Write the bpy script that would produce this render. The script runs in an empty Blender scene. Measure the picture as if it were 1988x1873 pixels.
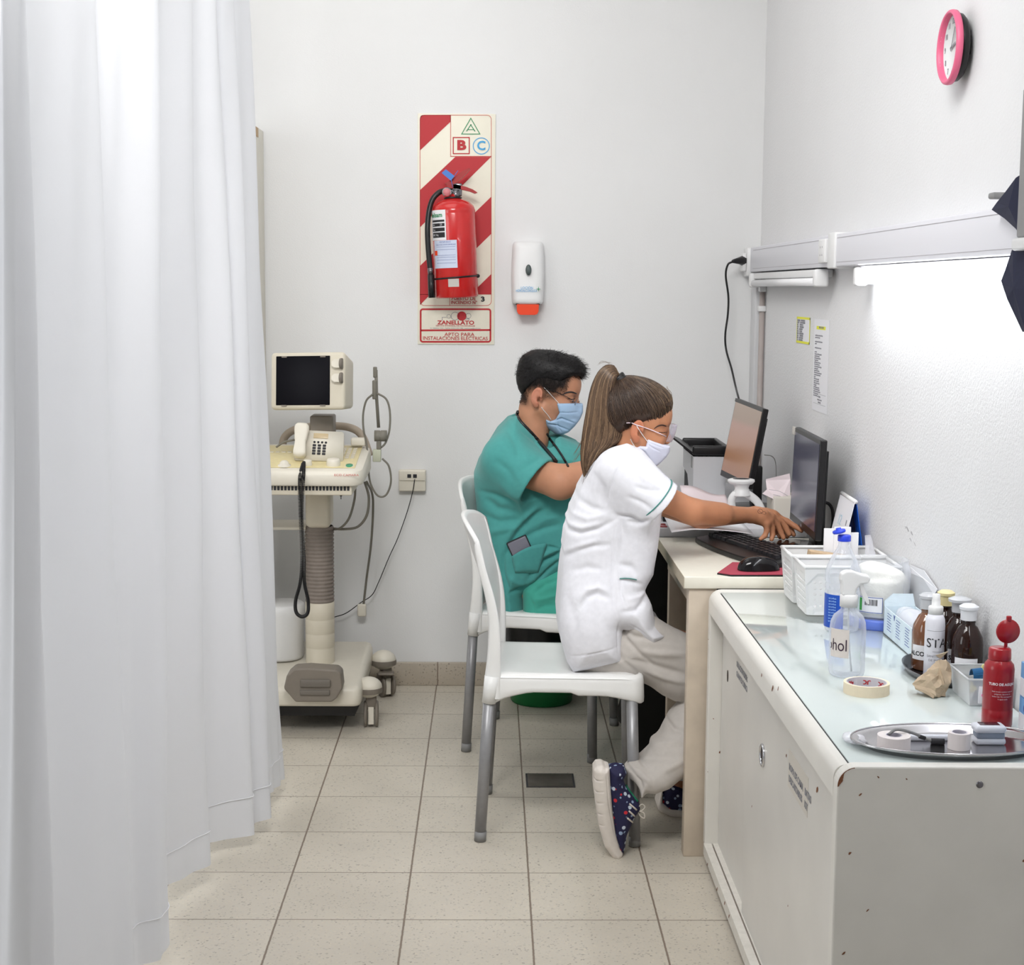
import bpy, bmesh, math, random
import numpy as np
from mathutils import Vector, Matrix, noise as mnoise
random.seed(7)
rng = np.random.default_rng(7)
SC = bpy.context.scene
COL = SC.collection
PI = math.pi

# ------------------------------------------------------------------ camera
F0, CH = 3040.0, 1.478
_p, _y, _r = math.radians(7.04), math.radians(0.80), math.radians(0.43)
_cp, _sp, _cy, _sy = math.cos(_p), math.sin(_p), math.cos(_y), math.sin(_y)
FW = Vector((_sy*_cp, _cy*_cp, -_sp))
_r0 = Vector((_cy, -_sy, 0)); _u0 = _r0.cross(FW)
CR = math.cos(_r)*_r0 + math.sin(_r)*_u0
CU = -math.sin(_r)*_r0 + math.cos(_r)*_u0
CO = Vector((0, 0, CH))
cam = bpy.data.objects.new('camera', bpy.data.cameras.new('camera')); COL.objects.link(cam)
cam.matrix_world = Matrix((( CR.x, CU.x, -FW.x, CO.x), (CR.y, CU.y, -FW.y, CO.y), (CR.z, CU.z, -FW.z, CO.z), (0, 0, 0, 1)))
cam.data.sensor_fit = 'HORIZONTAL'; cam.data.sensor_width = 36.0
cam.data.lens = 36.0*F0/1988.0
cam.data.clip_start = 0.05
SC.camera = cam

def ray(px, py): return FW + CR*((px-994.0)/F0) - CU*((py-936.5)/F0)
def P(px, py, Y):
    d = ray(px, py); return CO + d*(Y/d.y)
def PZ(px, py, z):
    d = ray(px, py); return CO + d*((z-CH)/d.z)
def PX(px, py, X):
    d = ray(px, py); return CO + d*(X/d.x)

# ------------------------------------------------------------------ look
SC.view_settings.view_transform = 'Standard'
SC.view_settings.look = 'None'
SC.view_settings.gamma = 1.0
SC.view_settings.use_curve_mapping = False
SC.view_settings.exposure = 0.18

# ------------------------------------------------------------------ world and lights
W = bpy.data.worlds.new('daylight'); SC.world = W; W.use_nodes = True
W.node_tree.nodes['Background'].inputs[0].default_value = (0.93, 0.97, 1.0, 1)
W.node_tree.nodes['Background'].inputs[1].default_value = 0.38
def area(name, loc, target, sx, sy, power, color=(1, 1, 1)):
    l = bpy.data.lights.new(name, 'AREA'); l.shape = 'RECTANGLE'; l.size = sx; l.size_y = sy
    l.energy = power; l.color = color
    o = bpy.data.objects.new(name, l); COL.objects.link(o); o.location = loc
    o.rotation_euler = (Vector(target)-Vector(loc)).to_track_quat('-Z', 'Y').to_euler()
    return o
area('overhead_fill_light', (-0.3, 2.3, 3.10), (0.0, 5.2, 1.2), 1.3, 1.2, 39.5, (1.0, 0.992, 0.98)).data.spread = math.radians(110)  # unseen overhead light, added and tilted to brighten the back wall
area('overhead_fill_light', (-0.5, 4.7, 3.10), (-0.5, 4.7, 0), 1.3, 1.3, 7.5, (1.0, 0.992, 0.98))  # another unseen overhead light, added to lift the upper back wall
area('left_fill_light', (-2.7, 1.9, 1.7), (0.7, 3.6, 0.7), 1.8, 1.8, 33, (0.96, 0.98, 1.0))  # added soft light from the left; the wall there has no window

# ------------------------------------------------------------------ materials
def lin(c):
    return tuple((v/12.92 if v <= 0.04045 else ((v+0.055)/1.055)**2.4) for v in c)
def rgb(r, g, b): return lin((r/255.0, g/255.0, b/255.0)) + (1.0,)
MATS = {}
def mat(name, color, rough=0.5, metal=0.0, noise=0.0, nscale=40, bump=0.0, bscale=200, coat=0.0, trans=0.0, alpha=1.0,
        emit=None, estr=0.0, sss=0.0, spec=0.5, vcol=False, ior=1.45, bdist=0.001, sheen=0.0):
    m = bpy.data.materials.new(name); m.use_nodes = True
    nt = m.node_tree; n = nt.nodes; L = nt.links
    b = n['Principled BSDF']
    b.inputs['Base Color'].default_value = color
    b.inputs['Roughness'].default_value = rough
    b.inputs['Metallic'].default_value = metal
    b.inputs['Specular IOR Level'].default_value = spec
    b.inputs['IOR'].default_value = ior
    if coat: b.inputs['Coat Weight'].default_value = coat; b.inputs['Coat Roughness'].default_value = 0.05
    if trans: b.inputs['Transmission Weight'].default_value = trans
    if alpha < 1: b.inputs['Alpha'].default_value = alpha
    if sheen: b.inputs['Sheen Weight'].default_value = sheen
    if emit: b.inputs['Emission Color'].default_value = emit; b.inputs['Emission Strength'].default_value = estr
    if sss: b.inputs['Subsurface Weight'].default_value = sss; b.inputs['Subsurface Radius'].default_value = (0.012, 0.005, 0.003); b.inputs['Subsurface Scale'].default_value = 1.0
    tc = n.new('ShaderNodeTexCoord')
    src = None
    if vcol:
        at = n.new('ShaderNodeAttribute'); at.attribute_name = 'col'; src = at.outputs['Color']
        L.new(src, b.inputs['Base Color'])
    if noise:
        nz = n.new('ShaderNodeTexNoise'); nz.inputs['Scale'].default_value = nscale; nz.inputs['Detail'].default_value = 4
        L.new(tc.outputs['Object'], nz.inputs['Vector'])
        mr = n.new('ShaderNodeMapRange'); mr.inputs[1].default_value = 0.3; mr.inputs[2].default_value = 0.7
        mr.inputs[3].default_value = 1-noise; mr.inputs[4].default_value = 1+noise
        L.new(nz.outputs['Fac'], mr.inputs[0])
        mx = n.new('ShaderNodeMix'); mx.data_type = 'RGBA'; mx.blend_type = 'MULTIPLY'; mx.inputs[0].default_value = 1
        if src: L.new(src, mx.inputs[6])
        else: mx.inputs[6].default_value = color
        L.new(mr.outputs[0], mx.inputs[7]); L.new(mx.outputs[2], b.inputs['Base Color'])
    if bump:
        nb = n.new('ShaderNodeTexNoise'); nb.inputs['Scale'].default_value = bscale; nb.inputs['Detail'].default_value = 3
        L.new(tc.outputs['Object'], nb.inputs['Vector'])
        bp = n.new('ShaderNodeBump'); bp.inputs['Strength'].default_value = bump; bp.inputs['Distance'].default_value = bdist
        L.new(nb.outputs['Fac'], bp.inputs['Height']); L.new(bp.outputs[0], b.inputs['Normal'])
    MATS[name] = m
    return m

# ------------------------------------------------------------------ mesh building
class MB:
    """collects shapes into ONE mesh"""
    def __init__(s): s.v = []; s.f = []; s.m = []; s.mi = 0; s.smooth = []; s.sm = False
    def add(s, vs, fs, smooth=None):
        o = len(s.v); s.v += [tuple(v) for v in vs]
        for f in fs:
            s.f.append(tuple(i+o for i in f)); s.m.append(s.mi); s.smooth.append(s.sm if smooth is None else smooth)
        return s
    def box(s, a, b, M=None):
        x0, y0, z0 = a; x1, y1, z1 = b
        vs = [Vector(p) for p in ((x0, y0, z0), (x1, y0, z0), (x1, y1, z0), (x0, y1, z0), (x0, y0, z1), (x1, y0, z1), (x1, y1, z1), (x0, y1, z1))]
        if M is not None: vs = [M @ v for v in vs]
        return s.add(vs, [(3, 2, 1, 0), (4, 5, 6, 7), (0, 1, 5, 4), (1, 2, 6, 5), (2, 3, 7, 6), (3, 0, 4, 7)], False)
    def rbox(s, a, b, r=0.005, seg=3, M=None, smooth=True):
        bm = bmesh.new(); bmesh.ops.create_cube(bm, size=1)
        a = Vector(a); b = Vector(b)
        for v in bm.verts: v.co = Vector(((a[i]+b[i])/2+v.co[i]*(b[i]-a[i]) for i in range(3)))
        r = min(r, 0.49*min(abs(b[i]-a[i]) for i in range(3)))
        bmesh.ops.bevel(bm, geom=list(bm.edges)+list(bm.verts), offset=r, segments=seg, affect='EDGES', profile=0.5)
        return s.frombm(bm, M, smooth)
    def frombm(s, bm, M=None, smooth=True):
        bm.verts.index_update()
        vs = [(M @ v.co if M is not None else v.co.copy()) for v in bm.verts]
        fs = [tuple(v.index for v in f.verts) for f in bm.faces]
        bm.free(); return s.add(vs, fs, smooth)
    def lathe(s, prof, c=(0, 0, 0), seg=32, M=None, smooth=True, axis='Z', sx=1, sy=1):
        vs = []; fs = []; n = len(prof); c = Vector(c)
        for i in range(seg):
            a = 2*PI*i/seg
            for r, z in prof:
                v = Vector((r*math.cos(a)*sx, r*math.sin(a)*sy, z))
                if axis == 'X': v = Vector((v.z, v.x, v.y))
                elif axis == 'Y': v = Vector((v.y, v.z, v.x))
                if M is not None: v = M @ v
                vs.append(v+c)
        for i in range(seg):
            j = (i+1) % seg
            for k in range(n-1):
                if prof[k][0] < 1e-7 and prof[k+1][0] < 1e-7: continue
                fs.append((i*n+k, j*n+k, j*n+k+1, i*n+k+1))
        return s.add(vs, fs, smooth)
    def tube(s, pts, r, seg=8, caps=True, smooth=True):
        pts = [Vector(p) for p in pts]; n = len(pts)
        rs = r if isinstance(r, (list, tuple)) else [r]*n
        vs = []; fs = []
        t0 = (pts[1]-pts[0]).normalized()
        up = Vector((0, 0, 1)) if abs(t0.z) < 0.9 else Vector((1, 0, 0))
        nrm = t0.cross(up).normalized()
        for i in range(n):
            t = (pts[min(i+1, n-1)]-pts[max(i-1, 0)])
            if t.length < 1e-9: t = t0
            t.normalize()
            nrm = (nrm-t*nrm.dot(t))
            if nrm.length < 1e-6: nrm = t.orthogonal()
            nrm.normalize(); bn = t.cross(nrm)
            for k in range(seg):
                a = 2*PI*k/seg
                vs.append(pts[i]+(nrm*math.cos(a)+bn*math.sin(a))*rs[i])
        for i in range(n-1):
            for k in range(seg):
                l = (k+1) % seg
                fs.append((i*seg+k, i*seg+l, (i+1)*seg+l, (i+1)*seg+k))
        if caps: fs.append(tuple(reversed(range(seg)))); fs.append(tuple((n-1)*seg+k for k in range(seg)))
        return s.add(vs, fs, smooth)
    def prism(s, poly, h0, h1, axis='Y', M=None, smooth=False):
        """polygon (2D) extruded along axis; axis Y: poly=(x,z); Z: (x,y); X: (y,z)"""
        def mk(p, h):
            v = Vector((p[0], h, p[1])) if axis == 'Y' else Vector((p[0], p[1], h)) if axis == 'Z' else Vector((h, p[0], p[1]))
            return M @ v if M is not None else v
        n = len(poly)
        vs = [mk(p, h0) for p in poly]+[mk(p, h1) for p in poly]
        fs = [tuple(range(n)), tuple(reversed(range(n, 2*n)))]+[(i, i+n, (i+1) % n+n, (i+1) % n) for i in range(n)]
        o = len(s.v); s.add(vs, fs, smooth); s.smooth[-n-2] = False; s.smooth[-n-1] = False
        return s
    def sphere(s, c, r, seg=16, M=None):
        r = r if isinstance(r, (list, tuple)) else (r, r, r)
        prof = [(math.sin(PI*i/(seg//2)), -math.cos(PI*i/(seg//2))) for i in range(seg//2+1)]
        vs = []; fs = []; n = len(prof); c = Vector(c)
        for i in range(seg):
            a = 2*PI*i/seg
            for q, z in prof:
                v = Vector((q*math.cos(a)*r[0], q*math.sin(a)*r[1], z*r[2]))
                vs.append((M @ v if M is not None else v)+c)
        for i in range(seg):
            j = (i+1) % seg
            for k in range(n-1): fs.append((i*n+k, j*n+k, j*n+k+1, i*n+k+1))
        return s.add(vs, fs, True)
    def grid(s, fn, nu, nv, smooth=True, closed_u=False):
        vs = [fn(i/(nu if closed_u else nu-1), j/(nv-1)) for i in range(nu) for j in range(nv)]
        fs = []
        for i in range(nu if closed_u else nu-1):
            for j in range(nv-1):
                k = (i+1) % nu
                fs.append((i*nv+j, k*nv+j, k*nv+j+1, i*nv+j+1))
        return s.add(vs, fs, smooth)
    def text(s, txt, size, M, align='CENTER', sx=1.0, bold=0.0, ext=0.0003, italic=0.0):
        c = bpy.data.curves.new('t', 'FONT'); c.body = txt; c.size = size; c.align_x = align; c.align_y = 'CENTER'
        c.offset = bold; c.extrude = ext; c.resolution_u = 3; c.shear = italic
        o = bpy.data.objects.new('t', c); COL.objects.link(o)
        dg = bpy.context.evaluated_depsgraph_get(); me = bpy.data.meshes.new_from_object(o.evaluated_get(dg))
        S = Matrix.Diagonal((sx, 1, 1, 1))
        vs = [M @ (S @ v.co) for v in me.vertices]; fs = [tuple(p.vertices) for p in me.polygons]
        s.add(vs, fs, False)
        bpy.data.objects.remove(o); bpy.data.curves.remove(c); bpy.data.meshes.remove(me)
        return s
    def build(s, name, mats, parent=None, solid=None, recalc=True, autosmooth=None):
        me = bpy.data.meshes.new(name); me.from_pydata(s.v, [], s.f)
        if not isinstance(mats, (list, tuple)): mats = [mats]
        for m in mats: me.materials.append(m)
        me.polygons.foreach_set('material_index', s.m)
        me.polygons.foreach_set('use_smooth', s.smooth)
        if recalc:
            bm = bmesh.new(); bm.from_mesh(me); bmesh.ops.remove_doubles(bm, verts=bm.verts, dist=1e-6)
            bmesh.ops.recalc_face_normals(bm, faces=bm.faces); bm.to_mesh(me); bm.free()
        me.update()
        if autosmooth:
            try: me.set_sharp_from_angle(angle=math.radians(autosmooth))
            except Exception: pass
        o = bpy.data.objects.new(name, me); COL.objects.link(o)
        if parent is not None:
            o.parent = parent; o.matrix_parent_inverse = parent.matrix_world.inverted()
        if solid:
            md = o.modifiers.new('thickness', 'SOLIDIFY'); md.thickness = solid; md.offset = 0
        return o

def thing(name, label, cat, loc=(0, 0, 0), rz=0, group=None):
    o = bpy.data.objects.new(name, None); COL.objects.link(o); o.location = loc; o.rotation_euler = (0, 0, rz)
    o.empty_display_size = 0.05
    o['label'] = label; o['category'] = cat
    if group: o['group'] = group
    o.matrix_world = Matrix.Translation(Vector(loc)) @ Matrix.Rotation(rz, 4, 'Z')
    return o
def tag(o, label, cat, group=None):
    o['label'] = label; o['category'] = cat
    if group: o['group'] = group
    return o
def struct(o): o['kind'] = 'structure'; return o
def box(name, a, b, m, parent=None, r=0.0, seg=2):
    q = MB()
    (q.rbox(a, b, r, seg) if r else q.box(a, b)); return q.build(name, m, parent)
def basis(o, u, v):
    """matrix with local x -> u, y -> v, z -> u x v, origin o"""
    u = Vector(u).normalized(); v = Vector(v).normalized(); w = u.cross(v)
    return Matrix(((u.x, v.x, w.x, o[0]), (u.y, v.y, w.y, o[1]), (u.z, v.z, w.z, o[2]), (0, 0, 0, 1)))
def smoothpath(pts, n=8):
    pts = [Vector(p) for p in pts]; out = []
    q = [pts[0]*2-pts[1]]+pts+[pts[-1]*2-pts[-2]]
    for i in range(1, len(q)-2):
        for k in range(n):
            t = k/n; a, b, c, d = q[i-1], q[i], q[i+1], q[i+2]
            out.append(0.5*((2*b)+(c-a)*t+(2*a-5*b+4*c-d)*t*t+(3*b-a-3*c+d)*t**3))
    out.append(pts[-1]); return out

# ------------------------------------------------------------------ implicit surfaces (for bodies, hair and clothing)
def _np(v): return np.array(tuple(v), dtype=np.float32)
def sd_cone(a, b, ra, rb):
    a = _np(a); b = _np(b)
    def f(p):
        ba = b-a; L = float(ba @ ba)+1e-12
        t = np.clip(((p-a) @ ba)/L, 0, 1)
        d = p-a-t[:, None]*ba
        return np.sqrt((d*d).sum(1))-(ra+(rb-ra)*t)
    return f
def sd_ell(c, r, R=None):
    c = _np(c); r = np.array(r, dtype=np.float32)
    def f(p):
        q = p-c
        if R is not None: q = q @ R
        k0 = np.sqrt(((q/r)**2).sum(1)); k1 = np.sqrt(((q/(r*r))**2).sum(1))
        return k0*(k0-1)/np.maximum(k1, 1e-6)
    return f
def sd_plane(o, n):
    o = _np(o); n = _np(Vector(n).normalized())
    return lambda p: (p-o) @ n
def sd_poly2(poly):
    V = np.array(poly, dtype=np.float32)
    def f(x, z):
        n = len(V); d = np.full(x.shape, 1e9, np.float32); s = np.ones(x.shape, np.float32)
        j = n-1
        for i in range(n):
            ex, ez = V[j]-V[i]; wx = x-V[i, 0]; wz = z-V[i, 1]
            t = np.clip((wx*ex+wz*ez)/(ex*ex+ez*ez+1e-12), 0, 1)
            d = np.minimum(d, (wx-ex*t)**2+(wz-ez*t)**2)
            c1 = z >= V[i, 1]; c2 = z < V[j, 1]; c3 = ex*wz > ez*wx
            fl = (c1 & c2 & c3) | (~c1 & ~c2 & ~c3)
            s = np.where(fl, -s, s); j = i
        return s*np.sqrt(d)
    return f
def sd_sil(poly, yc, W_, R_):
    """side outline polygon (x,z) given a half width W_ and rounded edges R_; yc may be a function of (x,z)"""
    g = sd_poly2(poly)
    def f(p):
        x, y, z = p[:, 0], p[:, 1], p[:, 2]
        y0 = yc(x, z) if callable(yc) else yc
        w = W_(x, z) if callable(W_) else W_
        q0 = g(x, z)+R_; q1 = np.abs(y-y0)-(w-R_)
        return np.sqrt(np.maximum(q0, 0)**2+np.maximum(q1, 0)**2)+np.minimum(np.maximum(q0, q1), 0)-R_
    return f
def smin(a, b, k):
    h = np.maximum(k-np.abs(a-b), 0)/k; return np.minimum(a, b)-h*h*k*0.25
def smax(a, b, k): return -smin(-a, -b, k)
def U(k, *fs):
    def f(p):
        d = fs[0](p)
        for g in fs[1:]: d = smin(d, g(p), k) if k > 0 else np.minimum(d, g(p))
        return d
    return f
def SUB(a, b, k=0.0):
    return (lambda p: smax(a(p), -b(p), k)) if k > 0 else (lambda p: np.maximum(a(p), -b(p)))
def INT(a, b, k=0.0):
    return (lambda p: smax(a(p), b(p), k)) if k > 0 else (lambda p: np.maximum(a(p), b(p)))
def OFF(a, r): return lambda p: a(p)-r
def BND(f, c, r):
    """skip the detailed shape far away from it"""
    c = _np(c)
    def g(p):
        d = np.sqrt(((p-c)**2).sum(1))-r; m = d < 0.06; out = d.astype(np.float32)
        if m.any(): out[m] = f(p[m])
        return out
    return g
def xform(f, M, s=1.0):
    """f given in local coordinates; M local->world (rotation+translation), s scale"""
    R_ = np.array([[M[i][j] for j in range(3)] for i in range(3)], dtype=np.float32)
    t = np.array([M[i][3] for i in range(3)], dtype=np.float32)
    return lambda p: f(((p-t) @ R_)/s)*s
def isosurf(f, lo, hi, h):
    lo = np.array(lo, np.float32); hi = np.array(hi, np.float32)
    B = 8; nb = np.ceil((hi-lo)/(h*B)).astype(int); n = nb*B+1
    cx = [lo[i]+(np.arange(nb[i])+0.5)*h*B for i in range(3)]
    C = np.stack(np.meshgrid(*cx, indexing='ij'), -1).reshape(-1, 3).astype(np.float32)
    d = np.concatenate([f(c) for c in np.array_split(C, max(1, len(C)//200000))])
    act = np.abs(d) < h*B*1.6
    idx = np.stack(np.unravel_index(np.nonzero(act)[0], tuple(nb)), -1)
    G = np.full(tuple(n), np.nan, np.float32)
    o = np.stack(np.meshgrid(*[np.arange(B+1)]*3, indexing='ij'), -1).reshape(-1, 3)
    for ch in np.array_split(idx, max(1, len(idx)//400)):
        if len(ch) == 0: continue
        ii = (ch[:, None, :]*B+o[None]).reshape(-1, 3)
        G[ii[:, 0], ii[:, 1], ii[:, 2]] = f((lo+ii*h).astype(np.float32))
    neg = G < 0; ok = ~np.isnan(G)
    cs = [(a, b, c) for a in (0, 1) for b in (0, 1) for c in (0, 1)]
    def sl(A, c): return A[c[0]:A.shape[0]-1+c[0], c[1]:A.shape[1]-1+c[1], c[2]:A.shape[2]-1+c[2]]
    cnt = sum(sl(neg, c).astype(np.int8) for c in cs)
    okc = np.ones_like(cnt, bool)
    for c in cs: okc &= sl(ok, c)
    cell = (cnt > 0) & (cnt < 8) & okc
    ci = np.stack(np.nonzero(cell), -1)
    vid = np.full(cell.shape, -1, np.int32); vid[cell] = np.arange(len(ci))
    val = {c: sl(G, c)[cell] for c in cs}
    acc = np.zeros((len(ci), 3)); w = np.zeros(len(ci))
    for c in cs:
        for ax in range(3):
            if c[ax]: continue
            e = list(c); e[ax] = 1; e = tuple(e)
            a, b = val[c], val[e]; m = (a < 0) != (b < 0)
            t = np.where(m, a/np.where(m, a-b, 1), 0)
            q = np.tile(np.array(c, float), (len(ci), 1)); q[:, ax] = t
            acc += q*m[:, None]; w += m
    V = lo+(ci+acc/w[:, None])*h
    faces = []
    for ax in range(3):
        u, v = (ax+1) % 3, (ax+2) % 3
        A = [slice(None)]*3; Bq = [slice(None)]*3; A[ax] = slice(0, -1); Bq[ax] = slice(1, None)
        na, nbg = neg[tuple(A)], neg[tuple(Bq)]; oa = ok[tuple(A)] & ok[tuple(Bq)]
        for sgn, M_ in ((0, na & ~nbg & oa), (1, ~na & nbg & oa)):
            E_ = np.stack(np.nonzero(M_), -1)
            E_ = E_[(E_[:, u] > 0) & (E_[:, v] > 0) & (E_[:, u] < vid.shape[u]) & (E_[:, v] < vid.shape[v])]
            if len(E_) == 0: continue
            def g(du, dv):
                q = E_.copy(); q[:, u] -= du; q[:, v] -= dv; return vid[q[:, 0], q[:, 1], q[:, 2]]
            Q = np.stack([g(0, 0), g(1, 0), g(1, 1), g(0, 1)], -1)
            if sgn: Q = Q[:, ::-1]
            faces.append(Q[(Q >= 0).all(1)])
    Fq = np.concatenate(faces) if faces else np.zeros((0, 4), int)
    return V, Fq
def vnormals(V, Fq):
    a = V[Fq[:, 2]]-V[Fq[:, 0]]; b = V[Fq[:, 3]]-V[Fq[:, 1]]; n = np.cross(a, b)
    N = np.zeros_like(V)
    for k in range(4): np.add.at(N, Fq[:, k], n)
    return N/np.maximum(np.linalg.norm(N, axis=1, keepdims=True), 1e-12)
def relax(V, Fq, it=1, lam=0.5):
    for _ in range(it):
        S = np.zeros_like(V); c = np.zeros(len(V))
        for k in range(4):
            a, b = Fq[:, k], Fq[:, (k+1) % 4]
            np.add.at(S, a, V[b]); np.add.at(S, b, V[a]); np.add.at(c, a, 1); np.add.at(c, b, 1)
        V = V+lam*(S/np.maximum(c, 1)[:, None]-V)
    return V
def creases(V, N, lines, facing=None):
    """lines: (points, width, depth); positive depth = groove, negative = ridge"""
    D = np.zeros(len(V))
    for pts, w, a in lines:
        pts = np.array([tuple(q) for q in pts]); dm = np.full(len(V), 1e9); tt = np.zeros(len(V)); n = len(pts)-1
        for i in range(n):
            p0, p1 = pts[i], pts[i+1]; e = p1-p0; L = (e[[0, 2]]**2).sum()+1e-12
            t = np.clip(((V[:, 0]-p0[0])*e[0]+(V[:, 2]-p0[2])*e[2])/L, 0, 1)
            d = (V[:, 0]-p0[0]-t*e[0])**2+(V[:, 2]-p0[2]-t*e[2])**2
            m = d < dm; dm[m] = d[m]; tt[m] = (i+t[m])/n
        prof = np.exp(-dm/(w*w))*a*np.sqrt(np.clip(np.sin(PI*np.clip(tt, 0.02, 0.98)), 0, 1))
        if facing is not None: prof = prof*(N[:, 1] < 0.25)
        D += prof*1.35
    return V-N*D[:, None]
def vnoise(V, s, seed=0):
    r = np.random.default_rng(seed); out = np.zeros(len(V))
    for k in range(7):
        d = r.normal(size=3); d /= np.linalg.norm(d); f = s*(0.6+r.random()*1.3); ph = r.random()*7
        w = r.normal(size=3); w /= np.linalg.norm(w)
        out += np.sin(V @ d*f+ph+1.3*np.sin(V @ w*f*0.7+ph*2))
    return out/7
def iso_obj(name, f, lo, hi, h, m, parent=None, lines=None, wr=None, rl=1, colorfn=None, post=None):
    V, Fq = isosurf(f, lo, hi, h)
    if rl: V = relax(V, Fq, rl, 0.4)
    N = vnormals(V, Fq)
    if lines: V = creases(V, N, lines, True); N = vnormals(V, Fq)
    if wr:
        for s, a, sd in wr: V = V-N*(vnoise(V, s, sd)*a)[:, None]
    if post is not None: V = post(V, N)
    me = bpy.data.meshes.new(name); me.vertices.add(len(V)); me.vertices.foreach_set('co', V.astype(np.float32).ravel())
    me.loops.add(len(Fq)*4); me.loops.foreach_set('vertex_index', Fq.astype(np.int32).ravel())
    me.polygons.add(len(Fq)); me.polygons.foreach_set('loop_start', np.arange(len(Fq), dtype=np.int32)*4)
    me.polygons.foreach_set('loop_total', np.full(len(Fq), 4, np.int32))
    me.polygons.foreach_set('use_smooth', np.ones(len(Fq), bool))
    me.update(calc_edges=True); me.validate()
    if colorfn is not None:
        c = colorfn(V, N); at = me.color_attributes.new('col', 'FLOAT_COLOR', 'POINT')
        at.data.foreach_set('color', np.concatenate([c, np.ones((len(c), 1))], 1).astype(np.float32).ravel())
    me.materials.append(m)
    o = bpy.data.objects.new(name, me); COL.objects.link(o)
    if parent is not None: o.parent = parent; o.matrix_parent_inverse = parent.matrix_world.inverted()
    return o
# ------------------------------------------------------------------ material library
m_wall = mat('wall_paint', rgb(232, 232, 232), 0.75, noise=0.012, nscale=3, bump=0.35, bscale=260, bdist=0.0012)
m_wall2 = mat('rolled_wall_paint', rgb(230, 230, 231), 0.7, noise=0.01, nscale=3, bump=0.45, bscale=170, bdist=0.003)
m_ceil = mat('ceiling_paint', rgb(235, 235, 233), 0.8)
m_white = mat('white_plastic', rgb(232, 232, 232), 0.35, noise=0.01, nscale=30)
m_chair = mat('chair_plastic', rgb(238, 238, 236), 0.32, noise=0.015, nscale=12, bump=0.05, bscale=400)
m_grey_leg = mat('grey_aluminium', rgb(150, 150, 152), 0.38, metal=0.35, noise=0.05, nscale=60)
m_trunk = mat('trunking_plastic', rgb(226, 226, 232), 0.4)
m_cream = mat('cream_panel', rgb(222, 219, 208), 0.6, noise=0.03, nscale=15)
m_us = mat('ivory_plastic', rgb(214, 206, 188), 0.42, noise=0.02, nscale=20, bump=0.04, bscale=500)
m_us2 = mat('light_ivory_plastic', rgb(226, 220, 206), 0.4, noise=0.02, nscale=25)
m_usg = mat('warm_grey_plastic', rgb(128, 120, 110), 0.5, noise=0.04, nscale=30)
m_bellow = mat('bellows_rubber', rgb(134, 124, 116), 0.6, noise=0.08, nscale=40)
m_cable = mat('grey_cable', rgb(120, 116, 106), 0.5)
m_panelprint = mat('yellow_keyboard_film', rgb(222, 208, 160), 0.4, noise=0.05, nscale=60)
m_black = mat('black_plastic', rgb(24, 23, 25), 0.35, bump=0.03, bscale=500)
m_blackg = mat('glossy_black_plastic', rgb(16, 14, 17), 0.12)
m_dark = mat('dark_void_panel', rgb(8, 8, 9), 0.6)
m_screen_off = mat('dark_screen_glass', rgb(10, 9, 16), 0.35, spec=0.12)
m_red = mat('extinguisher_red', rgb(204, 34, 34), 0.25, coat=0.5, noise=0.04, nscale=30)
m_redp = mat('red_print', rgb(186, 34, 42), 0.5)
m_redl = mat('red_line_print', rgb(200, 80, 70), 0.5)
m_board = mat('cream_sign_board', rgb(238, 233, 216), 0.5, noise=0.01, nscale=30)
m_green = mat('green_print', rgb(40, 140, 90), 0.5)
m_blue = mat('blue_print', rgb(70, 165, 220), 0.5)
m_ink = mat('black_ink', rgb(40, 40, 44), 0.6)
m_inkg = mat('grey_ink', rgb(140, 140, 146), 0.6)
m_inkb = mat('blue_ink', rgb(70, 90, 160), 0.6)
m_orange = mat('orange_red_plastic', rgb(240, 72, 34), 0.35)
m_steel = mat('polished_steel', rgb(190, 188, 190), 0.16, metal=1.0, noise=0.03, nscale=30)
m_steeld = mat('dark_steel', rgb(120, 118, 122), 0.25, metal=0.9)
m_chrome = mat('chrome', rgb(205, 205, 208), 0.12, metal=1.0)
m_paper = mat('white_paper', rgb(238, 238, 242), 0.7, bump=0.1, bscale=90)
m_paperp = mat('pinkish_paper', rgb(238, 224, 228), 0.7, bump=0.1, bscale=90)
m_kraft = mat('kraft_paper', rgb(196, 176, 150), 0.75, noise=0.08, nscale=60, bump=0.3, bscale=120)
m_cardb = mat('cardboard', rgb(192, 166, 134), 0.8, noise=0.06, nscale=50)
m_yellow = mat('yellow_marker', rgb(238, 238, 60), 0.6)
m_pink = mat('pink_plastic', rgb(226, 105, 140), 0.4)
m_desk = mat('cream_laminate', rgb(232, 228, 214), 0.4, noise=0.015, nscale=40)
m_deskl = mat('worn_desk_leg', rgb(206, 192, 174), 0.6, noise=0.07, nscale=18, bump=0.1, bscale=60)
m_desk2 = mat('grey_white_laminate', rgb(205, 205, 210), 0.4)
m_cab = mat('cabinet_white_paint', rgb(226, 223, 216), 0.42, noise=0.03, nscale=9, bump=0.05, bscale=80)
m_cabd = mat('cabinet_door_paint', rgb(220, 217, 211), 0.35, noise=0.035, nscale=5)
m_chip = mat('chipped_wood', rgb(128, 82, 56), 0.8, noise=0.2, nscale=200)
m_navy = mat('navy_cloth', rgb(27, 31, 56), 0.85, noise=0.08, nscale=80, bump=0.3, bscale=900)
m_greyp = mat('grey_plastic', rgb(140, 140, 140), 0.5)
m_bin = mat('green_bin_plastic', rgb(20, 120, 62), 0.4)
m_bag = mat('black_bag', rgb(12, 12, 13), 0.3, bump=0.5, bscale=40, bdist=0.004)
m_mauve = mat('crimson_pad', rgb(182, 72, 90), 0.6)
m_amber = mat('amber_glass', rgb(38, 17, 11), 0.08, spec=0.5, coat=0.15)
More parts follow.
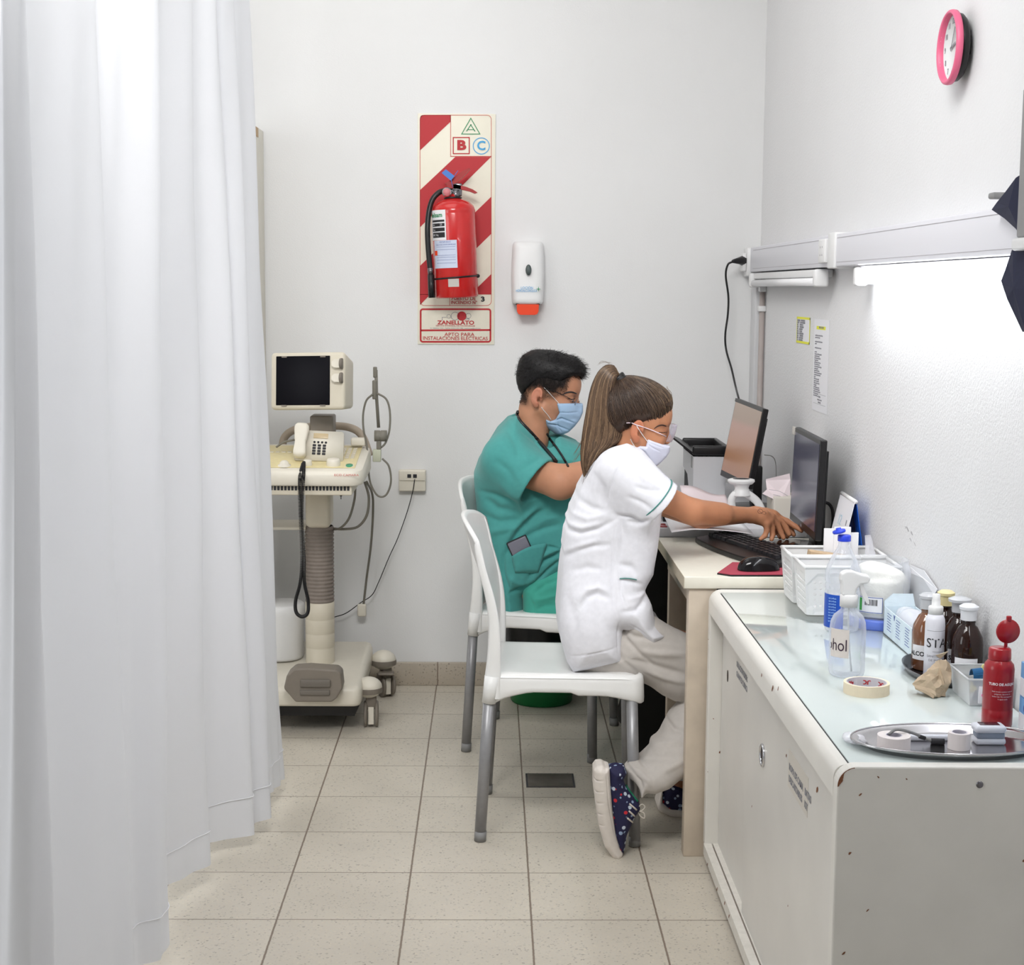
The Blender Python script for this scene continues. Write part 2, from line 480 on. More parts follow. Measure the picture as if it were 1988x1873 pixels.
m_amberl = mat('amber_empty_glass', rgb(120, 72, 40), 0.06, spec=0.8, coat=0.6)
m_cream_t = mat('masking_tape', rgb(238, 224, 196), 0.6, noise=0.02, nscale=100)
m_cotton = mat('cotton_wool', rgb(246, 244, 236), 0.95, bump=0.8, bscale=60, bdist=0.004)
m_bluep = mat('royal_blue_plastic', rgb(38, 66, 210), 0.35)
m_bluel = mat('periwinkle_plastic', rgb(100, 126, 214), 0.35)
m_bluelab = mat('blue_label', rgb(26, 78, 180), 0.4, noise=0.05, nscale=90)
m_lightblue = mat('light_blue_carton', rgb(222, 236, 244), 0.55, noise=0.06, nscale=35)
m_boxblue = mat('blue_carton', rgb(124, 178, 228), 0.5, noise=0.08, nscale=22)
m_redb = mat('dark_red_plastic', rgb(158, 20, 32), 0.28, coat=0.2)
m_caption = mat('white_ink', rgb(240, 220, 222), 0.6)
m_navyp = mat('navy_card', rgb(12, 26, 74), 0.4)
m_brightblue = mat('bright_blue_card', rgb(20, 92, 200), 0.4)
m_tube = mat('lit_tube', rgb(255, 255, 255), 0.4, emit=(0.93, 0.96, 1.0, 1), estr=18)
m_win = mat('sunlit_window_pane', rgb(255, 255, 255), 0.5, emit=(1, 1, 1, 1), estr=2.2)
m_scr1 = None
def clearmat(name, tint, rough=0.03, ior=1.2, a=0.75):
    """thin clear plastic or glass: mostly see-through with a real surface sheen"""
    m = bpy.data.materials.new(name); m.use_nodes = True; nt = m.node_tree; n = nt.nodes; L = nt.links
    n.clear(); out = n.new('ShaderNodeOutputMaterial'); mx = n.new('ShaderNodeMixShader'); tr = n.new('ShaderNodeBsdfTransparent')
    pr = n.new('ShaderNodeBsdfPrincipled'); pr.inputs['Base Color'].default_value = tint; pr.inputs['Roughness'].default_value = rough
    tr.inputs[0].default_value = (0.97, 0.975, 0.985, 1)
    lw = n.new('ShaderNodeLayerWeight'); lw.inputs[0].default_value = 0.35
    mr = n.new('ShaderNodeMapRange'); mr.inputs[3].default_value = 1-a; mr.inputs[4].default_value = min(1, 1.6-a)
    L.new(lw.outputs['Facing'], mr.inputs[0]); L.new(mr.outputs[0], mx.inputs[0])
    L.new(tr.outputs[0], mx.inputs[1]); L.new(pr.outputs[0], mx.inputs[2]); L.new(mx.outputs[0], out.inputs[0])
    return m
m_clear = clearmat('clear_plastic', rgb(232, 236, 244), a=0.86)
m_clear2 = clearmat('cloudy_plastic', rgb(232, 234, 236), 0.25, a=0.52)
m_film = clearmat('clear_film', rgb(240, 240, 246), 0.1, a=0.7)
m_sheet = clearmat('milky_plastic_sheet', rgb(226, 228, 232), 0.35, a=0.35)
m_lens = clearmat('clear_lens', rgb(235, 230, 245), 0.03, a=0.95)

def nodes_of(m): return m.node_tree.nodes, m.node_tree.links
# cabinet top: white board under a pane of glass
m_glass = mat('glass_over_white_board', rgb(214, 224, 222), 0.045, spec=0.7, noise=0.02, nscale=6, coat=0.6)
# lit screen with a soft page on it
m_scr1 = mat('lit_screen', rgb(60, 50, 44), 0.25, spec=0.3)
n, L = nodes_of(m_scr1); b = n['Principled BSDF']
tc = n.new('ShaderNodeTexCoord'); sp = n.new('ShaderNodeSeparateXYZ'); L.new(tc.outputs['Generated'], sp.inputs[0])
cr = n.new('ShaderNodeValToRGB'); L.new(sp.outputs['Z'], cr.inputs[0])
e = cr.color_ramp.elements; e[0].position = 0; e[0].color = rgb(160, 118, 100); e[1].position = 0.7; e[1].color = rgb(176, 140, 128)
x = e.new(0.25); x.color = rgb(168, 124, 96); x = e.new(0.78); x.color = rgb(158, 138, 124); x = e.new(1.0); x.color = rgb(164, 146, 132)
L.new(cr.outputs[0], b.inputs['Emission Color']); b.inputs['Emission Strength'].default_value = 0.62
m_scr2 = mat('off_screen_glow', rgb(34, 34, 44), 0.16, spec=0.6)
n, L = nodes_of(m_scr2); b = n['Principled BSDF']; b.inputs['Emission Color'].default_value = rgb(78, 78, 98); b.inputs['Emission Strength'].default_value = 0.33  # screen is switched off; weak emission stands in for reflected light

# terrazzo tiles with grout lines on the real 30 cm grid
def tile_mat(name, x0, y0, size, axis_x=0, axis_y=1, base=(184, 176, 162), grout=(132, 117, 104), two=True):
    m = bpy.data.materials.new(name); m.use_nodes = True; n, L = nodes_of(m); b = n['Principled BSDF']
    tc = n.new('ShaderNodeTexCoord'); sp = n.new('ShaderNodeSeparateXYZ'); L.new(tc.outputs['Object'], sp.inputs[0])
    def math_(op, a, bb=None, c=None):
        q = n.new('ShaderNodeMath'); q.operation = op
        for i, v in enumerate((a, bb, c)):
            if v is None: continue
            if isinstance(v, (int, float)): q.inputs[i].default_value = v
            else: L.new(v, q.inputs[i])
        return q.outputs[0]
    wob = n.new('ShaderNodeTexNoise'); wob.inputs['Scale'].default_value = 60; L.new(tc.outputs['Object'], wob.inputs['Vector'])
    wv = math_('MULTIPLY', math_('SUBTRACT', wob.outputs['Fac'], 0.5), 0.0022)
    def line(out, off, hw):
        q = math_('ADD', math_('SUBTRACT', out, off), wv)
        q = math_('DIVIDE', q, size); fr = math_('SUBTRACT', q, math_('FLOOR', q))
        dd = math_('MULTIPLY', math_('MINIMUM', fr, math_('SUBTRACT', 1.0, fr)), size)
        mr = n.new('ShaderNodeMapRange'); mr.interpolation_type = 'SMOOTHSTEP'
        mr.inputs[1].default_value = hw*0.5; mr.inputs[2].default_value = hw*1.5; mr.inputs[3].default_value = 1; mr.inputs[4].default_value = 0
        L.new(dd, mr.inputs[0]); return mr.outputs[0], math_('FLOOR', q)
    lx, ix = line(sp.outputs[axis_x], x0, 0.0022)
    if two: ly, iy = line(sp.outputs[axis_y], y0, 0.0016); g = math_('MAXIMUM', lx, ly)
    else: g = lx; iy = 0.0
    sc1 = n.new('ShaderNodeTexVoronoi'); sc1.inputs['Scale'].default_value = 230; L.new(tc.outputs['Object'], sc1.inputs['Vector'])
    spk = n.new('ShaderNodeValToRGB'); L.new(sc1.outputs['Color'], spk.inputs[0])
    ee = spk.color_ramp.elements; ee[0].position = 0.0; ee[0].color = (0.45, 0.43, 0.41, 1); ee[1].position = 0.22; ee[1].color = (1, 1, 1, 1)
    x = ee.new(0.8); x.color = (1.0, 0.985, 0.96, 1); x = ee.new(1.0); x.color = (1.12, 1.1, 1.05, 1)
    nz = n.new('ShaderNodeTexNoise'); nz.inputs['Scale'].default_value = 3.5; nz.inputs['Detail'].default_value = 5; L.new(tc.outputs['Object'], nz.inputs['Vector'])
    mr = n.new('ShaderNodeMapRange'); mr.inputs[1].default_value = 0.3; mr.inputs[2].default_value = 0.7; mr.inputs[3].default_value = 0.94; mr.inputs[4].default_value = 1.05
    L.new(nz.outputs['Fac'], mr.inputs[0])
    wn = n.new('ShaderNodeTexWhiteNoise'); wn.noise_dimensions = '2D'; cx = n.new('ShaderNodeCombineXYZ'); L.new(ix, cx.inputs[0])
    if two: L.new(iy, cx.inputs[1])
    L.new(cx.outputs[0], wn.inputs['Vector'])
    mr2 = n.new('ShaderNodeMapRange'); mr2.inputs[3].default_value = 0.97; mr2.inputs[4].default_value = 1.03; L.new(wn.outputs['Value'], mr2.inputs[0])
    def mul(a, bb):
        q = n.new('ShaderNodeMix'); q.data_type = 'RGBA'; q.blend_type = 'MULTIPLY'; q.inputs[0].default_value = 1
        if isinstance(a, tuple): q.inputs[6].default_value = a
        else: L.new(a, q.inputs[6])
        L.new(bb, q.inputs[7]); return q.outputs[2]
    c = mul(rgb(*base), spk.outputs[0]); c = mul(c, mr.outputs[0]); c = mul(c, mr2.outputs[0])
    q = n.new('ShaderNodeMix'); q.data_type = 'RGBA'; L.new(g, q.inputs[0]); L.new(c, q.inputs[6]); q.inputs[7].default_value = rgb(*grout)
    L.new(q.outputs[2], b.inputs['Base Color']); b.inputs['Roughness'].default_value = 0.42
    bp = n.new('ShaderNodeBump'); bp.invert = True; bp.inputs['Strength'].default_value = 0.5; bp.inputs['Distance'].default_value = 0.002
    L.new(g, bp.inputs['Height']); L.new(bp.outputs[0], b.inputs['Normal'])
    return m
m_floor = tile_mat('terrazzo_floor', -0.197, 5.643, 0.30, base=(206, 199, 186))
m_base = tile_mat('terrazzo_skirting', -0.193, 0, 0.30, two=False, base=(184, 174, 160))

# ------------------------------------------------------------------ room shell
YB, XR, XL = 5.755, 0.98, -2.9
struct(box('floor', (XL-0.1, -2.0, -0.1), (XR+0.1, YB+0.1, 0), m_floor))
struct(box('wall_back', (XL-0.1, YB, 0), (XR+0.1, YB+0.1, 3.15), m_wall))
struct(box('wall_right', (XR, -2.0, 0), (XR+0.1, YB, 3.15), m_wall2))
struct(box('wall_left', (XL-0.1, 1.0, 0), (XL, YB, 3.15), m_wall))
struct(box('wall_front', (XL-0.1, -2.1, 0), (XR+0.1, -2.0, 3.15), m_wall))
struct(box('ceiling', (XL-0.1, -2.0, 3.15), (XR+0.1, YB+0.1, 3.25), m_ceil))
struct(box('baseboard_back', (XL, YB-0.016, 0.0), (XR, YB, 0.088), m_base, r=0.003))
struct(box('baseboard_right', (XR-0.014, -2.0, 0.0), (XR, YB-0.017, 0.088), m_base, r=0.003))
# window behind the curtain, overexposed by daylight
w = thing('window_1', '', 'window', (-2.05, YB, 1.0)); del w['label']; del w['category']; struct(w)
struct(box('window_pane', (-2.72, YB-0.012, 1.0), (-1.50, YB-0.004, 2.85), m_win, w))
q = MB()
for a, b_ in (((-2.78, YB-0.03, 0.94), (-1.44, YB, 1.0)), ((-2.78, YB-0.03, 2.85), (-1.44, YB, 2.91)), ((-2.78, YB-0.03, 1.0), (-2.72, YB, 2.85)), ((-1.50, YB-0.03, 1.0), (-1.44, YB, 2.85))): q.box(a, b_)
struct(q.build('window_frame', m_white, w))

# ------------------------------------------------------------------ cubicle curtain
def polyline_interp(pts, n):
    pts = smoothpath([Vector((a[0], a[1], 0)) for a in pts], 16); ls = [0]
    for i in range(1, len(pts)): ls.append(ls[-1]+(pts[i]-pts[i-1]).length)
    out = []; j = 0
    for k in range(n):
        t = ls[-1]*k/(n-1)
        while j < len(ls)-2 and ls[j+1] < t: j += 1
        f_ = (t-ls[j])/max(ls[j+1]-ls[j], 1e-9); out.append(pts[j].lerp(pts[j+1], f_))
    return out
def keyed(keys, n):
    """resample between matching key points, so that each fold stays the same fold top and bottom"""
    out = []; m_ = len(keys)-1
    sm = smoothpath([Vector((a[0], a[1], 0)) for a in keys], n); return sm
def fold_keys(tips, sway):
    return tips
bot = [(-0.640, 4.50), (-0.598, 4.44), (-0.612, 4.33), (-0.640, 4.25), (-0.588, 4.15), (-0.640, 4.085), (-0.660, 4.14), (-0.628, 4.03), (-0.735, 3.95), (-0.742, 3.86),
       (-0.700, 3.745), (-0.765, 3.60), (-0.770, 3.45), (-0.690, 3.255), (-0.748, 3.18), (-0.768, 3.10), (-0.700, 2.985), (-0.735, 2.86), (-0.775, 2.70), (-0.758, 2.56), (-0.722, 2.485), (-0.745, 2.44), (-0.79, 2.43), (-0.825, 2.47)]
top = [(-0.700, 4.50), (-0.676, 4.44), (-0.685, 4.33), (-0.700, 4.25), (-0.672, 4.16), (-0.702, 4.085), (-0.712, 4.10), (-0.690, 4.03), (-0.735, 3.95), (-0.732, 3.86),
       (-0.706, 3.78), (-0.745, 3.60), (-0.740, 3.45), (-0.688, 3.30), (-0.735, 3.18), (-0.768, 3.10), (-0.755, 3.02), (-0.755, 2.86), (-0.765, 2.70), (-0.745, 2.58), (-0.722, 2.49), (-0.728, 2.46), (-0.732, 2.46), (-0.736, 2.47)]
kb, kt = keyed(bot, 10), keyed(top, 10); nz_ = 60
q = MB(); nk = len(kb)
def curt(u, v):
    i = int(round(u*(nk-1))); a, b_ = kb[i], kt[i]
    z = 0.045+(3.05-0.045)*v; s = v*3.05/2.3
    p = a.lerp(b_, min(1.1, s)); wv = 0.006*math.sin(i*0.37+z*2.1)*math.sin(z*3.3+i*0.11)
    hemw = 0.006*math.sin(i*0.9)*max(0, 1-v*9)
    return Vector((p.x+wv+hemw, p.y+wv*0.6, z+0.012*math.sin(i*0.07)*max(0, 1-v*6)))
q.grid(curt, nk, nz_)
m_curt = bpy.data.materials.new('curtain_cloth'); m_curt.use_nodes = True; n, L = nodes_of(m_curt); b = n['Principled BSDF']
b.inputs['Base Color'].default_value = rgb(228, 229, 233); b.inputs['Roughness'].default_value = 0.85; b.inputs['Sheen Weight'].default_value = 0.1
tl = n.new('ShaderNodeBsdfTranslucent'); tl.inputs[0].default_value = rgb(226, 229, 234); mx = n.new('ShaderNodeMixShader'); mx.inputs[0].default_value = 0.22
L.new(b.outputs[0], mx.inputs[1]); L.new(tl.outputs[0], mx.inputs[2]); L.new(mx.outputs[0], n['Material Output'].inputs[0])
tc = n.new('ShaderNodeTexCoord'); nz = n.new('ShaderNodeTexNoise'); nz.inputs['Scale'].default_value = 14; nz.inputs['Detail'].default_value = 4; L.new(tc.outputs['Object'], nz.inputs['Vector'])
bp = n.new('ShaderNodeBump'); bp.inputs['Strength'].default_value = 0.25; bp.inputs['Distance'].default_value = 0.004; L.new(nz.outputs['Fac'], bp.inputs['Height']); L.new(bp.outputs[0], b.inputs['Normal'])
cu = thing('cubicle_curtain', 'long white cubicle curtain hanging in folds along the left side', 'curtain', (-0.7, 3.4, 0.04))
co = q.build('curtain_cloth', m_curt, cu, recalc=False)
hem = MB()
def hl(z0, amp, i0, i1, off):
    pts = []
    for i in range(i0, i1):
        p = Vector(curt(i/(nk-1), 0)); a2 = curt(i/(nk-1), (z0-0.045)/3.005)
        pts.append(Vector((a2.x, a2.y, z0+0.004*math.sin(i*0.2))))
    return pts
hem.tube([p+Vector((0.0022, -0.001, 0)) for p in hl(0.135, 0, 2, nk-8, 0)], 0.0012, 5)
hem.build('hem_seam', mat('seam_thread', rgb(236, 236, 240), 0.8), cu)

# tall cream panel end beside the curtain
pn = thing('partition_panel', 'cream tall cupboard side standing behind the curtain against the back wall', 'cupboard', (-1.0, 5.55, 0))
box('side_panel', (-0.90, 5.30, 0), (-0.823, YB-0.002, 2.035), m_cream, pn, 0.003)
box('tape_strip', (-0.8228, 5.545, 2.00), (-0.8215, 5.62, 2.032), m_cardb, pn)
# ------------------------------------------------------------------ wall sign with printed matter
Bx = basis((0, 0, 0), (1, 0, 0), (0, 0, 1))
def wallM(x, z, y, rot=0.0):
    return Matrix.Translation((x, y, z)) @ Matrix.Rotation(rot, 4, 'Y') @ basis((0, 0, 0), (1, 0, 0), (0, 0, 1))
YS = YB-0.004
def sgn(px, py): return P(px, py, YS)
t = thing('fire_sign', 'red and cream striped extinguisher sign board on the back wall', 'sign', (-0.13, YS, 1.28))
a, b_ = P(811, 220, YS), P(959.5, 669, YS)
box('board', (a.x, YS-0.001, b_.z), (b_.x, YB-0.0005, a.z), m_board, t, 0.001)
ys = YS-0.0016
q = MB()
def pp(*pts): return [(sgn(x, y).x, sgn(x, y).z) for x, y in pts]
def pr_(*pts): q.prism(pp(*pts), ys-0.0004, ys+0.0006)
pr_((820, 223.5), (875, 223.5), (875, 236), (815.5, 292), (815.5, 229), (817, 225))
pr_((884, 304.5), (953.5, 304.5), (815.5, 441), (815.5, 369))
pr_((953.5, 382), (953.5, 454), (868, 538), (815.5, 592), (815.5, 516))
pr_((953.5, 532), (953.5, 571), (914, 571))
def frame(x0, y0, x1, y1, w, rad=6, sub=5):
    def rr(x0, y0, x1, y1, r):
        o = []
        for cx, cy, a0 in ((x1-r, y0+r, -90), (x1-r, y1-r, 0), (x0+r, y1-r, 90), (x0+r, y0+r, 180)):
            for k in range(sub+1):
                a = math.radians(a0+90*k/sub); o.append((cx+r*math.cos(a), cy+r*math.sin(a)))
        return o
    A = rr(x0, y0, x1, y1, rad); B = rr(x0+w, y0+w, x1-w, y1-w, max(rad-w, 0.5)); n_ = len(A)
    vs = []
    for (x, y) in A+B: v = sgn(x, y); vs.append((v.x, ys-0.0004, v.z))
    q.add(vs, [(i, (i+1) % n_, n_+(i+1) % n_, n_+i) for i in range(n_)])
frame(815, 598.5, 953.8, 665, 3.3, 6)
pr_((817, 639.5), (952, 638.8), (952, 642.2), (817, 643))
q.build('red_stripes', m_redp, t)
q = MB(); frame(815, 223, 954.3, 593.5, 1.0, 9)
pr_((874.3, 224), (875.4, 224), (875.4, 304), (874.3, 304)); pr_((874.3, 302.8), (954, 302.8), (954, 304.2), (874.3, 304.2))
pr_((815, 571.2), (954, 570.7), (954, 571.6), (815, 572)); pr_((872.8, 571), (873.6, 571), (873.6, 593), (872.8, 593))
q.build('red_outlines', m_redl, t)
def txt(q, s, px, py, hpx, Y=ys-0.0006, sx=1.0, bold=0.0, align='CENTER', rot=0.0):
    v = P(px, py, Y); size = hpx*Y/F0/0.72
    q.text(s, size, wallM(v.x, v.z, Y, rot), align, sx, bold, 0.0002)
q = MB(); txt(q, 'PUESTO DE', 900, 579.5, 7, sx=0.95, bold=0.0002); txt(q, 'INCENDIO N°', 901, 587.5, 6.2, sx=0.94, bold=0.0002)
txt(q, 'ZANELLATO', 885, 626.5, 7.5, sx=1.2, bold=0.0006)
txt(q, 'APTO PARA', 892, 649.5, 6.8, sx=1.15, bold=0.0001); txt(q, 'INSTALACIONES ELECTRICAS', 884, 657, 7, sx=0.98, bold=0.0001)
txt(q, 'SERVICE INTEGRAL DE MATAFUEGOS', 884, 632.5, 2.6, sx=1.25)
def ring(cx, cy, r, w, m=28, r2=None):
    vs = []
    for i in range(m):
        a = 2*PI*i/m
        for rr in (r, r-w): v = sgn(cx+rr*math.cos(a), cy+rr*math.sin(a)); vs.append((v.x, ys-0.0008, v.z))
    q.add(vs, [(2*i, 2*((i+1) % m), 2*((i+1) % m)+1, 2*i+1) for i in range(m)])
ring(896.5, 613.5, 9, 9)
q.build('red_lettering', m_redp, t)
q = MB(); ring(883.5, 613.5, 8, 0.8); ring(909.5, 613, 5.2, 0.7); ring(871.3, 614, 4, 0.6)
pr_((858, 615.5), (867, 615.2), (867, 616), (859, 616.2), (859, 622), (858, 622)); pr_((895, 619), (911, 618), (911, 622), (910, 622), (910, 619.2), (895, 620))
txt(q, 'Av. Sabattini 1020 - Tel/Fax (0353) 4521 900 - extintores@mail.com', 884, 637.3, 2.2, sx=1.15)
q.build('grey_logo_lines', m_inkg, t)
q = MB(); txt(q, '3', 937.5, 581, 9, bold=0.0012, sx=1.25, rot=-0.1); q.build('handwritten_number', m_ink, t)
q = MB()
def tri(pts, w):
    n_ = 3; c = Vector((sum(p[0] for p in pts)/3, sum(p[1] for p in pts)/3))
    B = [c+(Vector(p)-c)*w for p in pts]; vs = []
    for (x, y) in list(pts)+[tuple(b) for b in B]: v = sgn(x, y); vs.append((v.x, ys-0.0006, v.z))
    q.add(vs, [(i, (i+1) % 3, 3+(i+1) % 3, 3+i) for i in range(3)])
tri(((914, 228), (895, 261), (933, 261)), 0.86)
pr_((914, 241), (915.6, 241.5), (906.6, 255.3), (904.8, 254.8)); pr_((914, 241), (912.8, 242), (921.2, 255.3), (923.2, 255)); pr_((908.5, 251), (919.5, 251), (919.5, 252.3), (908, 252.3))
q.build('green_class_mark', m_green, t)
q = MB(); frame(879, 266, 912, 299.3, 2.0, 0.6, 2); txt(q, 'B', 895.6, 282.6, 17.5, bold=0.0024, sx=1.25); q.build('red_class_mark', m_redp, t)
q = MB(); ring(934.4, 283.4, 16.5, 1.6); txt(q, 'C', 934.4, 283.4, 17, bold=0.0012); q.build('blue_class_mark', m_blue, t)

# ------------------------------------------------------------------ fire extinguisher, hanging a little askew
YE = YS-0.095
e = thing('fire_extinguisher', 'red fire extinguisher with black hose hanging in front of the striped sign', 'fire extinguisher', (-0.13, YE, 1.45))
c0, c1 = P(886.5, 578, YE), P(879.5, 388, YE)
ax = (c1-c0).normalized(); M_ = basis(c0, ax.cross(Vector((0, 1, 0))).normalized()*-1, Vector((0, 1, 0)))
def EM(c0=c0, ax=ax):
    u = Vector((0, 1, 0)).cross(ax).normalized(); v = ax.cross(u)
    return Matrix(((u.x, v.x, ax.x, c0.x), (u.y, v.y, ax.y, c0.y), (u.z, v.z, ax.z, c0.z), (0, 0, 0, 1)))
ME = EM(); h_ = (c1-c0).length; R_ = 0.0775
q = MB(); q.lathe([(0, 0.004), (R_-0.006, 0), (R_, 0.006), (R_, h_-0.05), (R_-0.0008, h_-0.046), (R_+0.0002, h_-0.042), (R_-0.004, h_-0.024), (R_-0.018, h_-0.009), (R_-0.038, h_), (0.02, h_+0.006), (0.016, h_+0.02), (0, h_+0.02)], (0, 0, 0), 48, M=ME)
q.build('cylinder_body', m_red, e)
q = MB(); q.lathe([(0, h_+0.004), (0.032, h_+0.004), (0.032, h_+0.009), (0.018, h_+0.011), (0, h_+0.011)], (0, 0, 0), 24, M=ME); q.build('collar', m_black, e)
pY = lambda x, y, d=0.0: P(x, y, YE+d)
q = MB(); q.tube([pY(884, 388), pY(886, 368)], 0.017, 14); q.tube([pY(868, 373), pY(893, 372)], 0.013, 12); q.rbox(pY(878, 381)+Vector((0, -0.013, 0)), pY(897, 356)+Vector((0, 0.013, 0)), 0.004)
q.build('valve_body', m_steeld, e)
q = MB()
q.prism([(pY(*a).x, pY(*a).z) for a in ((863, 357), (880, 346), (897, 333), (911, 326), (913, 329), (900, 343), (886, 356), (872, 360))], YE-0.014, YE+0.014)
q.build('top_lever', mat('lever_red', rgb(150, 36, 36), 0.4, metal=0.2), e)
q = MB()
q.prism([(pY(*a).x, pY(*a).z) for a in ((866, 359), (885, 358), (905, 363), (918, 368), (927, 374), (922, 376), (912, 372), (890, 367), (872, 366))], YE-0.013, YE+0.013)
q.build('carry_handle', MATS['lever_red'], e)
q = MB(); g = pY(867.5, 373, -0.022); q.lathe([(0, -0.008), (0.017, -0.008), (0.0175, 0), (0.014, 0.001), (0, 0.001)], g, 24, axis='Y'); gg = q.build('pressure_gauge', m_chrome, e)
q = MB(); q.lathe([(0, -0.010), (0.0135, -0.010), (0.0135, -0.0085)], g, 24, axis='Y'); q.build('gauge_dial', mat('gauge_dial', rgb(210, 130, 135), 0.3), gg)
q = MB(); q.tube(smoothpath([pY(864, 370), pY(852, 374, -0.01), pY(840, 387, -0.015), pY(833, 410, -0.02), pY(830, 445, -0.03), pY(832, 490, -0.03), pY(837, 540, -0.03), pY(839, 578, -0.03)], 8), 0.0098, 12)
ho = q.build('hose', m_black, e)
q = MB(); q.tube([pY(835.5, 520, -0.03), pY(836.5, 532, -0.03)], 0.0108, 12); q.build('ferrule', m_steeld, ho)
q = MB(); q.tube([pY(836.5, 533, -0.03), pY(838.5, 578, -0.03)], [0.012, 0.0125], 12); q.build('nozzle', m_black, ho)
q = MB()
for i in range(40):
    pass
bpts = [ME @ Vector((math.cos(a)*(R_+0.0015), math.sin(a)*(R_+0.0015), 0.072+0.004*math.cos(a))) for a in [2*PI*k/36 for k in range(37)]]
q.tube(bpts, 0.0032, 6, caps=False); kn = ME @ Vector((R_+0.002, -0.012, 0.075)); q.sphere(kn, 0.007, 10); q.build('holding_strap', m_black, e)
def wrap(q, a0, a1, z0, z1, rr, n_=14):
    vs = []; fs = []
    for i in range(n_+1):
        a = a0+(a1-a0)*i/n_
        for z in (z0, z1): vs.append(ME @ Vector((math.cos(a)*rr, math.sin(a)*rr, z)))
    q.add(vs, [(2*i, 2*i+2, 2*i+3, 2*i+1) for i in range(n_)], True)
def ang(px): # visible surface angle for a pixel column near the axis
    x = (px-(884))/42.0; return -PI/2+math.asin(max(-0.99, min(0.99, x)))
def eh(py): return (578-py)*h_/190.0
q = MB(); wrap(q, ang(842), ang(869.5), eh(466), eh(408), R_+0.0006); lb = q.build('maker_label', m_paper, e)
def wtext(q, s, px0, py, size_px, mat_w=1.0, rr=R_+0.0012, bold=0.0):
    c = bpy.data.curves.new('t', 'FONT'); c.body = s; c.size = size_px*YE/F0/0.72; c.offset = bold; c.align_y = 'CENTER'; c.resolution_u = 2
    o = bpy.data.objects.new('t', c); COL.objects.link(o); dg = bpy.context.evaluated_depsgraph_get(); me = bpy.data.meshes.new_from_object(o.evaluated_get(dg))
    a0 = ang(px0); vs = [ME @ Vector((math.cos(a0+v.co.x*mat_w/rr)*rr, math.sin(a0+v.co.x*mat_w/rr)*rr, eh(py)+v.co.y)) for v in me.vertices]
    q.add(vs, [tuple(p.vertices) for p in me.polygons], False); bpy.data.objects.remove(o); bpy.data.curves.remove(c)
q = MB(); wtext(q, 'Melisam', 841.5, 418, 8.5, 1.0, bold=0.0006); q.build('green_lettering', m_green, lb)
q = MB()
for y0, y1 in ((427, 431), (433.5, 439.5), (442, 449), (451, 461)): wrap(q, ang(844), ang(867), eh(y1), eh(y0), R_+0.001)
q.build('black_form_fields', m_ink, lb)
q = MB(); wtext(q, 'Nro', 845, 436.5, 3.4, rr=R_+0.0016); wtext(q, '23', 858, 436.5, 4, rr=R_+0.0016); wtext(q, 'Tipo', 845, 446, 3.4, rr=R_+0.0016); wtext(q, 'ABC 5kg', 845, 456, 3.6, rr=R_+0.0016); q.build('white_form_writing', m_paper, lb)
q = MB(); wrap(q, ang(846), ang(889), eh(520), eh(466.5), R_+0.0009); lb2 = q.build('inspection_label', mat('pale_blue_paper', rgb(204, 212, 232), 0.5), e)
q = MB(); wtext(q, 'MATAFUEGO', 856, 470, 3, rr=R_+0.0014); wtext(q, 'SELLO DE CONFORMIDAD', 850, 475, 2.6, rr=R_+0.0014)
for y_ in (479, 484, 495, 499, 504, 510): wrap(q, ang(850), ang(886), eh(y_+0.5), eh(y_), R_+0.0013)
q.build('label_print', m_inkb, lb2)
q = MB(); wrap(q, ang(846.5), ang(851.5), eh(495), eh(486), R_+0.0014); q.build('orange_stamp', m_orange, lb2)
q = MB(); wrap(q, ang(870), ang(890.5), eh(556.5), eh(541), R_+0.0009); q.build('blank_tag', mat('tag_paper', rgb(196, 190, 184), 0.6), e)
q = MB(); q.prism([(pY(*a).x, pY(*a).z) for a in ((858, 337), (866, 330), (883, 343), (876, 352))], YE-0.034, YE-0.032); q.tube([pY(876, 349, -0.033), pY(879, 364, -0.03)], 0.001, 5); q.tube([pY(879, 346, -0.033), pY(889, 331, -0.033)], 0.001, 5)
q.build('blue_seal_tag', mat('blue_tag', rgb(60, 120, 200), 0.4), e)

# ------------------------------------------------------------------ soap dispenser
d = thing('gel_dispenser', 'white hand gel dispenser with orange push bar on the back wall', 'dispenser', (0.13, YB, 1.40))
q = MB()
def disp(u, v):
    z = 1.425+(1.648-1.425)*v; w_ = 0.060-0.005*abs(v-0.45)**1.3*2; dp = 0.085*(1-0.25*v)
    a = PI*u; ex = 0.42
    x = math.copysign(abs(math.cos(a))**ex, math.cos(a))*w_; y = -(abs(math.sin(a))**ex)*dp
    e_ = 1-max(0, (v-0.93)/0.07)**2*0.12-max(0, (0.05-v)/0.05)**2*0.06
    return Vector((0.1315+x*e_, YB-0.001+y*e_, z))
q.grid(disp, 33, 24)
n0 = len(q.v); top_ = [n0-1-0+0 for _ in ()]
q.add([disp(i/32, 1) for i in range(33)], [tuple(range(33))], False); q.add([disp(i/32, 0) for i in range(33)], [tuple(reversed(range(33)))], False)
q.build('housing', m_white, d)
YD = YB-0.086
c = P(1026, 524, YD); q = MB(); q.lathe([(0, 0), (0.0105, 0), (0.0105, -0.004), (0, -0.0055)], c, 24, axis='Y', M=Matrix.Diagonal((1, 1, 1.85, 1))); q.build('level_window', mat('smoky_window', rgb(88, 98, 98), 0.15), d)
q = MB(); txt(q, 'LOCIÓN', 1023, 559, 5, Y=YD-0.002, sx=0.9); txt(q, 'HIDROALCOHÓLICA', 1022, 564.5, 5, Y=YD-0.002, sx=0.62); q.build('blue_lettering', m_blue, d)
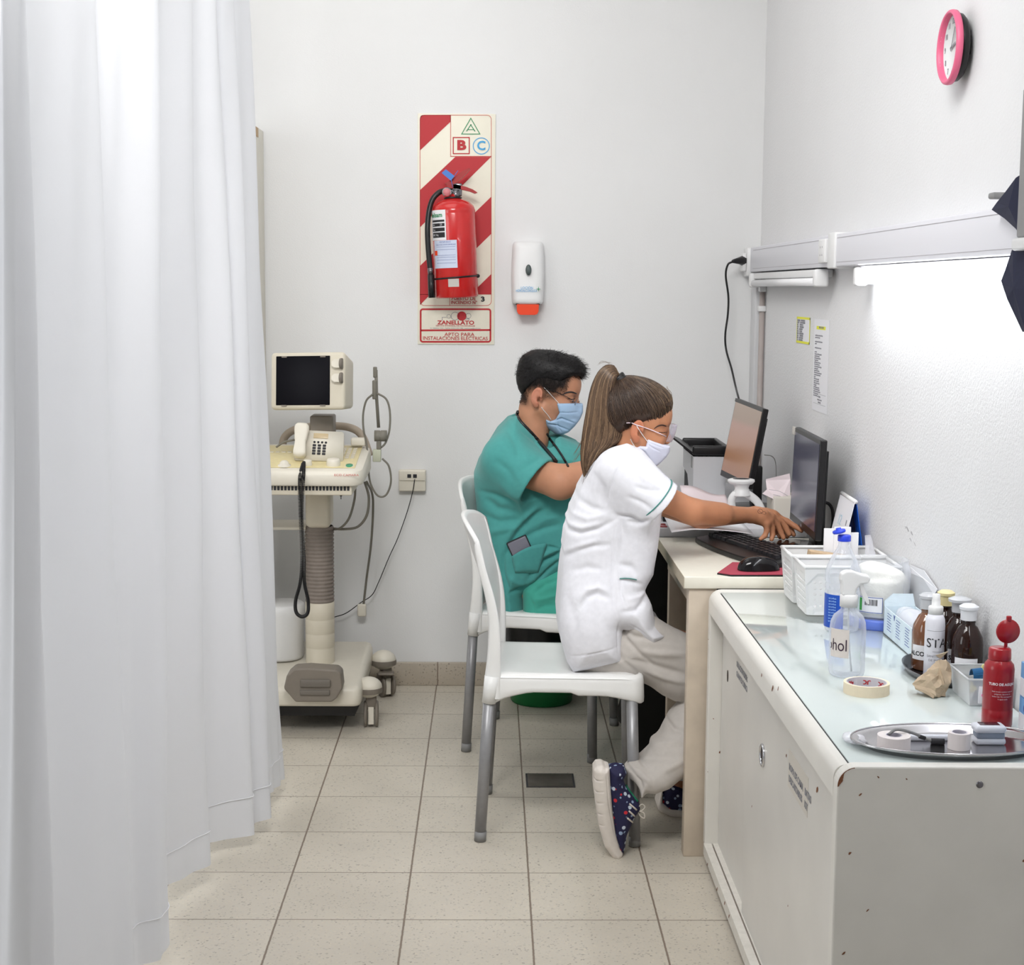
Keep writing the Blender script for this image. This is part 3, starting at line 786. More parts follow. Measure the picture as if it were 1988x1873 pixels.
q = MB(); c = P(1045.5, 561, YD-0.003); st = [(0, 0.010), (0.0015, 0.0015), (0.010, 0), (0.0015, -0.0015), (0, -0.010), (-0.0015, -0.0015), (-0.010, 0), (-0.0015, 0.0015)]
q.prism([(c.x+a, c.z+b) for a, b in st], YD-0.004, YD-0.002); q.build('green_star', m_green, d)
q = MB(); q.rbox((0.088, YB-0.08, 1.421), (0.174, YB-0.01, 1.427), 0.002); q.build('shadow_gap', m_black, d)
q = MB(); Mz = Matrix.Identity(4)
prof = [(0.0915, 1.424), (0.1715, 1.424), (0.170, 1.398), (0.165, 1.389), (0.157, 1.386), (0.106, 1.386), (0.098, 1.389), (0.093, 1.398)]
q.prism(prof, YB-0.083, YB-0.02); q.build('push_bar', m_orange, d)

# ------------------------------------------------------------------ telephone socket box and its cable
s_ = thing('phone_socket', 'beige double telephone socket on the back wall right of the trolley', 'socket', (-0.288, YB, 0.775))
q = MB(); q.rbox((-0.337, YB-0.032, 0.736), (-0.238, YB, 0.815), 0.004); q.rbox((-0.335, YB-0.036, 0.776), (-0.240, YB-0.03, 0.812), 0.002); q.build('box_body', m_us2, s_)
q = MB(); q.box((-0.305, YB-0.0375, 0.787), (-0.291, YB-0.035, 0.800)); q.box((-0.284, YB-0.0375, 0.787), (-0.270, YB-0.035, 0.800)); q.build('jack', m_ink, s_)
q = MB(); yc = YB-0.045
q.tube(smoothpath([P(805, 930, yc), P(801, 955, yc), P(790, 995, yc), P(772, 1045, yc), P(756, 1080, yc), P(735, 1130, yc), P(722, 1155, yc), P(700, 1170, yc), P(672, 1190, yc), P(648, 1198, yc)], 8), 0.0018, 6)
tag(q.build('phone_cable', m_black), 'thin dark phone cable trailing down the back wall from the socket', 'cable')
q = MB(); q.rbox(P(694, 1196, yc)+Vector((0, -0.012, 0)), P(711, 1172, yc)+Vector((0, 0.012, 0)), 0.006); 
plug = q.build('plug_connector', m_us2); tag(plug, 'small cream plug dangling on a grey cable by the back wall', 'plug')
q = MB(); q.tube(smoothpath([P(706, 1172, yc), P(712, 1120, yc), P(720, 1060, yc), P(724, 1000, yc), P(723, 960, yc-0.05), P(712, 935, yc-0.15)], 8), 0.0042, 7); q.build('plug_cable', m_cable, plug)

# ------------------------------------------------------------------ ultrasound trolley
YU = 5.30
u = thing('ultrasound_machine', 'beige wheeled ultrasound trolley with a dark screen by the curtain', 'ultrasound machine', (-0.60, 5.40, 0))
def R8(a, b, name, m, r, par=u, seg=3): return box(name, a, b, m, par, r, seg)
# monitor : slightly tilted back with deep rounded casing
MM = Matrix.Translation(P(612, 742, 5.24)) @ Matrix.Rotation(math.radians(-7), 4, 'X') @ Matrix.Rotation(math.radians(-14), 4, 'Z')
q = MB(); bm = bmesh.new(); bmesh.ops.create_cube(bm, size=1)
for v in bm.verts:
    k = 1 if v.co.y < 0 else 0.84
    v.co = Vector((v.co.x*0.262*k, v.co.y*0.15, v.co.z*0.192*k-(0 if v.co.y < 0 else 0.004)))
bmesh.ops.bevel(bm, geom=list(bm.edges)+list(bm.verts), offset=0.014, segments=4, affect='EDGES', profile=0.5)
q.frombm(bm, MM); mon = q.build('monitor_housing', m_us, u)
q = MB(); q.rbox((-0.109, -0.0775, -0.080), (0.079, -0.073, 0.082), 0.002, M=MM); sc = q.build('screen', m_screen_off, mon)
for x_, z_ in ((-0.08, 0.079), (0.055, 0.079), (-0.08, -0.082), (0.055, -0.082)): q = MB(); q.box((x_-0.009, -0.079, z_-0.002), (x_+0.009, -0.076, z_+0.003), MM); q.build('screen_clip', m_usg, sc)
for z_ in (0.055, 0.008):
    q = MB(); q.prism([(0.099, z_-0.013), (0.118, z_-0.014), (0.118, z_+0.014), (0.099, z_+0.013), (0.090, z_+0.006), (0.090, z_-0.006)], -0.092, -0.074, M=MM)
    kk = q.build('knob', m_us2, mon)
    q = MB(); q.lathe([(0, 0), (0.018, 0), (0.018, 0.006), (0, 0.006)], (0, 0, 0), 16, M=MM @ Matrix.Translation((0.118, -0.083, z_)) @ Matrix.Rotation(PI/2, 4, 'Y')); q.build('knob_rim', m_usg, kk)
R8((-0.608, 5.26, 0.965), (-0.530, 5.36, 1.05), 'monitor_neck', m_usg, 0.006)
# handle arch behind the console
q = MB(); q.tube(smoothpath([P(548, 885, 5.45), P(552, 850, 5.45), P(578, 832, 5.45), P(625, 827, 5.45), P(675, 829, 5.45), P(702, 845, 5.45), P(718, 885, 5.45)], 8), 0.0135, 12); q.build('push_handle', mat('taupe_plastic', rgb(176, 162, 146), 0.5), u)
# console
cz0, cz1 = 0.845, 0.925
def conpoly(x0, x1, y0, y1, r, n_=8):
    o = []
    for cx, cy, a0 in ((x1-r, y0+r, -90), (x1-r, y1-r, 0), (x0+r, y1-r, 90), (x0+r, y0+r, 180)):
        for k in range(n_+1): a = math.radians(a0+90*k/n_); o.append((cx+r*math.cos(a), cy+r*math.sin(a)))
    return o
def slab(q, x0, x1, y0, y1, z0f, z1f, z0b, z1b, r, ed=0.012):
    """rounded tray, front (y0) and back (y1) heights differ"""
    A = conpoly(x0, x1, y0, y1, r)
    def ringat(ins, zt):
        o = []
        for (x, y) in conpoly(x0+ins, x1-ins, y0+ins, y1-ins, max(r-ins, 0.004)):
            f_ = (y-y0)/(y1-y0); o.append((x, y, (z0f+(z0b-z0f)*f_)*(1-zt)+(z1f+(z1b-z1f)*f_)*zt))
        return o
    rings = [ringat(ed, 0), ringat(ed*0.3, 0.06), ringat(0, 0.2), ringat(0, 0.75), ringat(ed*0.3, 0.93), ringat(ed, 1.0)]
    n_ = len(A); vs = [p for rg in rings for p in rg]
    fs = [(k*n_+i, k*n_+(i+1) % n_, (k+1)*n_+(i+1) % n_, (k+1)*n_+i) for k in range(len(rings)-1) for i in range(n_)]
    fs += [tuple(reversed(range(n_))), tuple(range((len(rings)-1)*n_, len(rings)*n_))]
    q.add(vs, fs, True)
q = MB(); slab(q, -0.80, -0.408, 4.98, 5.38, 0.845, 0.895, 0.85, 0.945, 0.055, 0.016); con = q.build('console', m_us2, u, autosmooth=40)
MT = Matrix(((1, 0, 0, 0), (0, math.cos(0.124), -math.sin(0.124), 4.98), (0, math.sin(0.124), math.cos(0.124), 0.895), (0, 0, 0, 1)))
q = MB(); q.rbox((-0.78, 0.045, 0.0003), (-0.437, 0.36, 0.0025), 0.001, M=MT); q.build('control_panel', m_panelprint, con)
for i in range(9):
    for j in range(3): q = MB(); q.rbox((-0.50+j*0.018, 0.17+i*0.018, 0.002), (-0.487+j*0.018, 0.182+i*0.018, 0.0045), 0.001, M=MT); q.build('key', m_us, con)
for i in range(6): q = MB(); q.rbox((-0.76+i*0.02, 0.25, 0.002), (-0.746+i*0.02, 0.262, 0.0045), 0.001, M=MT); q.build('key', m_us, con)
q = MB(); q.box((-0.47, 0.052, 0.0028), (-0.443, 0.085, 0.0032), MT); q.build('white_marking', m_us2, con)
for x_, y_, r_, hh in ((-0.509, 0.075, 0.0205, 0.022), (-0.592, 0.075, 0.0125, 0.018)):
    q = MB(); q.lathe([(r_*1.12, 0), (r_*1.1, hh*0.5), (r_, hh*0.9), (r_*0.9, hh), (0, hh)], (0, 0, 0), 24, M=MT @ Matrix.Translation((x_, y_, 0.002))); q.build('rotary_knob', m_us2, con)
q = MB(); q.lathe([(0.021, 0), (0.021, 0.004), (0.015, 0.006), (0.0145, 0.012), (0.008, 0.018), (0, 0.020)], (0, 0, 0), 24, M=MT @ Matrix.Translation((-0.666, 0.062, 0.002))); q.build('trackball', m_us2, con)
q = MB(); q.lathe([(0, 0.004), (0.0115, 0.004), (0.0115, 0)], (0, 0, 0), 20, M=MT @ Matrix.Translation((-0.457, 0.068, 0.002)) @ Matrix.Diagonal((1, 1.6, 1, 1))); q.build('green_button', mat('green_button', rgb(60, 150, 110), 0.4), con)
q = MB(); q.rbox((-0.475, 5.30, 0.945), (-0.425, 5.335, 0.972), 0.006); q.build('probe_connector', m_us2, con)
q = MB(); v = P(664, 914, 4.975); q.text('ECO CAMARA', 0.0095, Matrix.Translation((-0.46, 4.9755, 0.884)) @ basis((0, 0, 0), (1, 0, 0), (0, 0, 1)), 'CENTER', 1.3); q.build('console_lettering', m_redl, con)
# vent row under the console
R8((-0.80, 5.00, 0.815), (-0.445, 5.36, 0.85), 'vent_tray', m_us, 0.004)
q = MB()
for i in range(30): q.box((-0.785+i*0.0112, 4.9985, 0.831), (-0.7775+i*0.0112, 5.001, 0.845))
q.build('vent_slots', m_ink, u)
# neck, bellows, column
q = MB(); q.rbox((-0.632, 5.30, 0.66), (-0.545, 5.42, 0.82), 0.02, 4); q.rbox((-0.66, 5.24, 0.79), (-0.50, 5.42, 0.83), 0.01); q.build('upper_column', m_us, u)
q = MB(); prof = []
for i in range(20):
    z = 0.395+i*(0.265/20); prof += [(0.0465, z), (0.0495, z+0.003), (0.0505, z+0.0066), (0.0495, z+0.010)]
prof.append((0.0465, 0.662)); q.lathe(prof, (-0.590, 5.36, 0), 32); q.build('bellows', m_bellow, u)
q = MB(); q.lathe([(0.0505, 0.14), (0.0505, 0.235), (0.0498, 0.2365), (0.0505, 0.238), (0.0505, 0.285), (0.0498, 0.2865), (0.0505, 0.288), (0.0505, 0.335), (0.0498, 0.3365), (0.0505, 0.338), (0.0505, 0.395), (0.045, 0.398)], (-0.590, 5.36, 0), 32); q.build('lower_column', m_us, u)
R8((-0.80, 5.32, 0.652), (-0.633, 5.50, 0.662), 'side_shelf', m_us2, 0.003)
# base
q = MB(); slab(q, -0.82, -0.425, 5.07, 5.62, 0.095, 0.165, 0.11, 0.20, 0.03, 0.02); q.build('base', m_us2, u, autosmooth=50)
q = MB(); q.prism([(-0.74, 0.10), (-0.43, 0.10), (-0.45, 0.055), (-0.72, 0.055)], 5.12, 5.55); q.build('base_underside', m_black, u)
foot = [(553, 1330), (558, 1308), (572, 1296), (600, 1294), (655, 1298), (663, 1305), (666, 1333), (655, 1352), (645, 1360), (575, 1360), (562, 1345), (553, 1335)]
q = MB(); q.prism([(P(x, y, 5.04).x, P(x, y, 5.04).z) for x, y in foot], 5.02, 5.10)
st = q.build('foot_step', m_usg, u); bv = st.modifiers.new('b', 'BEVEL'); bv.width = 0.006; bv.segments = 3
q = MB(); a, b_ = P(583, 1319, 5.018), P(642, 1334, 5.018); q.rbox((a.x, 5.012, b_.z), (b_.x, 5.022, a.z), 0.004); q.rbox((P(582, 1340, 5.015).x, 5.014, P(582, 1350, 5.015).z), (P(640, 1340, 5.015).x, 5.022, P(640, 1340, 5.015).z), 0.003); q.build('step_pad', mat('step_grey', rgb(112, 106, 98), 0.6), st)
def caster(x, y, rz, dome):
    q = MB(); q.sphere((x, y, 0.135), (0.046, 0.046, 0.036), 24); dm = q.build('wheel_cover', m_us2, u)
    q = MB(); q.lathe([(0.0465, -0.014), (0.0475, -0.005), (0.0465, 0.004)], (x, y, 0.133), 32); q.build('cover_band', m_usg, dm)
    M = Matrix.Translation((x+0.008, y, 0)) @ Matrix.Rotation(rz, 4, 'Z')
    q = MB(); q.rbox((-0.018, -0.02, 0.062), (0.018, 0.02, 0.11), 0.006, M=M); fk = q.build('caster_fork', m_usg, u)
    for sx in (-0.019, 0.019):
        q = MB(); q.lathe([(0, -0.006), (0.03, -0.006), (0.041, -0.005), (0.044, -0.002), (0.044, 0.002), (0.041, 0.005), (0.03, 0.006), (0, 0.006)], (0, 0, 0), 28, M=M @ Matrix.Translation((sx, 0, 0.044)), axis='X'); q.build('wheel', m_usg, fk)
    q = MB(); q.rbox((-0.010, -0.028, 0.012), (0.010, 0.028, 0.072), 0.003, M=M); q.build('hub', m_us2, fk)
caster(-0.408, 5.19, 0.05, 1); caster(-0.385, 5.585, 0.45, 1); caster(-0.80, 5.19, 0.1, 1); caster(-0.80, 5.585, 0.3, 1)
q = MB(); q.rbox((-0.40, 5.52, 0.092), (-0.345, 5.56, 0.10), 0.003); q.build('brake_pedal', m_usg, u)
# probe arm and cables on the right side
q = MB(); q.tube([P(730, 718, 5.32), P(731, 770, 5.32), P(735, 830, 5.32)], 0.0055, 8); q.rbox(P(724.5, 733, 5.32)+Vector((0, -.006, 0)), P(732, 712, 5.32)+Vector((0, .006, 0)), 0.003); q.rbox(P(723, 775, 5.31)+Vector((0, -.006, 0)), P(731, 738, 5.32)+Vector((0, .006, 0)), 0.003)
q.build('cable_arm', m_cable, u)
q = MB(); c = P(738.5, 846, 5.30); q.lathe([(0, -0.020), (0.019, -0.020), (0.019, -0.002), (0.017, 0), (0.019, 0.002), (0.019, 0.022), (0, 0.022)], c, 20, axis='X'); q.rbox(P(731, 872, 5.3)+Vector((0, -.008, 0)), P(740, 855, 5.3)+Vector((0, .008, 0)), 0.003); q.build('arm_clamp', m_cable, u)
q = MB(); q.rbox(P(724, 896, 5.3)+Vector((0, -.012, 0)), P(740, 872, 5.3)+Vector((0, .012, 0)), 0.003); q.build('probe_holder', mat('pale_green_grey', rgb(188, 190, 170), 0.4), u)
q = MB(); q.tube(smoothpath([P(724, 765, 5.3), P(711, 778, 5.3), P(705, 805, 5.3), P(706, 835, 5.3), P(712, 865, 5.3), P(716, 920, 5.28), P(722, 945, 5.28), P(735, 963, 5.28), P(750, 960, 5.28), P(759, 935, 5.28), P(755, 905, 5.28), P(742, 890, 5.28)], 8), 0.0034, 8); q.build('probe_cable', m_cable, u)
q = MB(); q.tube(smoothpath([P(732, 763, 5.3), P(750, 775, 5.3), P(757, 800, 5.3), P(756, 835, 5.3), P(748, 860, 5.3), P(738, 870, 5.3)], 8), 0.0034, 8); q.build('probe_cable', m_cable, u)
q = MB(); q.tube(smoothpath([P(690, 940, 5.3), P(688, 970, 5.3), P(678, 1005, 5.3), P(662, 1024, 5.32), P(646, 1028, 5.36)], 8), 0.004, 8); q.build('probe_cable', m_cable, u)
q = MB(); q.tube(smoothpath([P(708, 935, 5.3), P(716, 965, 5.3), P(712, 1000, 5.3), P(695, 1022, 5.32), P(670, 1027, 5.34), P(646, 1026, 5.36)], 8), 0.0045, 8); q.build('probe_cable', m_cable, u)
q = MB(); q.tube(smoothpath([P(536, 868, 5.2), P(552, 858, 5.2), P(574, 853, 5.2)], 8), 0.0035, 8); q.build('probe_cable', m_cable, u)
q = MB(); q.tube([P(662, 954, 5.25), P(662, 963, 5.25)], 0.004, 8); q.tube([P(662, 963, 5.25), P(662, 969, 5.25)], 0.0015, 6); q.build('jack_plug', m_black, u)
q = MB(); q.lathe([(0, 0.002), (0.072, 0), (0.078, 0.01), (0.080, 0.15), (0.083, 0.165), (0.083, 0.19), (0.075, 0.196), (0, 0.196)], (-0.73, 5.40, 0.188), 32)
tag(q.build('white_tub', m_white), 'round white tub with lid standing on the trolley base behind the curtain edge', 'tub')

# ------------------------------------------------------------------ telephone on the console
ph = thing('desk_telephone', 'white desk telephone with black keys resting on the ultrasound console', 'telephone', (-0.56, 5.12, 0.92))
MP = Matrix.Translation(P(621, 868, 5.14)) @ Matrix.Rotation(math.radians(2.5), 4, 'Y') @ Matrix.Rotation(math.radians(-28), 4, 'X')
q = MB(); bm = bmesh.new(); bmesh.ops.create_cube(bm, size=1)
for v in bm.verts: v.co = Vector((v.co.x*(0.152 if v.co.z > 0 else 0.160), v.co.y*0.035, v.co.z*0.105))
bmesh.ops.bevel(bm, geom=list(bm.edges)+list(bm.verts), offset=0.004, segments=2, affect='EDGES'); q.frombm(bm, MP); q.build('phone_body', m_us2, ph)
q = MB(); q.prism([(0, 0), (0.06, 0), (0.01, 0.07)], -0.06, 0.06, 'X', M=Matrix.Translation((-0.556, 5.135, 0.918))); q.build('stand', m_us2, ph)
q = MB(); q.rbox((-0.022, -0.0195, 0.024), (0.026, -0.017, 0.042), 0.002, M=MP); q.build('display', mat('phone_display', rgb(196, 176, 140), 0.3), ph)
for i in range(4):
    q = MB(); q.lathe([(0, 0), (0.0038, 0), (0.0038, -0.002), (0, -0.002)], (0, 0, 0), 10, M=MP @ Matrix.Translation((-0.017+i*0.0125, -0.0175, 0.010)), axis='Y'); q.build('function_key', m_ink, ph)
for i in range(4):
    for j in range(3):
        q = MB(); q.rbox((-0.022+j*0.0165, -0.0205, -0.005-i*0.0098), (-0.011+j*0.0165, -0.017, 0.0025-i*0.0098), 0.0015, M=MP); q.build('number_key', m_ink, ph)
q = MB()
def hs(u_, v_):
    t_ = v_*2-1; L_ = 0.062
    w_ = 0.0215+0.004*math.cos(PI*t_*1.0)*-0.6; th = 0.014+0.010*abs(t_)**2; e_ = (max(0, 1-abs(t_)**8))**0.5
    a = 2*PI*u_; c_, s1 = math.cos(a), math.sin(a); ex = 0.6
    return MP @ Vector((-0.060+math.copysign(abs(c_)**ex, c_)*w_*e_*(1.08 if t_ > 0 else 0.95), -0.034-0.006*(1-t_*t_)+math.copysign(abs(s1)**ex, s1)*th*e_, 0.006+t_*L_))
q.grid(hs, 28, 26, closed_u=True); q.build('handset', m_us2, ph)
q = MB(); pts = []
cp0 = smoothpath([P(590, 897, 5.02), P(589, 930, 4.97), P(586, 1000, 4.95), P(590, 1080, 4.95), P(591, 1130, 4.95), P(598, 1165, 4.95), P(597, 1190, 4.95), P(586, 1197, 4.95), P(575, 1188, 4.95), P(574, 1165, 4.95), P(583, 1130, 4.95), P(586, 1080, 4.955), P(583, 1000, 4.96), P(582, 930, 4.975), P(588, 900, 5.03)], 60)
for i in range(len(cp0)-1):
    a, b_ = cp0[i], cp0[i+1]; tdir = (b_-a).normalized(); s1 = tdir.cross(Vector((0, 1, 0))).normalized(); s2 = tdir.cross(s1)
    for k in range(3):
        aa = 2*PI*(i*3+k)*0.155; rr = 0.0052
        pts.append(a.lerp(b_, k/3)+s1*math.cos(aa)*rr+s2*math.sin(aa)*rr)
q.tube(pts, 0.0011, 4, caps=True); q.build('coiled_cord', m_black, ph)
# ------------------------------------------------------------------ bistro chairs
def make_chair(name, label, org, rz, grp):
    """near rear foot at org, local +x towards the front, +y to the far side"""
    t = thing(name, label, 'chair', org, rz, grp)
    T = Matrix.Translation(Vector(org)) @ Matrix.Rotation(rz, 4, 'Z')
    ax_, Wd = 0.055, 0.40     # rear feet splay backwards from the shell
    # shell by side outline; rear posts widen down into leg sleeves
    seat_prof = []
    def V_(x, y, z): return T @ Vector((x, y, z))
    # seat: dished panel with deep rounded apron
    q = MB(); n1, n2 = 26, 22
    def seat(u, v):
        x = 0.03+(0.435-0.03)*u; y = -0.005+(Wd+0.01)*v
        dish = -0.012*math.sin(PI*min(1, max(0, u)))*math.sin(PI*v)
        fr = max(0, (u-0.86)/0.14); z = 0.462+dish-0.022*fr*fr
        ed = min(v, 1-v); z -= 0.010*max(0, (0.05-ed)/0.05)**2
        r7 = 0.037
        for yc7, sg7 in ((-0.005+r7, -1), (Wd+0.005-r7, 1)):
            dx7, dy7 = x-(0.435-r7), (y-yc7)*sg7
            if dx7 > 0 and dy7 > 0:
                l7 = math.hypot(dx7, dy7)
                if l7 > r7-0.001: x = 0.435-r7+dx7/l7*(r7-0.001); y = yc7+sg7*dy7/l7*(r7-0.001)
        return V_(x, y, z)
    q.grid(seat, n1, n2)
    # apron ring with arched lower edge
    path = []; r_ = 0.035
    x0, x1, y0, y1 = 0.03, 0.435, -0.005, Wd+0.005
    for cx, cy, a0 in ((x1-r_, y0+r_, -90), (x1-r_, y1-r_, 0), (x0+0.01, y1-0.01, 90), (x0+0.01, y0+0.01, 180)):
        rr = r_ if cx > 0.2 else 0.01
        for k in range(7): a = math.radians(a0+15*k); path.append((cx+rr*math.cos(a), cy+rr*math.sin(a)))
    full = []
    for i in range(len(path)):
        a, b_ = path[i], path[(i+1) % len(path)]; d_ = math.hypot(b_[0]-a[0], b_[1]-a[1]); k_ = max(1, int(d_/0.02))
        for j in range(k_): full.append((a[0]+(b_[0]-a[0])*j/k_, a[1]+(b_[1]-a[1])*j/k_))
    n_ = len(full); rows = 7; vs = []; fs = []
    cx, cy = (x0+x1)/2, (y0+y1)/2
    for (x, y) in full:
        # arch: low at corners, higher mid-side
        fx = min(abs(x-x0), abs(x-x1))/(x1-x0)*2; fy = min(abs(y-y0), abs(y-y1))/(y1-y0)*2
        side = fx if (abs(y-y0) < 0.03 or abs(y-y1) < 0.03) else fy
        lo = 0.383+0.030*min(1, max(0, side*2.2-0.1))**0.6*(1.0 if x < 0.25 else 0.75)
        for k, (ins, zz) in enumerate(((0.018, 0.4605), (0.008, 0.4585), (0.002, 0.452), (0.0, 0.440), (-0.001, (0.44+lo)/2), (-0.002, lo+0.004), (0.003, lo))):
            dx, dy = cx-x, cy-y; l_ = math.hypot(dx, dy); vs.append(V_(x+dx/l_*ins, y+dy/l_*ins, zz))
        vs.append(V_(x+dx/l_*0.012, y+dy/l_*0.012, lo+0.003)); vs.append(V_(x+dx/l_*0.012, y+dy/l_*0.012, 0.445))
    R9 = 9
    for i in range(n_):
        j = (i+1) % n_
        for k in range(R9-1): fs.append((i*R9+k, j*R9+k, j*R9+k+1, i*R9+k+1))
    q.add(vs, fs, True); q.build('seat', m_chair, t)
    # backrest: curved panel between two posts, flaring backwards at the top
    q = MB()
    def backx(s):   # centre line of the post, s=0 at seat, 1 at top
        return 0.030+0.012*math.sin(PI*min(1, s*1.3))-0.018*s-0.022*max(0, (s-0.35)/0.65)**1.9
    def back(u, v, off=0.0):
        s = u; vv = v*2-1; z = 0.455+(0.864-0.455)*s-0.042*abs(vv)**3*s**3
        x = backx(s)-0.048*(1-vv*vv)*(0.30+0.70*s*s)+off
        y = Wd/2+vv*(Wd/2+0.006+0.010*s)
        return V_(x, y, z)
    q.grid(lambda a, b_: back(a, b_, 0.004), 34, 26); n0 = len(q.v)
    q.grid(lambda a, b_: back(a, b_, -0.008), 34, 26)
    # close the rim
    rim = [(0, j) for j in range(26)]+[(i, 25) for i in range(1, 34)]+[(33, j) for j in range(24, -1, -1)]+[(i, 0) for i in range(32, 0, -1)]
    base = n0-34*26
    q.add([], [], True)
    for a in range(len(rim)):
        i0, j0 = rim[a]; i1, j1 = rim[(a+1) % len(rim)]
        q.f.append((base+i0*26+j0, base+i1*26+j1, n0+i1*26+j1, n0+i0*26+j0)); q.m.append(0); q.smooth.append(True)
    # side posts as thick bands, wide and flowing down to the leg sleeves
    for ysgn, yy in ((-1, 0.0), (1, Wd)):
        prof_f = []; 
        for k in range(30):
            s = k/29; z = 0.395+(0.824-0.395)*s
            sb = max(0, (z-0.455)/(0.822-0.455)); xc = backx(sb)
            tp9 = 1-0.75*max(0, (sb-0.93)/0.07)**2; wf = (0.018+0.005*(1-sb)**3)*tp9; wb = (0.014+0.006*(1-sb)**3)*tp9
            prof_f.append((xc+wf*(1-0.75*sb), xc-wb, z))
        ring_ = []
        for (xf, xb, z) in prof_f:
            for k in range(12):
                a = 2*PI*k/12; ex = 0.7
                ring_.append(V_((xf+xb)/2+(xf-xb)/2*math.copysign(abs(math.cos(a))**ex, math.cos(a)), yy+0.0115*math.copysign(abs(math.sin(a))**ex, math.sin(a))+ysgn*0.010*max(0, (z-0.455)/(0.413)), z))
        fs = [(k*12+i, k*12+(i+1) % 12, (k+1)*12+(i+1) % 12, (k+1)*12+i) for k in range(29) for i in range(12)]
        fs += [tuple(range(29*12, 30*12))]
        q.add(ring_, fs, True)
    q.build('backrest', m_chair, t)
    feet = {'rn': ((0.0, 0.0), (0.022, 0.0)), 'fn': ((0.415, -0.02), (0.403, 0.012)), 'rf': ((0.0, Wd), (0.022, Wd)), 'ff': ((0.415, Wd+0.02), (0.403, Wd-0.012))}
    for k, ((fx, fy), (tx, ty)) in feet.items():
        if k[0] == 'r':
            # sleeve moulded into the shell
            q = MB(); a = Vector((tx+0.008, ty, 0.455)); b_ = Vector((tx-0.0005, ty, 0.383))
            q.tube([T @ a, T @ a.lerp(b_, 0.5), T @ b_], [0.0205, 0.0195, 0.0185], 16); q.build('leg_sleeve', m_chair, t)
        q = MB(); a, b_ = T @ Vector((fx, fy, 0.0)), T @ Vector((tx, ty, 0.40)); q.tube([a+Vector((0, 0, 0.018)), b_], 0.0155, 16); lg = q.build('leg', m_grey_leg, t)
        q = MB(); dr = (b_-a).normalized(); q.tube([a+Vector((0, 0, 0.001)), a+dr*0.028], 0.0163, 16); q.build('foot_cap', m_greyp, lg)
    return t
make_chair('bistro_chair', 'white plastic chair with grey legs nearest the camera, under the woman', (-0.022, 4.076, 0), math.radians(-2.4), 'white bistro chairs')
make_chair('bistro_chair', 'white plastic chair with grey legs behind, under the man in teal', (-0.073, 4.901, 0), math.radians(-13.5), 'white bistro chairs')

# bin with black liner between the chairs
bn = thing('waste_bin', 'round green bin with a black liner under the farther white chair', 'bin', (0.19, 5.48, 0))
q = MB(); q.lathe([(0, 0.004), (0.108, 0.0), (0.112, 0.006), (0.13, 0.30), (0.134, 0.31), (0.13, 0.312), (0.124, 0.30), (0, 0.05)], (0.19, 5.54, 0), 32); q.build('bin_body', m_bin, bn)
q = MB(); q.lathe([(0.139, 0.10), (0.141, 0.30), (0.137, 0.32), (0.126, 0.318), (0.12, 0.2), (0, 0.18)], (0.19, 5.54, 0), 32); q.build('liner_bag', m_bag, bn)

# floor drain
dr = thing('floor_drain', 'small rectangular metal drain cover set in the floor tiles', 'drain cover', (0.18, 4.6, 0))
q = MB(); q.box((0.113, 4.532, 0.0), (0.260, 4.664, 0.0022)); q.build('drain_frame', m_steeld, dr)
q = MB(); q.rbox((0.119, 4.540, 0.0), (0.254, 4.657, 0.0032), 0.001); q.build('cover_plate', mat('dull_zinc', rgb(120, 112, 104), 0.35, metal=0.6, noise=0.12, nscale=30), dr)

# ------------------------------------------------------------------ desks
dk = thing('desk', 'cream laminate desk with worn legs in front of the woman', 'desk', (0.74, 4.29, 0))
box('desktop', (0.499, 3.955, 0.717), (0.965, 4.60, 0.748), m_desk, dk, 0.002)
box('edge_band', (0.4985, 3.954, 0.7175), (0.4995, 4.60, 0.7475), mat('edge_line', rgb(190, 178, 156), 0.5), dk)
for x0, x1, y0, y1 in ((0.513, 0.585, 3.962, 4.005), (0.530, 0.60, 4.545, 4.585), (0.90, 0.955, 3.962, 4.005), (0.90, 0.955, 4.545, 4.585)):
    box('leg', (x0, y0, 0), (x1, y1, 0.717), m_deskl, dk, 0.002)
box('apron', (0.528, 3.975, 0.655), (0.55, 4.58, 0.717), m_deskl, dk, 0.002); box('rear_apron', (0.93, 3.98, 0.645), (0.945, 4.57, 0.715), m_deskl, dk)
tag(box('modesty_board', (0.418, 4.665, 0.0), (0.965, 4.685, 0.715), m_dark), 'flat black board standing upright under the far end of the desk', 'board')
d2 = thing('desk', 'greyish white desk at the back in front of the man', 'desk', (0.74, 5.15, 0))
box('desktop', (0.486, 4.61, 0.747), (0.946, 5.72, 0.775), m_desk2, d2, 0.003)
for x0, y0 in ((0.52, 4.72), (0.52, 5.62), (0.90, 4.72), (0.90, 5.62)): box('leg', (x0, y0, 0), (x0+0.04, y0+0.04, 0.748), m_desk2, d2)
box('rear_apron', (0.93, 4.76, 0.68), (0.945, 5.62, 0.748), m_desk2, d2)

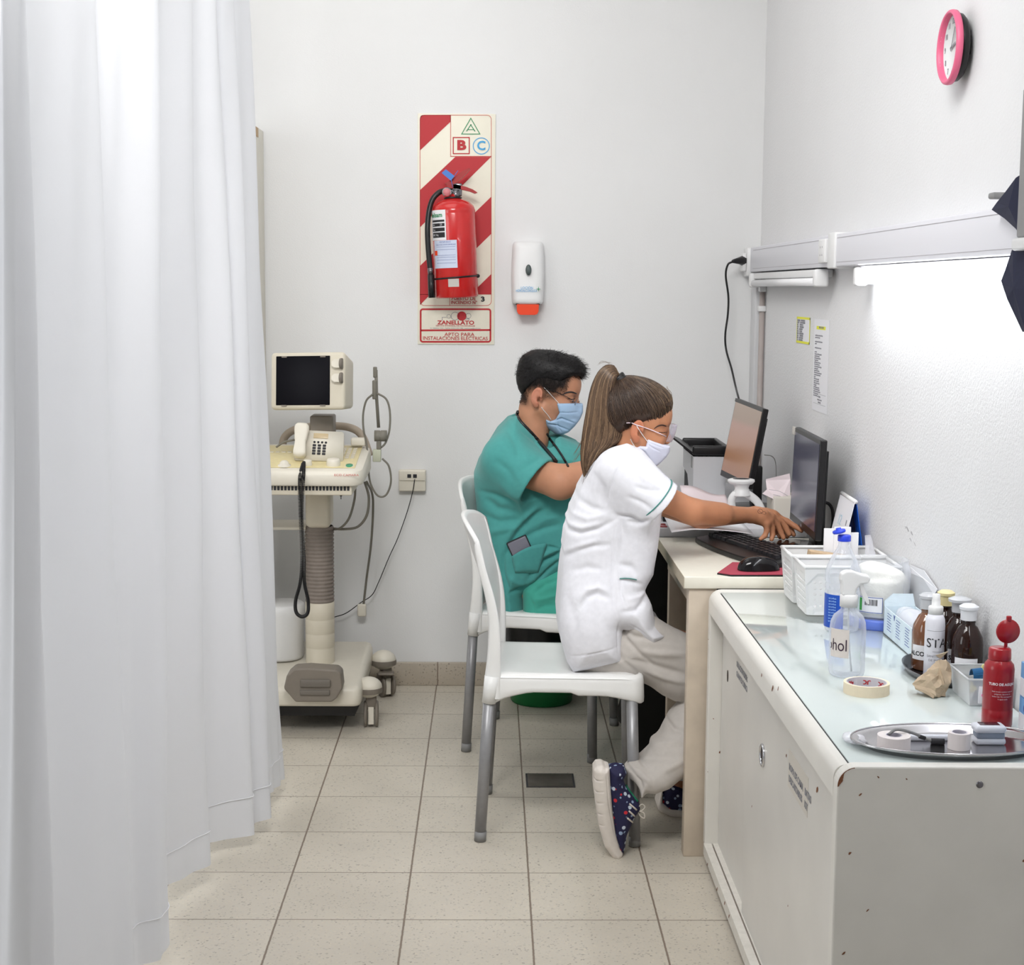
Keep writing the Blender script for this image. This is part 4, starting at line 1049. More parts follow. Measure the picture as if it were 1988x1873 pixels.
# ------------------------------------------------------------------ cabinet
cb = thing('cabinet', 'white metal cabinet with sliding doors and chipped paint in the foreground', 'cabinet', (0.78, 3.2, 0))
XF, XB, Y0c, Y1c, ZT = 0.562, 0.972, 2.440, 3.945, 0.7145
def endpanel(y0, y1, name):
    r_ = 0.032; poly = [(XB, 0.02), (XB, ZT+0.004)]
    for k in range(9): a = math.radians(90+90*k/8); poly.append((XF+r_+r_*math.cos(a), ZT+0.004-r_+r_*math.sin(a)))
    poly += [(XF, 0.05), (XF+0.02, 0.02)]
    q = MB(); q.prism(poly, y0, y1); o = q.build(name, m_cab, cb); bv = o.modifiers.new('b', 'BEVEL'); bv.width = 0.003; bv.segments = 2; bv.limit_method = 'ANGLE'; bv.angle_limit = 0.6; return o
ep = endpanel(Y0c, Y0c+0.028, 'end_panel'); ep2 = endpanel(Y1c-0.028, Y1c, 'end_panel')
box('carcass_top', (XF+0.02, Y0c+0.02, 0.672), (XB, Y1c-0.02, ZT-0.004), m_cab, cb)
q = MB(); rl_ = [(XF, 0.66)]
for k in range(7): a = math.radians(180-90*k/6); rl_.append((XF+0.02+0.02*math.cos(a), ZT-0.0205+0.02*math.sin(a)))
rl_ += [(XF+0.024, ZT-0.0005), (XF+0.024, 0.66)]
q.prism(rl_, Y0c+0.027, Y1c-0.027, smooth=True); q.build('front_rail', m_cab, cb, autosmooth=30)
q = MB(); q.box((XF+0.0235, Y0c+0.028, ZT-0.010), (XF+0.0275, Y1c-0.028, ZT-0.0022)); q.build('dark_gap', m_dark, cb)
box('glass_top', (XF+0.0275, Y0c+0.029, ZT-0.005), (XB, Y1c-0.029, ZT), m_glass, cb, 0.0008)
box('bottom_panel', (XF+0.05, Y0c+0.02, 0.03), (XB, Y1c-0.02, 0.055), m_cab, cb)
q = MB(); q.box((XF-0.002, Y0c+0.02, 0.022), (XF+0.018, Y1c-0.025, 0.052)); q.box((XF+0.022, Y0c+0.02, 0.022), (XF+0.042, Y1c-0.025, 0.052)); q.box((XF+0.046, Y0c+0.02, 0.022), (XF+0.05, Y1c-0.025, 0.05)); q.build('door_track', mat('chipped_white_paint', rgb(224, 220, 212), 0.6, noise=0.06, nscale=70), cb)
q = MB(); q.box((XF+0.010, Y0c+0.02, 0.020), (XF+0.047, Y1c-0.025, 0.043)); q.build('track_groove', m_chip, cb)
dr1 = box('door', (XF+0.035, 3.10, 0.045), (XF+0.041, Y1c-0.03, 0.69), m_cabd, cb)
dr2 = box('door', (XF+0.0245, Y0c+0.03, 0.045), (XF+0.0305, 3.465, 0.69), m_cabd, cb)
box('back_panel', (XB-0.006, Y0c+0.02, 0.05), (XB, Y1c-0.02, 0.70), m_cab, cb)
def fingerpull(x, y, z, par, ry, rz_, chrome=True):
    if chrome:
        q = MB(); vs = []; n_ = 32
        pts = [Vector((x-0.0015, y+ry*math.cos(2*PI*k/n_), z+rz_*math.sin(2*PI*k/n_))) for k in range(n_+1)]
        q.tube(pts, 0.0035, 8, caps=False); q.build('finger_ring', m_chrome, par)
    q = MB(); q.lathe([(0, -0.001), (rz_*0.93, -0.001), (rz_*0.93, 0.001)], (x, y, z), 28, axis='X', M=Matrix.Diagonal((1, ry/rz_, 1, 1))); q.build('finger_hole', mat('finger_hole', rgb(60, 50, 42), 0.6), par)
v = PX(1481, 1466, XF+0.024); fingerpull(XF+0.0245, v.y, v.z, dr2, 0.022, 0.022)
v = PX(1413, 1312, XF+0.035); fingerpull(XF+0.035, v.y, v.z, dr1, 0.010, 0.016, False)
def doortext(par, x, px, py, lines, size, name='door_label', paper=None):
    v = PX(px, py, x); Mx = basis((x-0.0012, v.y, v.z), (0, -1, 0), (0, 0, 1))
    q = MB()
    for i, s in enumerate(lines): q.text(s, size, Mx @ Matrix.Translation((0, -i*size*1.25, 0)), 'LEFT', 1.0, 0.0003, 0.0002)
    q.build(name, m_inkg, par)
q = MB(); a = PX(1532, 1452, XF+0.0245); q.box((XF+0.0238, a.y-0.19, a.z-0.075), (XF+0.0246, a.y, a.z), None); q.build('paper_label', mat('aged_tape', rgb(214, 208, 198), 0.35), dr2)
doortext(dr2, XF+0.0245, 1533, 1487, ['ROPA DE CAMA   BATAS', 'DESCARTABLES    KIT'], 0.019)
doortext(dr1, XF+0.035, 1431, 1288, ['SOLUCION FISIOLOGICA', 'GUANTES CURACION'], 0.019)
# chips in the paint
q = MB()
def chip(c, n, s, k=7):
    n = Vector(n); u_ = n.orthogonal().normalized(); w_ = n.cross(u_)
    sx_, sz_ = s
    vs = [Vector(c)+n*0.0006+(u_ if abs(u_.z) < .5 else w_)*math.cos(2*PI*i/k)*sx_*(0.7+0.5*random.random())+(w_ if abs(u_.z) < .5 else u_)*math.sin(2*PI*i/k)*sz_*(0.7+0.5*random.random()) for i in range(k)]
    q.add(vs, [tuple(range(k))], False)
for px, py, sx_, sz_ in ((1670, 1542, .0016, .0040), (1650, 1656, .0018, .0035), (1684, 1767, .0012, .004), (1638, 1850, .0015, .004), (1988, 1670, .002, .004), (1705, 1508, .003, .0012), (1760, 1512, .002, .001)):
    v = P(px, py, Y0c); chip(v, (0, -1, 0), (sx_, sz_))
vs = []; n_ = 26
for k in range(n_+1):
    a = math.radians(98+84*k/n_); r_ = 0.032; w__ = (0.0012+0.0012*random.random()+0.0045*max(0, math.sin(PI*(k-12)/14)) if k > 12 else 0.0010+0.0010*random.random())
    for rr in (r_-0.0008, r_-0.0008-w__): vs.append((XF+r_+rr*math.cos(a), Y0c-0.0006, ZT+0.004-r_+rr*math.sin(a)))
q.add(vs, [(2*k, 2*k+2, 2*k+3, 2*k+1) for k in range(n_)], False)
for px, py, sx_, sz_ in ((1587, 1533, .012, .0055), (1460, 1565, .006, .002), (1530, 1758, .003, .002), (1527, 1466, .005, .003)):
    v = PX(px, py, XF+0.0245); chip(v, (-1, 0, 0), (sx_, sz_))
for px, py, sx_, sz_ in ((1479, 1310, .006, .003), (1500, 1336, .01, .004), (1511, 1337, .008, .003)):
    v = PX(px, py, XF); chip(v, (-1, 0, 0), (sx_, sz_))
for px, py, sx_, sz_ in ((1398, 1460, .003, .0035), (1375, 1241, .001, .001), (1385, 1395, .0018, .0014), (1374, 1498, .001, .001)):
    v = P(px, py, Y1c-0.028); chip(v, (0, -1, 0), (sx_, sz_))
for k in range(14):
    yy = Y0c+0.1+random.random()*1.35; chip((XF-0.002, yy, 0.05-random.random()*0.025), (-1, 0, 0), (0.012*random.random()+.004, 0.003))
q.build('paint_chips', m_chip, cb)
q = MB(); v = P(1902, 1523, Y0c); q.lathe([(0, -0.002), (0.0035, -0.002), (0.0055, -0.0012), (0.006, 0)], v, 16, axis='Y'); q.build('screw', m_steeld, cb)

# ------------------------------------------------------------------ cable trunking with sockets, conduit and tubes
tk = thing('wall_trunking', 'long white cable trunking running along the right wall', 'trunking', (0.95, 4.3, 1.545))
XT = XR-0.052
box('trunk_body', (XT, 1.6, 1.545), (XR, 5.66, 1.632), m_trunk, tk, 0.003)
q = MB(); q.box((XT-0.0008, 1.6, 1.6205), (XT+0.001, 4.24, 1.6215)); q.box((XT-0.0008, 4.36, 1.6205), (XT+0.001, 5.60, 1.6215)); q.box((XT-0.0008, 1.6, 1.556), (XT+0.001, 4.24, 1.557)); q.box((XT-0.0008, 4.36, 1.556), (XT+0.001, 5.60, 1.557)); q.build('cover_seams', mat('seam_grey', rgb(176, 172, 176), 0.6), tk)
box('junction_cover', (XT-0.006, 4.25, 1.540), (XR, 4.335, 1.637), m_white, tk, 0.004)
sp_ = box('socket_plate', (XT-0.012, 4.345, 1.556), (XT, 4.43, 1.622), m_white, tk, 0.004)
q = MB(); 
for yy, zz in ((4.375, 1.60), (4.40, 1.60), (4.375, 1.578), (4.40, 1.578)): q.lathe([(0, -0.0005), (0.003, -0.0005), (0.003, 0)], (XT-0.012, yy, zz), 10, axis='X')
q.build('socket_holes', MATS['seam_grey'], sp_)
ec = box('end_socket', (XT-0.012, 5.66, 1.530), (XR, 5.735, 1.632), m_white, tk, 0.005)
box('socket_face', (XT-0.026, 5.668, 1.548), (XT-0.012, 5.728, 1.612), m_white, ec, 0.004)
# plug and black lead
yc = 5.60
lead = thing('power_cord', 'black power cord plugged into the trunking and hanging down the corner', 'cable', P(1440, 507, 5.66))
q = MB(); q.tube([P(1449, 506, 5.69), P(1442, 506, 5.68), P(1436, 506, 5.66), P(1424, 507, 5.64), P(1421, 508, 5.64)], [0.015, 0.018, 0.013, 0.007, 0.005], 14); q.build('plug', m_black, lead)
q = MB(); q.tube(smoothpath([P(1422, 508, 5.64), P(1413, 514, 5.64), P(1409, 535, 5.65), P(1414, 575, 5.66), P(1413, 610, 5.66), P(1408, 650, 5.66), P(1410, 680, 5.66), P(1420, 715, 5.6), P(1428, 750, 5.5), P(1434, 773, 5.35), P(1450, 830, 5.2), P(1470, 900, 5.1)], 8), 0.0036, 8); q.build('lead', m_black, lead)
cd = thing('conduit', 'thin brownish pipe running down the right wall below the trunking', 'pipe', (0.965, 5.6, 1.0))
q = MB(); q.tube([(XR-0.012, 5.62, 0.30), (XR-0.012, 5.62, 1.53)], 0.010, 12); q.build('pipe', mat('brownish_pipe', rgb(176, 166, 162), 0.5, noise=0.06, nscale=15), cd)
q = MB(); q.rbox((XR-0.026, 5.605, 1.405), (XR, 5.64, 1.425), 0.003); q.build('pipe_clip', m_white, cd)
q = MB(); q.rbox((XR-0.024, 5.605, 1.475), (XR, 5.64, 1.50), 0.003); q.build('pipe_clip', m_white, cd)
q = MB(); q.rbox((XR-0.03, 5.66, 0.3), (XR-0.0, YB-0.001, 1.53), 0.003); q.build('duct', mat('duct_grey', rgb(214, 214, 216), 0.5), cd)
# unlit fitting
lf = thing('batten_lamp', 'short unlit white tube lamp below the far end of the trunking', 'lamp', (0.93, 5.0, 1.52))
q = MB(); q.rbox((XT+0.004, 4.50, 1.519), (XR-0.004, 5.60, 1.541), 0.004); q.build('lamp_base', m_white, lf)
q = MB(); q.rbox((XT-0.012, 4.465, 1.490), (XT+0.03, 4.50, 1.541), 0.009); q.build('end_cap', m_white, lf)
q = MB(); q.rbox((XT-0.010, 5.60, 1.490), (XT+0.03, 5.63, 1.541), 0.009); q.build('end_cap', m_white, lf)
q = MB(); q.tube([(XT+0.006, 4.49, 1.505), (XT+0.006, 5.62, 1.505)], 0.012, 14); q.build('tube', mat('unlit_tube', rgb(240, 240, 242), 0.3), lf)
# lit fitting
lt = thing('fluorescent_lamp', 'bright lit fluorescent tube under the near stretch of trunking', 'lamp', (0.93, 3.2, 1.52))
q = MB(); q.rbox((XT+0.01, 2.0, 1.526), (XR-0.004, 4.02, 1.543), 0.003); q.build('lamp_base', m_white, lt)
q = MB(); q.rbox((XT-0.004, 4.0, 1.492), (XT+0.03, 4.03, 1.54), 0.008); q.build('end_cap', m_white, lt)
q = MB(); q.tube([(XT+0.014, 2.02, 1.510), (XT+0.014, 4.00, 1.510)], 0.013, 16); q.build('lit_tube', m_tube, lt)

# ------------------------------------------------------------------ clock
ck = thing('wall_clock', 'round wall clock with a pink rim high on the right wall', 'clock', (0.95, 3.31, 1.98))
CK = Matrix.Translation((XR, 3.315, 1.981)) @ Matrix.Rotation(-PI/2, 4, 'Y')   # local z -> -x
rc = 0.076
q = MB(); q.lathe([(0, 0.010), (rc*0.82, 0.010), (rc*0.90, 0.016), (rc*0.93, 0.028), (0, 0.028)], (0, 0, 0), 48, M=CK); q.build('case', m_black, ck)
q = MB(); q.lathe([(rc*0.86, 0.026), (rc*0.99, 0.028), (rc*1.0, 0.034), (rc*0.985, 0.039), (rc*0.93, 0.042), (rc*0.885, 0.039), (rc*0.88, 0.028)], (0, 0, 0), 56, M=CK); q.build('pink_rim', m_pink, ck)
q = MB(); q.lathe([(0, 0.0282), (rc*0.885, 0.0282), (rc*0.885, 0.036)], (0, 0, 0), 48, M=CK); fc = q.build('dial', mat('clock_dial', rgb(218, 220, 220), 0.5), ck)
CKt = Matrix.Translation((XR-0.0288, 3.315, 1.981)) @ basis((0, 0, 0), (0, -1, 0), (0, 0, 1))
q = MB()
for k in range(12):
    a = math.radians(90-30*(k+1)); q.text(str(k+1), 0.017, CKt @ Matrix.Translation((0.053*math.cos(a), 0.053*math.sin(a), 0)), 'CENTER')
q.build('numerals', m_inkg, fc)
for a, l_, w_ in ((math.radians(62), 0.044, 0.0016), (math.radians(12), 0.030, 0.0022)):
    q = MB(); M = CKt @ Matrix.Translation((0, 0, 0.002)) @ Matrix.Rotation(a, 4, 'Z'); q.box((-0.008, -w_, 0), (l_, w_, 0.0008), M); q.build('clock_hand', m_inkg, fc)
q = MB(); q.rbox((-0.02, -0.02, 0.002), (0.02, 0.02, 0.022), 0.003, M=CK @ Matrix.Translation((0, -0.02, 0)));  q.build('movement_box', m_black, ck)

# ------------------------------------------------------------------ papers taped to the right wall
def wallsheet(name, label, pts, m, X=XR-0.0006):
    vs = [PX(a, b, X) for a, b in pts]; t = thing(name, label, 'paper', vs[0])
    q = MB(); y0, y1 = vs[1].y, vs[0].y; z0, z1 = vs[2].z, vs[0].z
    q.box((X-0.0008, y0, z0), (X, y1, z1)); q.build('sheet', m, t); return t, y1, y0, z0, z1
t, ya, yb, za, zb = wallsheet('notice_list', 'small yellow-edged phone list taped to the right wall', ((1548, 615), (1573, 618), (1572, 669)), m_paper)
q = MB(); q.box((XR-0.0018, yb-0.002, zb-0.006), (XR-0.0012, ya+0.002, zb+0.001)); q.box((XR-0.0018, yb-0.002, za), (XR-0.0012, ya+0.002, za+0.007)); q.box((XR-0.0018, yb-0.002, za), (XR-0.0012, yb+0.003, zb)); q.box((XR-0.0018, ya-0.003, za), (XR-0.0012, ya+0.001, zb)); q.build('yellow_edges', m_yellow, t)
q = MB()
for i, s in enumerate(['GUARDIA   INTERNADO', 'RAYOS    LABORATORIO', 'LAB       FARMACIA', 'ECO      ENFERMERIA', 'UTI     ADMISION', 'SALA    COCINA', 'MESA   QUIROFANO', 'CAJA      PEDIATRIA', 'PISO    DIRECCION', 'TEL    SECRETARIA']):
    q.text(s, 0.0075, basis((XR-0.002, ya-0.008, zb-0.0105-i*0.0068), (0, -1, 0), (0, 0, 1)), 'LEFT', 1.5, 0.0002)
q.build('list_print', m_inkg, t)
t, ya, yb, za, zb = wallsheet('notice_sheet', 'long printed notice taped to the right wall beside the yellow-edged list', ((1582, 619), (1611, 622), (1608, 806)), m_paper)
q = MB(); q.box((XR-0.0018, yb+0.05, zb-0.030), (XR-0.0012, ya-0.035, zb-0.020)); q.build('yellow_highlight', m_yellow, t)
q = MB(); rs_ = random.Random(3)
words = ['protocolo', 'de', 'atencion', 'al', 'paciente', 'en', 'guardia', 'control', 'signos', 'vitales', 'consulta', 'medica', 'turnos', 'por', 'la', 'tarde', 'avisar']
def para(n): return ' '.join(rs_.choice(words) for _ in range(n))
z = zb-0.024; q.text('PROTOCOLO', 0.009, basis((XR-0.0022, (ya+yb)/2, z), (0, -1, 0), (0, 0, 1)), 'CENTER', 1.2)
z -= 0.024
for n_ in (5, 3, 0, 5, 1, 0, 4, 0, 1, 5, 4, 5, 3, 5, 4, 5, 3, 4, 5, 4, 2, 5, 4, 3, 3, 4, 4, 5, 4, 5):
    if n_: q.text(para(n_)[:34], 0.0075, basis((XR-0.0016, ya-0.018, z), (0, -1, 0), (0, 0, 1)), 'LEFT', 1.0)
    z -= 0.0062
q.box((XR-0.0018, yb+0.02, za+0.052), (XR-0.0012, ya-0.02, za+0.0528)); q.box((XR-0.0018, yb+0.02, za+0.022), (XR-0.0012, ya-0.02, za+0.0228))
q.text('NOTA', 0.009, basis((XR-0.0016, (ya+yb)/2, za+0.044), (0, -1, 0), (0, 0, 1))); q.text('comunicarse con', 0.009, basis((XR-0.0016, (ya+yb)/2, za+0.036), (0, -1, 0), (0, 0, 1))); q.text('enfermeria', 0.009, basis((XR-0.0016, (ya+yb)/2, za+0.028), (0, -1, 0), (0, 0, 1)))
q.build('notice_print', m_inkg, t)
# scuff marks on the wall
q = MB()
for px, py, sx_, sz_ in ((1762, 1027, .012, .003), (1770, 1035, .010, .003), (1758, 1024, .006, .002), (1768, 1048, .012, .0016), (1776, 1056, .012, .0014)):
    v = PX(px, py, XR-0.0002); k = 9
    q.add([v+Vector((0, math.cos(2*PI*i/k)*sx_*(0.6+0.6*random.random()), math.sin(2*PI*i/k)*sz_-math.cos(2*PI*i/k)*-sx_*0.35)) for i in range(k)], [tuple(range(k))], False)
o = q.build('trim_1', mat('wall_scuff', rgb(176, 174, 176), 0.8)); struct(o)

# ------------------------------------------------------------------ grey wall device with a navy garment behind it
dv = thing('wall_cabinet', 'grey box on the right wall at the photo edge above a navy cloth', 'box', (0.93, 2.5, 1.55))
a = PX(1972, 462, 0.90); b_ = PX(1977, 175, 0.90)
box('grey_case', (0.900, 2.25, a.z), (0.96, a.y, b_.z), m_greyp, dv, 0.004); box('white_base', (0.893, 2.25, a.z-0.022), (0.965, a.y+0.005, a.z), m_white, dv, 0.006); box('white_top', (0.905, 2.25, b_.z), (0.955, a.y-0.01, b_.z+0.022), m_white, dv, 0.005)
box('wall_bracket', (0.955, 2.30, a.z+0.03), (XR, 2.6, b_.z-0.03), m_greyp, dv)
gm = thing('navy_garment', 'navy blue cloth hanging at the right edge behind the grey box', 'cloth', (0.93, 2.85, 1.5))
q = MB()
def sheetpoly(pts, X, th, wob):
    vs = [PX(a, b, X+wob*math.sin(i*1.7)) for i, (a, b) in enumerate(pts)]; n_ = len(vs)
    c = sum(vs, Vector())/n_; off = Vector((th, 0, 0))
    V2 = vs+[c+Vector((-0.008, 0, 0))]+[v+off for v in vs]+[c+off]
    fs = [(i, (i+1) % n_, n_) for i in range(n_)]+[((i+1) % n_+n_+1, i+n_+1, 2*n_+1) for i in range(n_)]+[(i, i+n_+1, (i+1) % n_+n_+1, (i+1) % n_) for i in range(n_)]
    q.add(V2, fs, False)
sheetpoly(((1925, 407), (1935, 393), (1952, 372), (1972, 345), (1995, 330), (2010, 420), (1995, 480), (1972, 444), (1950, 424)), 0.908, 0.012, 0.004)
sheetpoly(((1966, 480), (1957, 508), (1943, 545), (1955, 580), (1970, 612), (1985, 644), (1990, 640), (2010, 560), (2010, 480)), 0.908, 0.014, 0.004)
q.build('cloth_folds', m_navy, gm)
v = PX(1938, 381, 0.95); q = MB(); q.rbox((0.93, v.y-0.03, v.z-0.006), (XR, v.y, v.z+0.006), 0.004); q.build('hook', m_greyp, gm)
# ================================================================== things on the desks
ZD, ZD2 = 0.748, 0.775
def monitor(name, label, corners, th, zb_base, base_c, scr, bez, org):
    """corners: far-top, near-top, near-bottom, far-bottom of the front face"""
    t = thing(name, label, 'monitor', org)
    A, B, Cc, Dd = [Vector(c) for c in corners]
    uu = (B-A); hh = (Dd-A); n = uu.cross(hh).normalized()
    if n.x > 0: n = -n          # n looks towards the seat
    def quadbox(q, u0, u1, v0, v1, d0, d1):
        vs = []
        for d in (d0, d1):
            for u_, v_ in ((u0, v0), (u1, v0), (u1, v1), (u0, v1)):
                p = A.lerp(B, u_).lerp(Dd.lerp(Cc, u_), v_); vs.append(p+n*d)
        q.add(vs, [(0, 1, 2, 3), (7, 6, 5, 4), (0, 4, 5, 1), (1, 5, 6, 2), (2, 6, 7, 3), (3, 7, 4, 0)], False)
    q = MB(); quadbox(q, 0, 1, 0, 1, -0.018, 0); o = q.build('housing', m_black, t); bv = o.modifiers.new('b', 'BEVEL'); bv.width = 0.003; bv.segments = 2
    q = MB(); quadbox(q, 0.08, 0.92, 0.12, 0.88, -th, -0.018); q.build('rear_casing', m_black, t)
    bu, bt, bb = bez
    q = MB(); quadbox(q, bu, 1-bu, bt, 1-bb, 0, 0.0012); q.build('screen', scr, t)
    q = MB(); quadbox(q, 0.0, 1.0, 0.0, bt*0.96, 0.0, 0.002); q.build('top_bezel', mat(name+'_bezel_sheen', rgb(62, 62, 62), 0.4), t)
    return t, (A, B, Cc, Dd, n)
t, g = monitor('computer_monitor', 'black monitor with a dark blank screen on the cream desk', ((0.895, 4.58, 1.082), (0.886, 4.17, 1.082), (0.878, 4.17, 0.808), (0.887, 4.58, 0.808)), 0.030, ZD, (0.91, 4.40), m_scr2, (0.030, 0.045, 0.085), (0.9, 4.38, ZD))
q = MB(); q.lathe([(0, 0), (0.115, 0), (0.118, 0.006), (0.10, 0.014), (0.04, 0.020), (0, 0.02)], (0.868, 4.40, ZD), 40, sy=1.0, sx=0.78); q.build('stand_base', m_blackg, t)
q = MB(); q.rbox((0.918, 4.35, ZD+0.012), (0.945, 4.45, 0.90), 0.008); q.build('stand_neck', m_black, t)
q = MB(); q.rbox((0.888, 4.560, 1.060), (0.8955, 4.586, 1.083), 0.001); q.build('white_sticker', mat('sticker', rgb(200, 196, 190), 0.5), t)
q = MB(); A, B, Cc, Dd, n_ = g; 
q.text('BGH', 0.011, basis(Dd.lerp(Cc, 0.5)+Vector((-0.003, 0, 0.012)), (0, -1, 0), (0, 0, 1)), 'CENTER'); q.build('maker_lettering', m_inkg, t)
t, g = monitor('computer_monitor', 'black monitor with a brownish lit page, on the farther desk', ((0.820, 5.22, 1.122), (0.850, 4.86, 1.114), (0.806, 4.86, 0.862), (0.772, 5.22, 0.862)), 0.028, ZD2, (0.9, 5.0), m_scr1, (0.028, 0.045, 0.075), (0.86, 5.04, ZD2))
q = MB(); q.lathe([(0, 0), (0.10, 0), (0.102, 0.006), (0.09, 0.012), (0, 0.016)], (0.855, 5.02, ZD2), 36); q.build('stand_base', m_black, t)
q = MB(); q.rbox((0.845, 4.985, ZD2+0.01), (0.875, 5.055, 0.92), 0.006); q.build('stand_neck', m_black, t)
# keyboards
def keyboard(name, label, a, b_, c, z, th, rows, cols):
    """a: far-left corner, b: far-right, c: near-left, in plan; keys drawn as individual caps in one part"""
    t = thing(name, label, 'keyboard', (a[0], a[1], z))
    A, B, Cc = Vector((a[0], a[1], z)), Vector((b_[0], b_[1], z)), Vector((c[0], c[1], z)); U_ = B-A; V_ = Cc-A
    q = MB(); n_ = 16
    def out(k):   # wavy outline with a wrist rest
        pass
    top_ = []; lo = []
    prof = []
    for i in range(n_+1): s_ = i/n_; prof.append((s_, -0.02-0.05*math.sin(PI*s_)))
    for i in range(n_, -1, -1): s_ = i/n_; prof.append((s_, 1.0+0.16*math.sin(PI*s_)**0.7))
    vs = []; m_ = len(prof)
    for (s_, r_) in prof: vs.append(A+U_*s_+V_*r_)
    for (s_, r_) in prof: vs.append(A+U_*s_+V_*r_+Vector((0, 0, th*(1.0 if r_ < 0.5 else 0.62))))
    q.add(vs, [tuple(reversed(range(m_))), tuple(range(m_, 2*m_))]+[(i, (i+1) % m_, (i+1) % m_+m_, i+m_) for i in range(m_)], False)
    o = q.build('keyboard_body', m_black, t); bv = o.modifiers.new('b', 'BEVEL'); bv.width = 0.004; bv.segments = 3
    ul, vl = U_.length, V_.length; un, vn = U_.normalized(), V_.normalized()
    kk = 0
    for r in range(rows):
        for cc in range(cols):
            if cc in (15,) : continue
            s0 = 0.03+0.94*cc/cols; s1 = s0+0.94/cols*0.86; r0 = 0.06+0.66*r/rows; r1 = r0+0.66/rows*0.84
            if r == rows-1 and 3 < cc < 9:
                if cc > 4: continue
                s1 = s0+0.94/cols*4.86
            hz = th*(1.02-0.25*r0); q = MB(); vs = []
            for ins, zz in ((0, hz-0.003), (0.14, hz+0.006)):
                for s_, r_ in ((s0+ins*(s1-s0)*0.5, r0+ins*(r1-r0)*.5), (s1-ins*(s1-s0)*0.5, r0+ins*(r1-r0)*.5), (s1-ins*(s1-s0)*.5, r1-ins*(r1-r0)*.5), (s0+ins*(s1-s0)*.5, r1-ins*(r1-r0)*.5)):
                    vs.append(A+U_*s_+V_*r_+Vector((0, 0, zz)))
            q.add(vs, [(4, 5, 6, 7), (0, 1, 5, 4), (1, 2, 6, 5), (2, 3, 7, 6), (3, 0, 4, 7)], False)
            q.build('key', m_keys, t); kk += 1
    return t
m_keys = mat('key_black', rgb(36, 34, 38), 0.45)
keyboard('computer_keyboard', 'black curved keyboard lying on the cream desk in front of the mouse', (0.715, 4.575), (0.860, 4.120), (0.598, 4.505), ZD, 0.026, 5, 16)
keyboard('computer_keyboard', 'dark keyboard on the farther desk behind the printed sheets', (0.735, 5.12), (0.80, 4.82), (0.64, 5.09), ZD2, 0.022, 5, 15)
# mouse and pad
pd = thing('mouse_pad', 'crimson mouse pad on the cream desk under the black mouse', 'mouse pad', (0.69, 4.04, ZD))
q = MB(); q.prism([(0.589, 3.99), (0.652, 4.15), (0.80, 4.13), (0.79, 3.965), (0.62, 3.962)], ZD+0.0005, ZD+0.004, 'Z'); q.build('pad_base', m_black, pd)
q = MB(); q.prism([(0.591, 3.991), (0.653, 4.148), (0.798, 4.128), (0.788, 3.967), (0.621, 3.964)], ZD+0.004, ZD+0.0055, 'Z'); q.build('pad_cloth', m_mauve, pd)
ms = thing('computer_mouse', 'black computer mouse on the crimson pad', 'mouse', (0.70, 4.05, ZD+0.0055))
MMo = Matrix.Translation((0.703, 4.030, ZD+0.0056)) @ Matrix.Rotation(math.radians(8), 4, 'Z')
q = MB()
def mou(u_, v_):
    a = 2*PI*u_; t_ = PI/2*v_; ex = 0.8
    x = 0.056*math.cos(t_)**0.6*math.copysign(abs(math.cos(a))**ex, math.cos(a)); y = 0.030*math.cos(t_)**0.6*math.copysign(abs(math.sin(a))**ex, math.sin(a))
    z = 0.036*math.sin(t_)*(1-3.5*max(0, x))*(1-1.5*max(0, -x))
    return MMo @ Vector((x, y, z+0.001))
q.grid(mou, 36, 12, closed_u=True); q.build('mouse_body', m_blackg, ms)
q = MB(); q.tube([MMo @ Vector((0.022, 0, 0.028)), MMo @ Vector((0.036, 0, 0.024))], 0.004, 8); q.build('scroll_wheel', m_greyp, ms)
# barcode reader style white holder
g_ = thing('scanner_stand', 'light grey looped stand with a round dark top in front of the lit monitor', 'stand', (0.79, 4.75, ZD2))
YG = 4.76
gp = lambda x, y, d=0.0: P(x, y, YG+d)
def prism_px(q, pts, y0, y1): q.prism([(gp(a, b).x, gp(a, b).z) for a, b in pts], y0, y1)
q = MB(); c = gp(1439, 933); q.lathe([(0.0, -0.008), (0.034, -0.010), (0.042, -0.002), (0.041, 0.004), (0.035, 0.006), (0, 0.006)], c, 32, sy=0.8)
q.tube(smoothpath([gp(1440, 936), gp(1440, 945), gp(1440, 953), gp(1440, 962)], 5), [0.034, 0.030, 0.027, 0.0245, 0.023, 0.022, 0.0215, 0.0215, 0.022, 0.023, 0.024, 0.025, 0.026, 0.027, 0.028, 0.028], 20)
q.build('head', m_white, g_)
q = MB(); q.lathe([(0, 0.0065), (0.026, 0.0065), (0.026, 0.004)], c, 28, sy=0.75); q.build('dark_lens', m_ink, g_)
q = MB(); q.tube(smoothpath([gp(1429, 957), gp(1421, 968), gp(1421, 985), gp(1426, 1003), gp(1430, 1020), gp(1432, 1031)], 5), 0.012, 12); q.build('arm', m_white, g_)
q = MB(); q.tube(smoothpath([gp(1448, 957), gp(1460, 965), gp(1470, 974), gp(1478, 988), gp(1485, 1005), gp(1492, 1029)], 5), 0.0125, 12); q.build('arm', m_white, g_)
q = MB(); q.rbox((0.745, 4.72, ZD2), (0.865, 4.80, ZD2+0.012), 0.004); q.build('foot', m_white, g_)
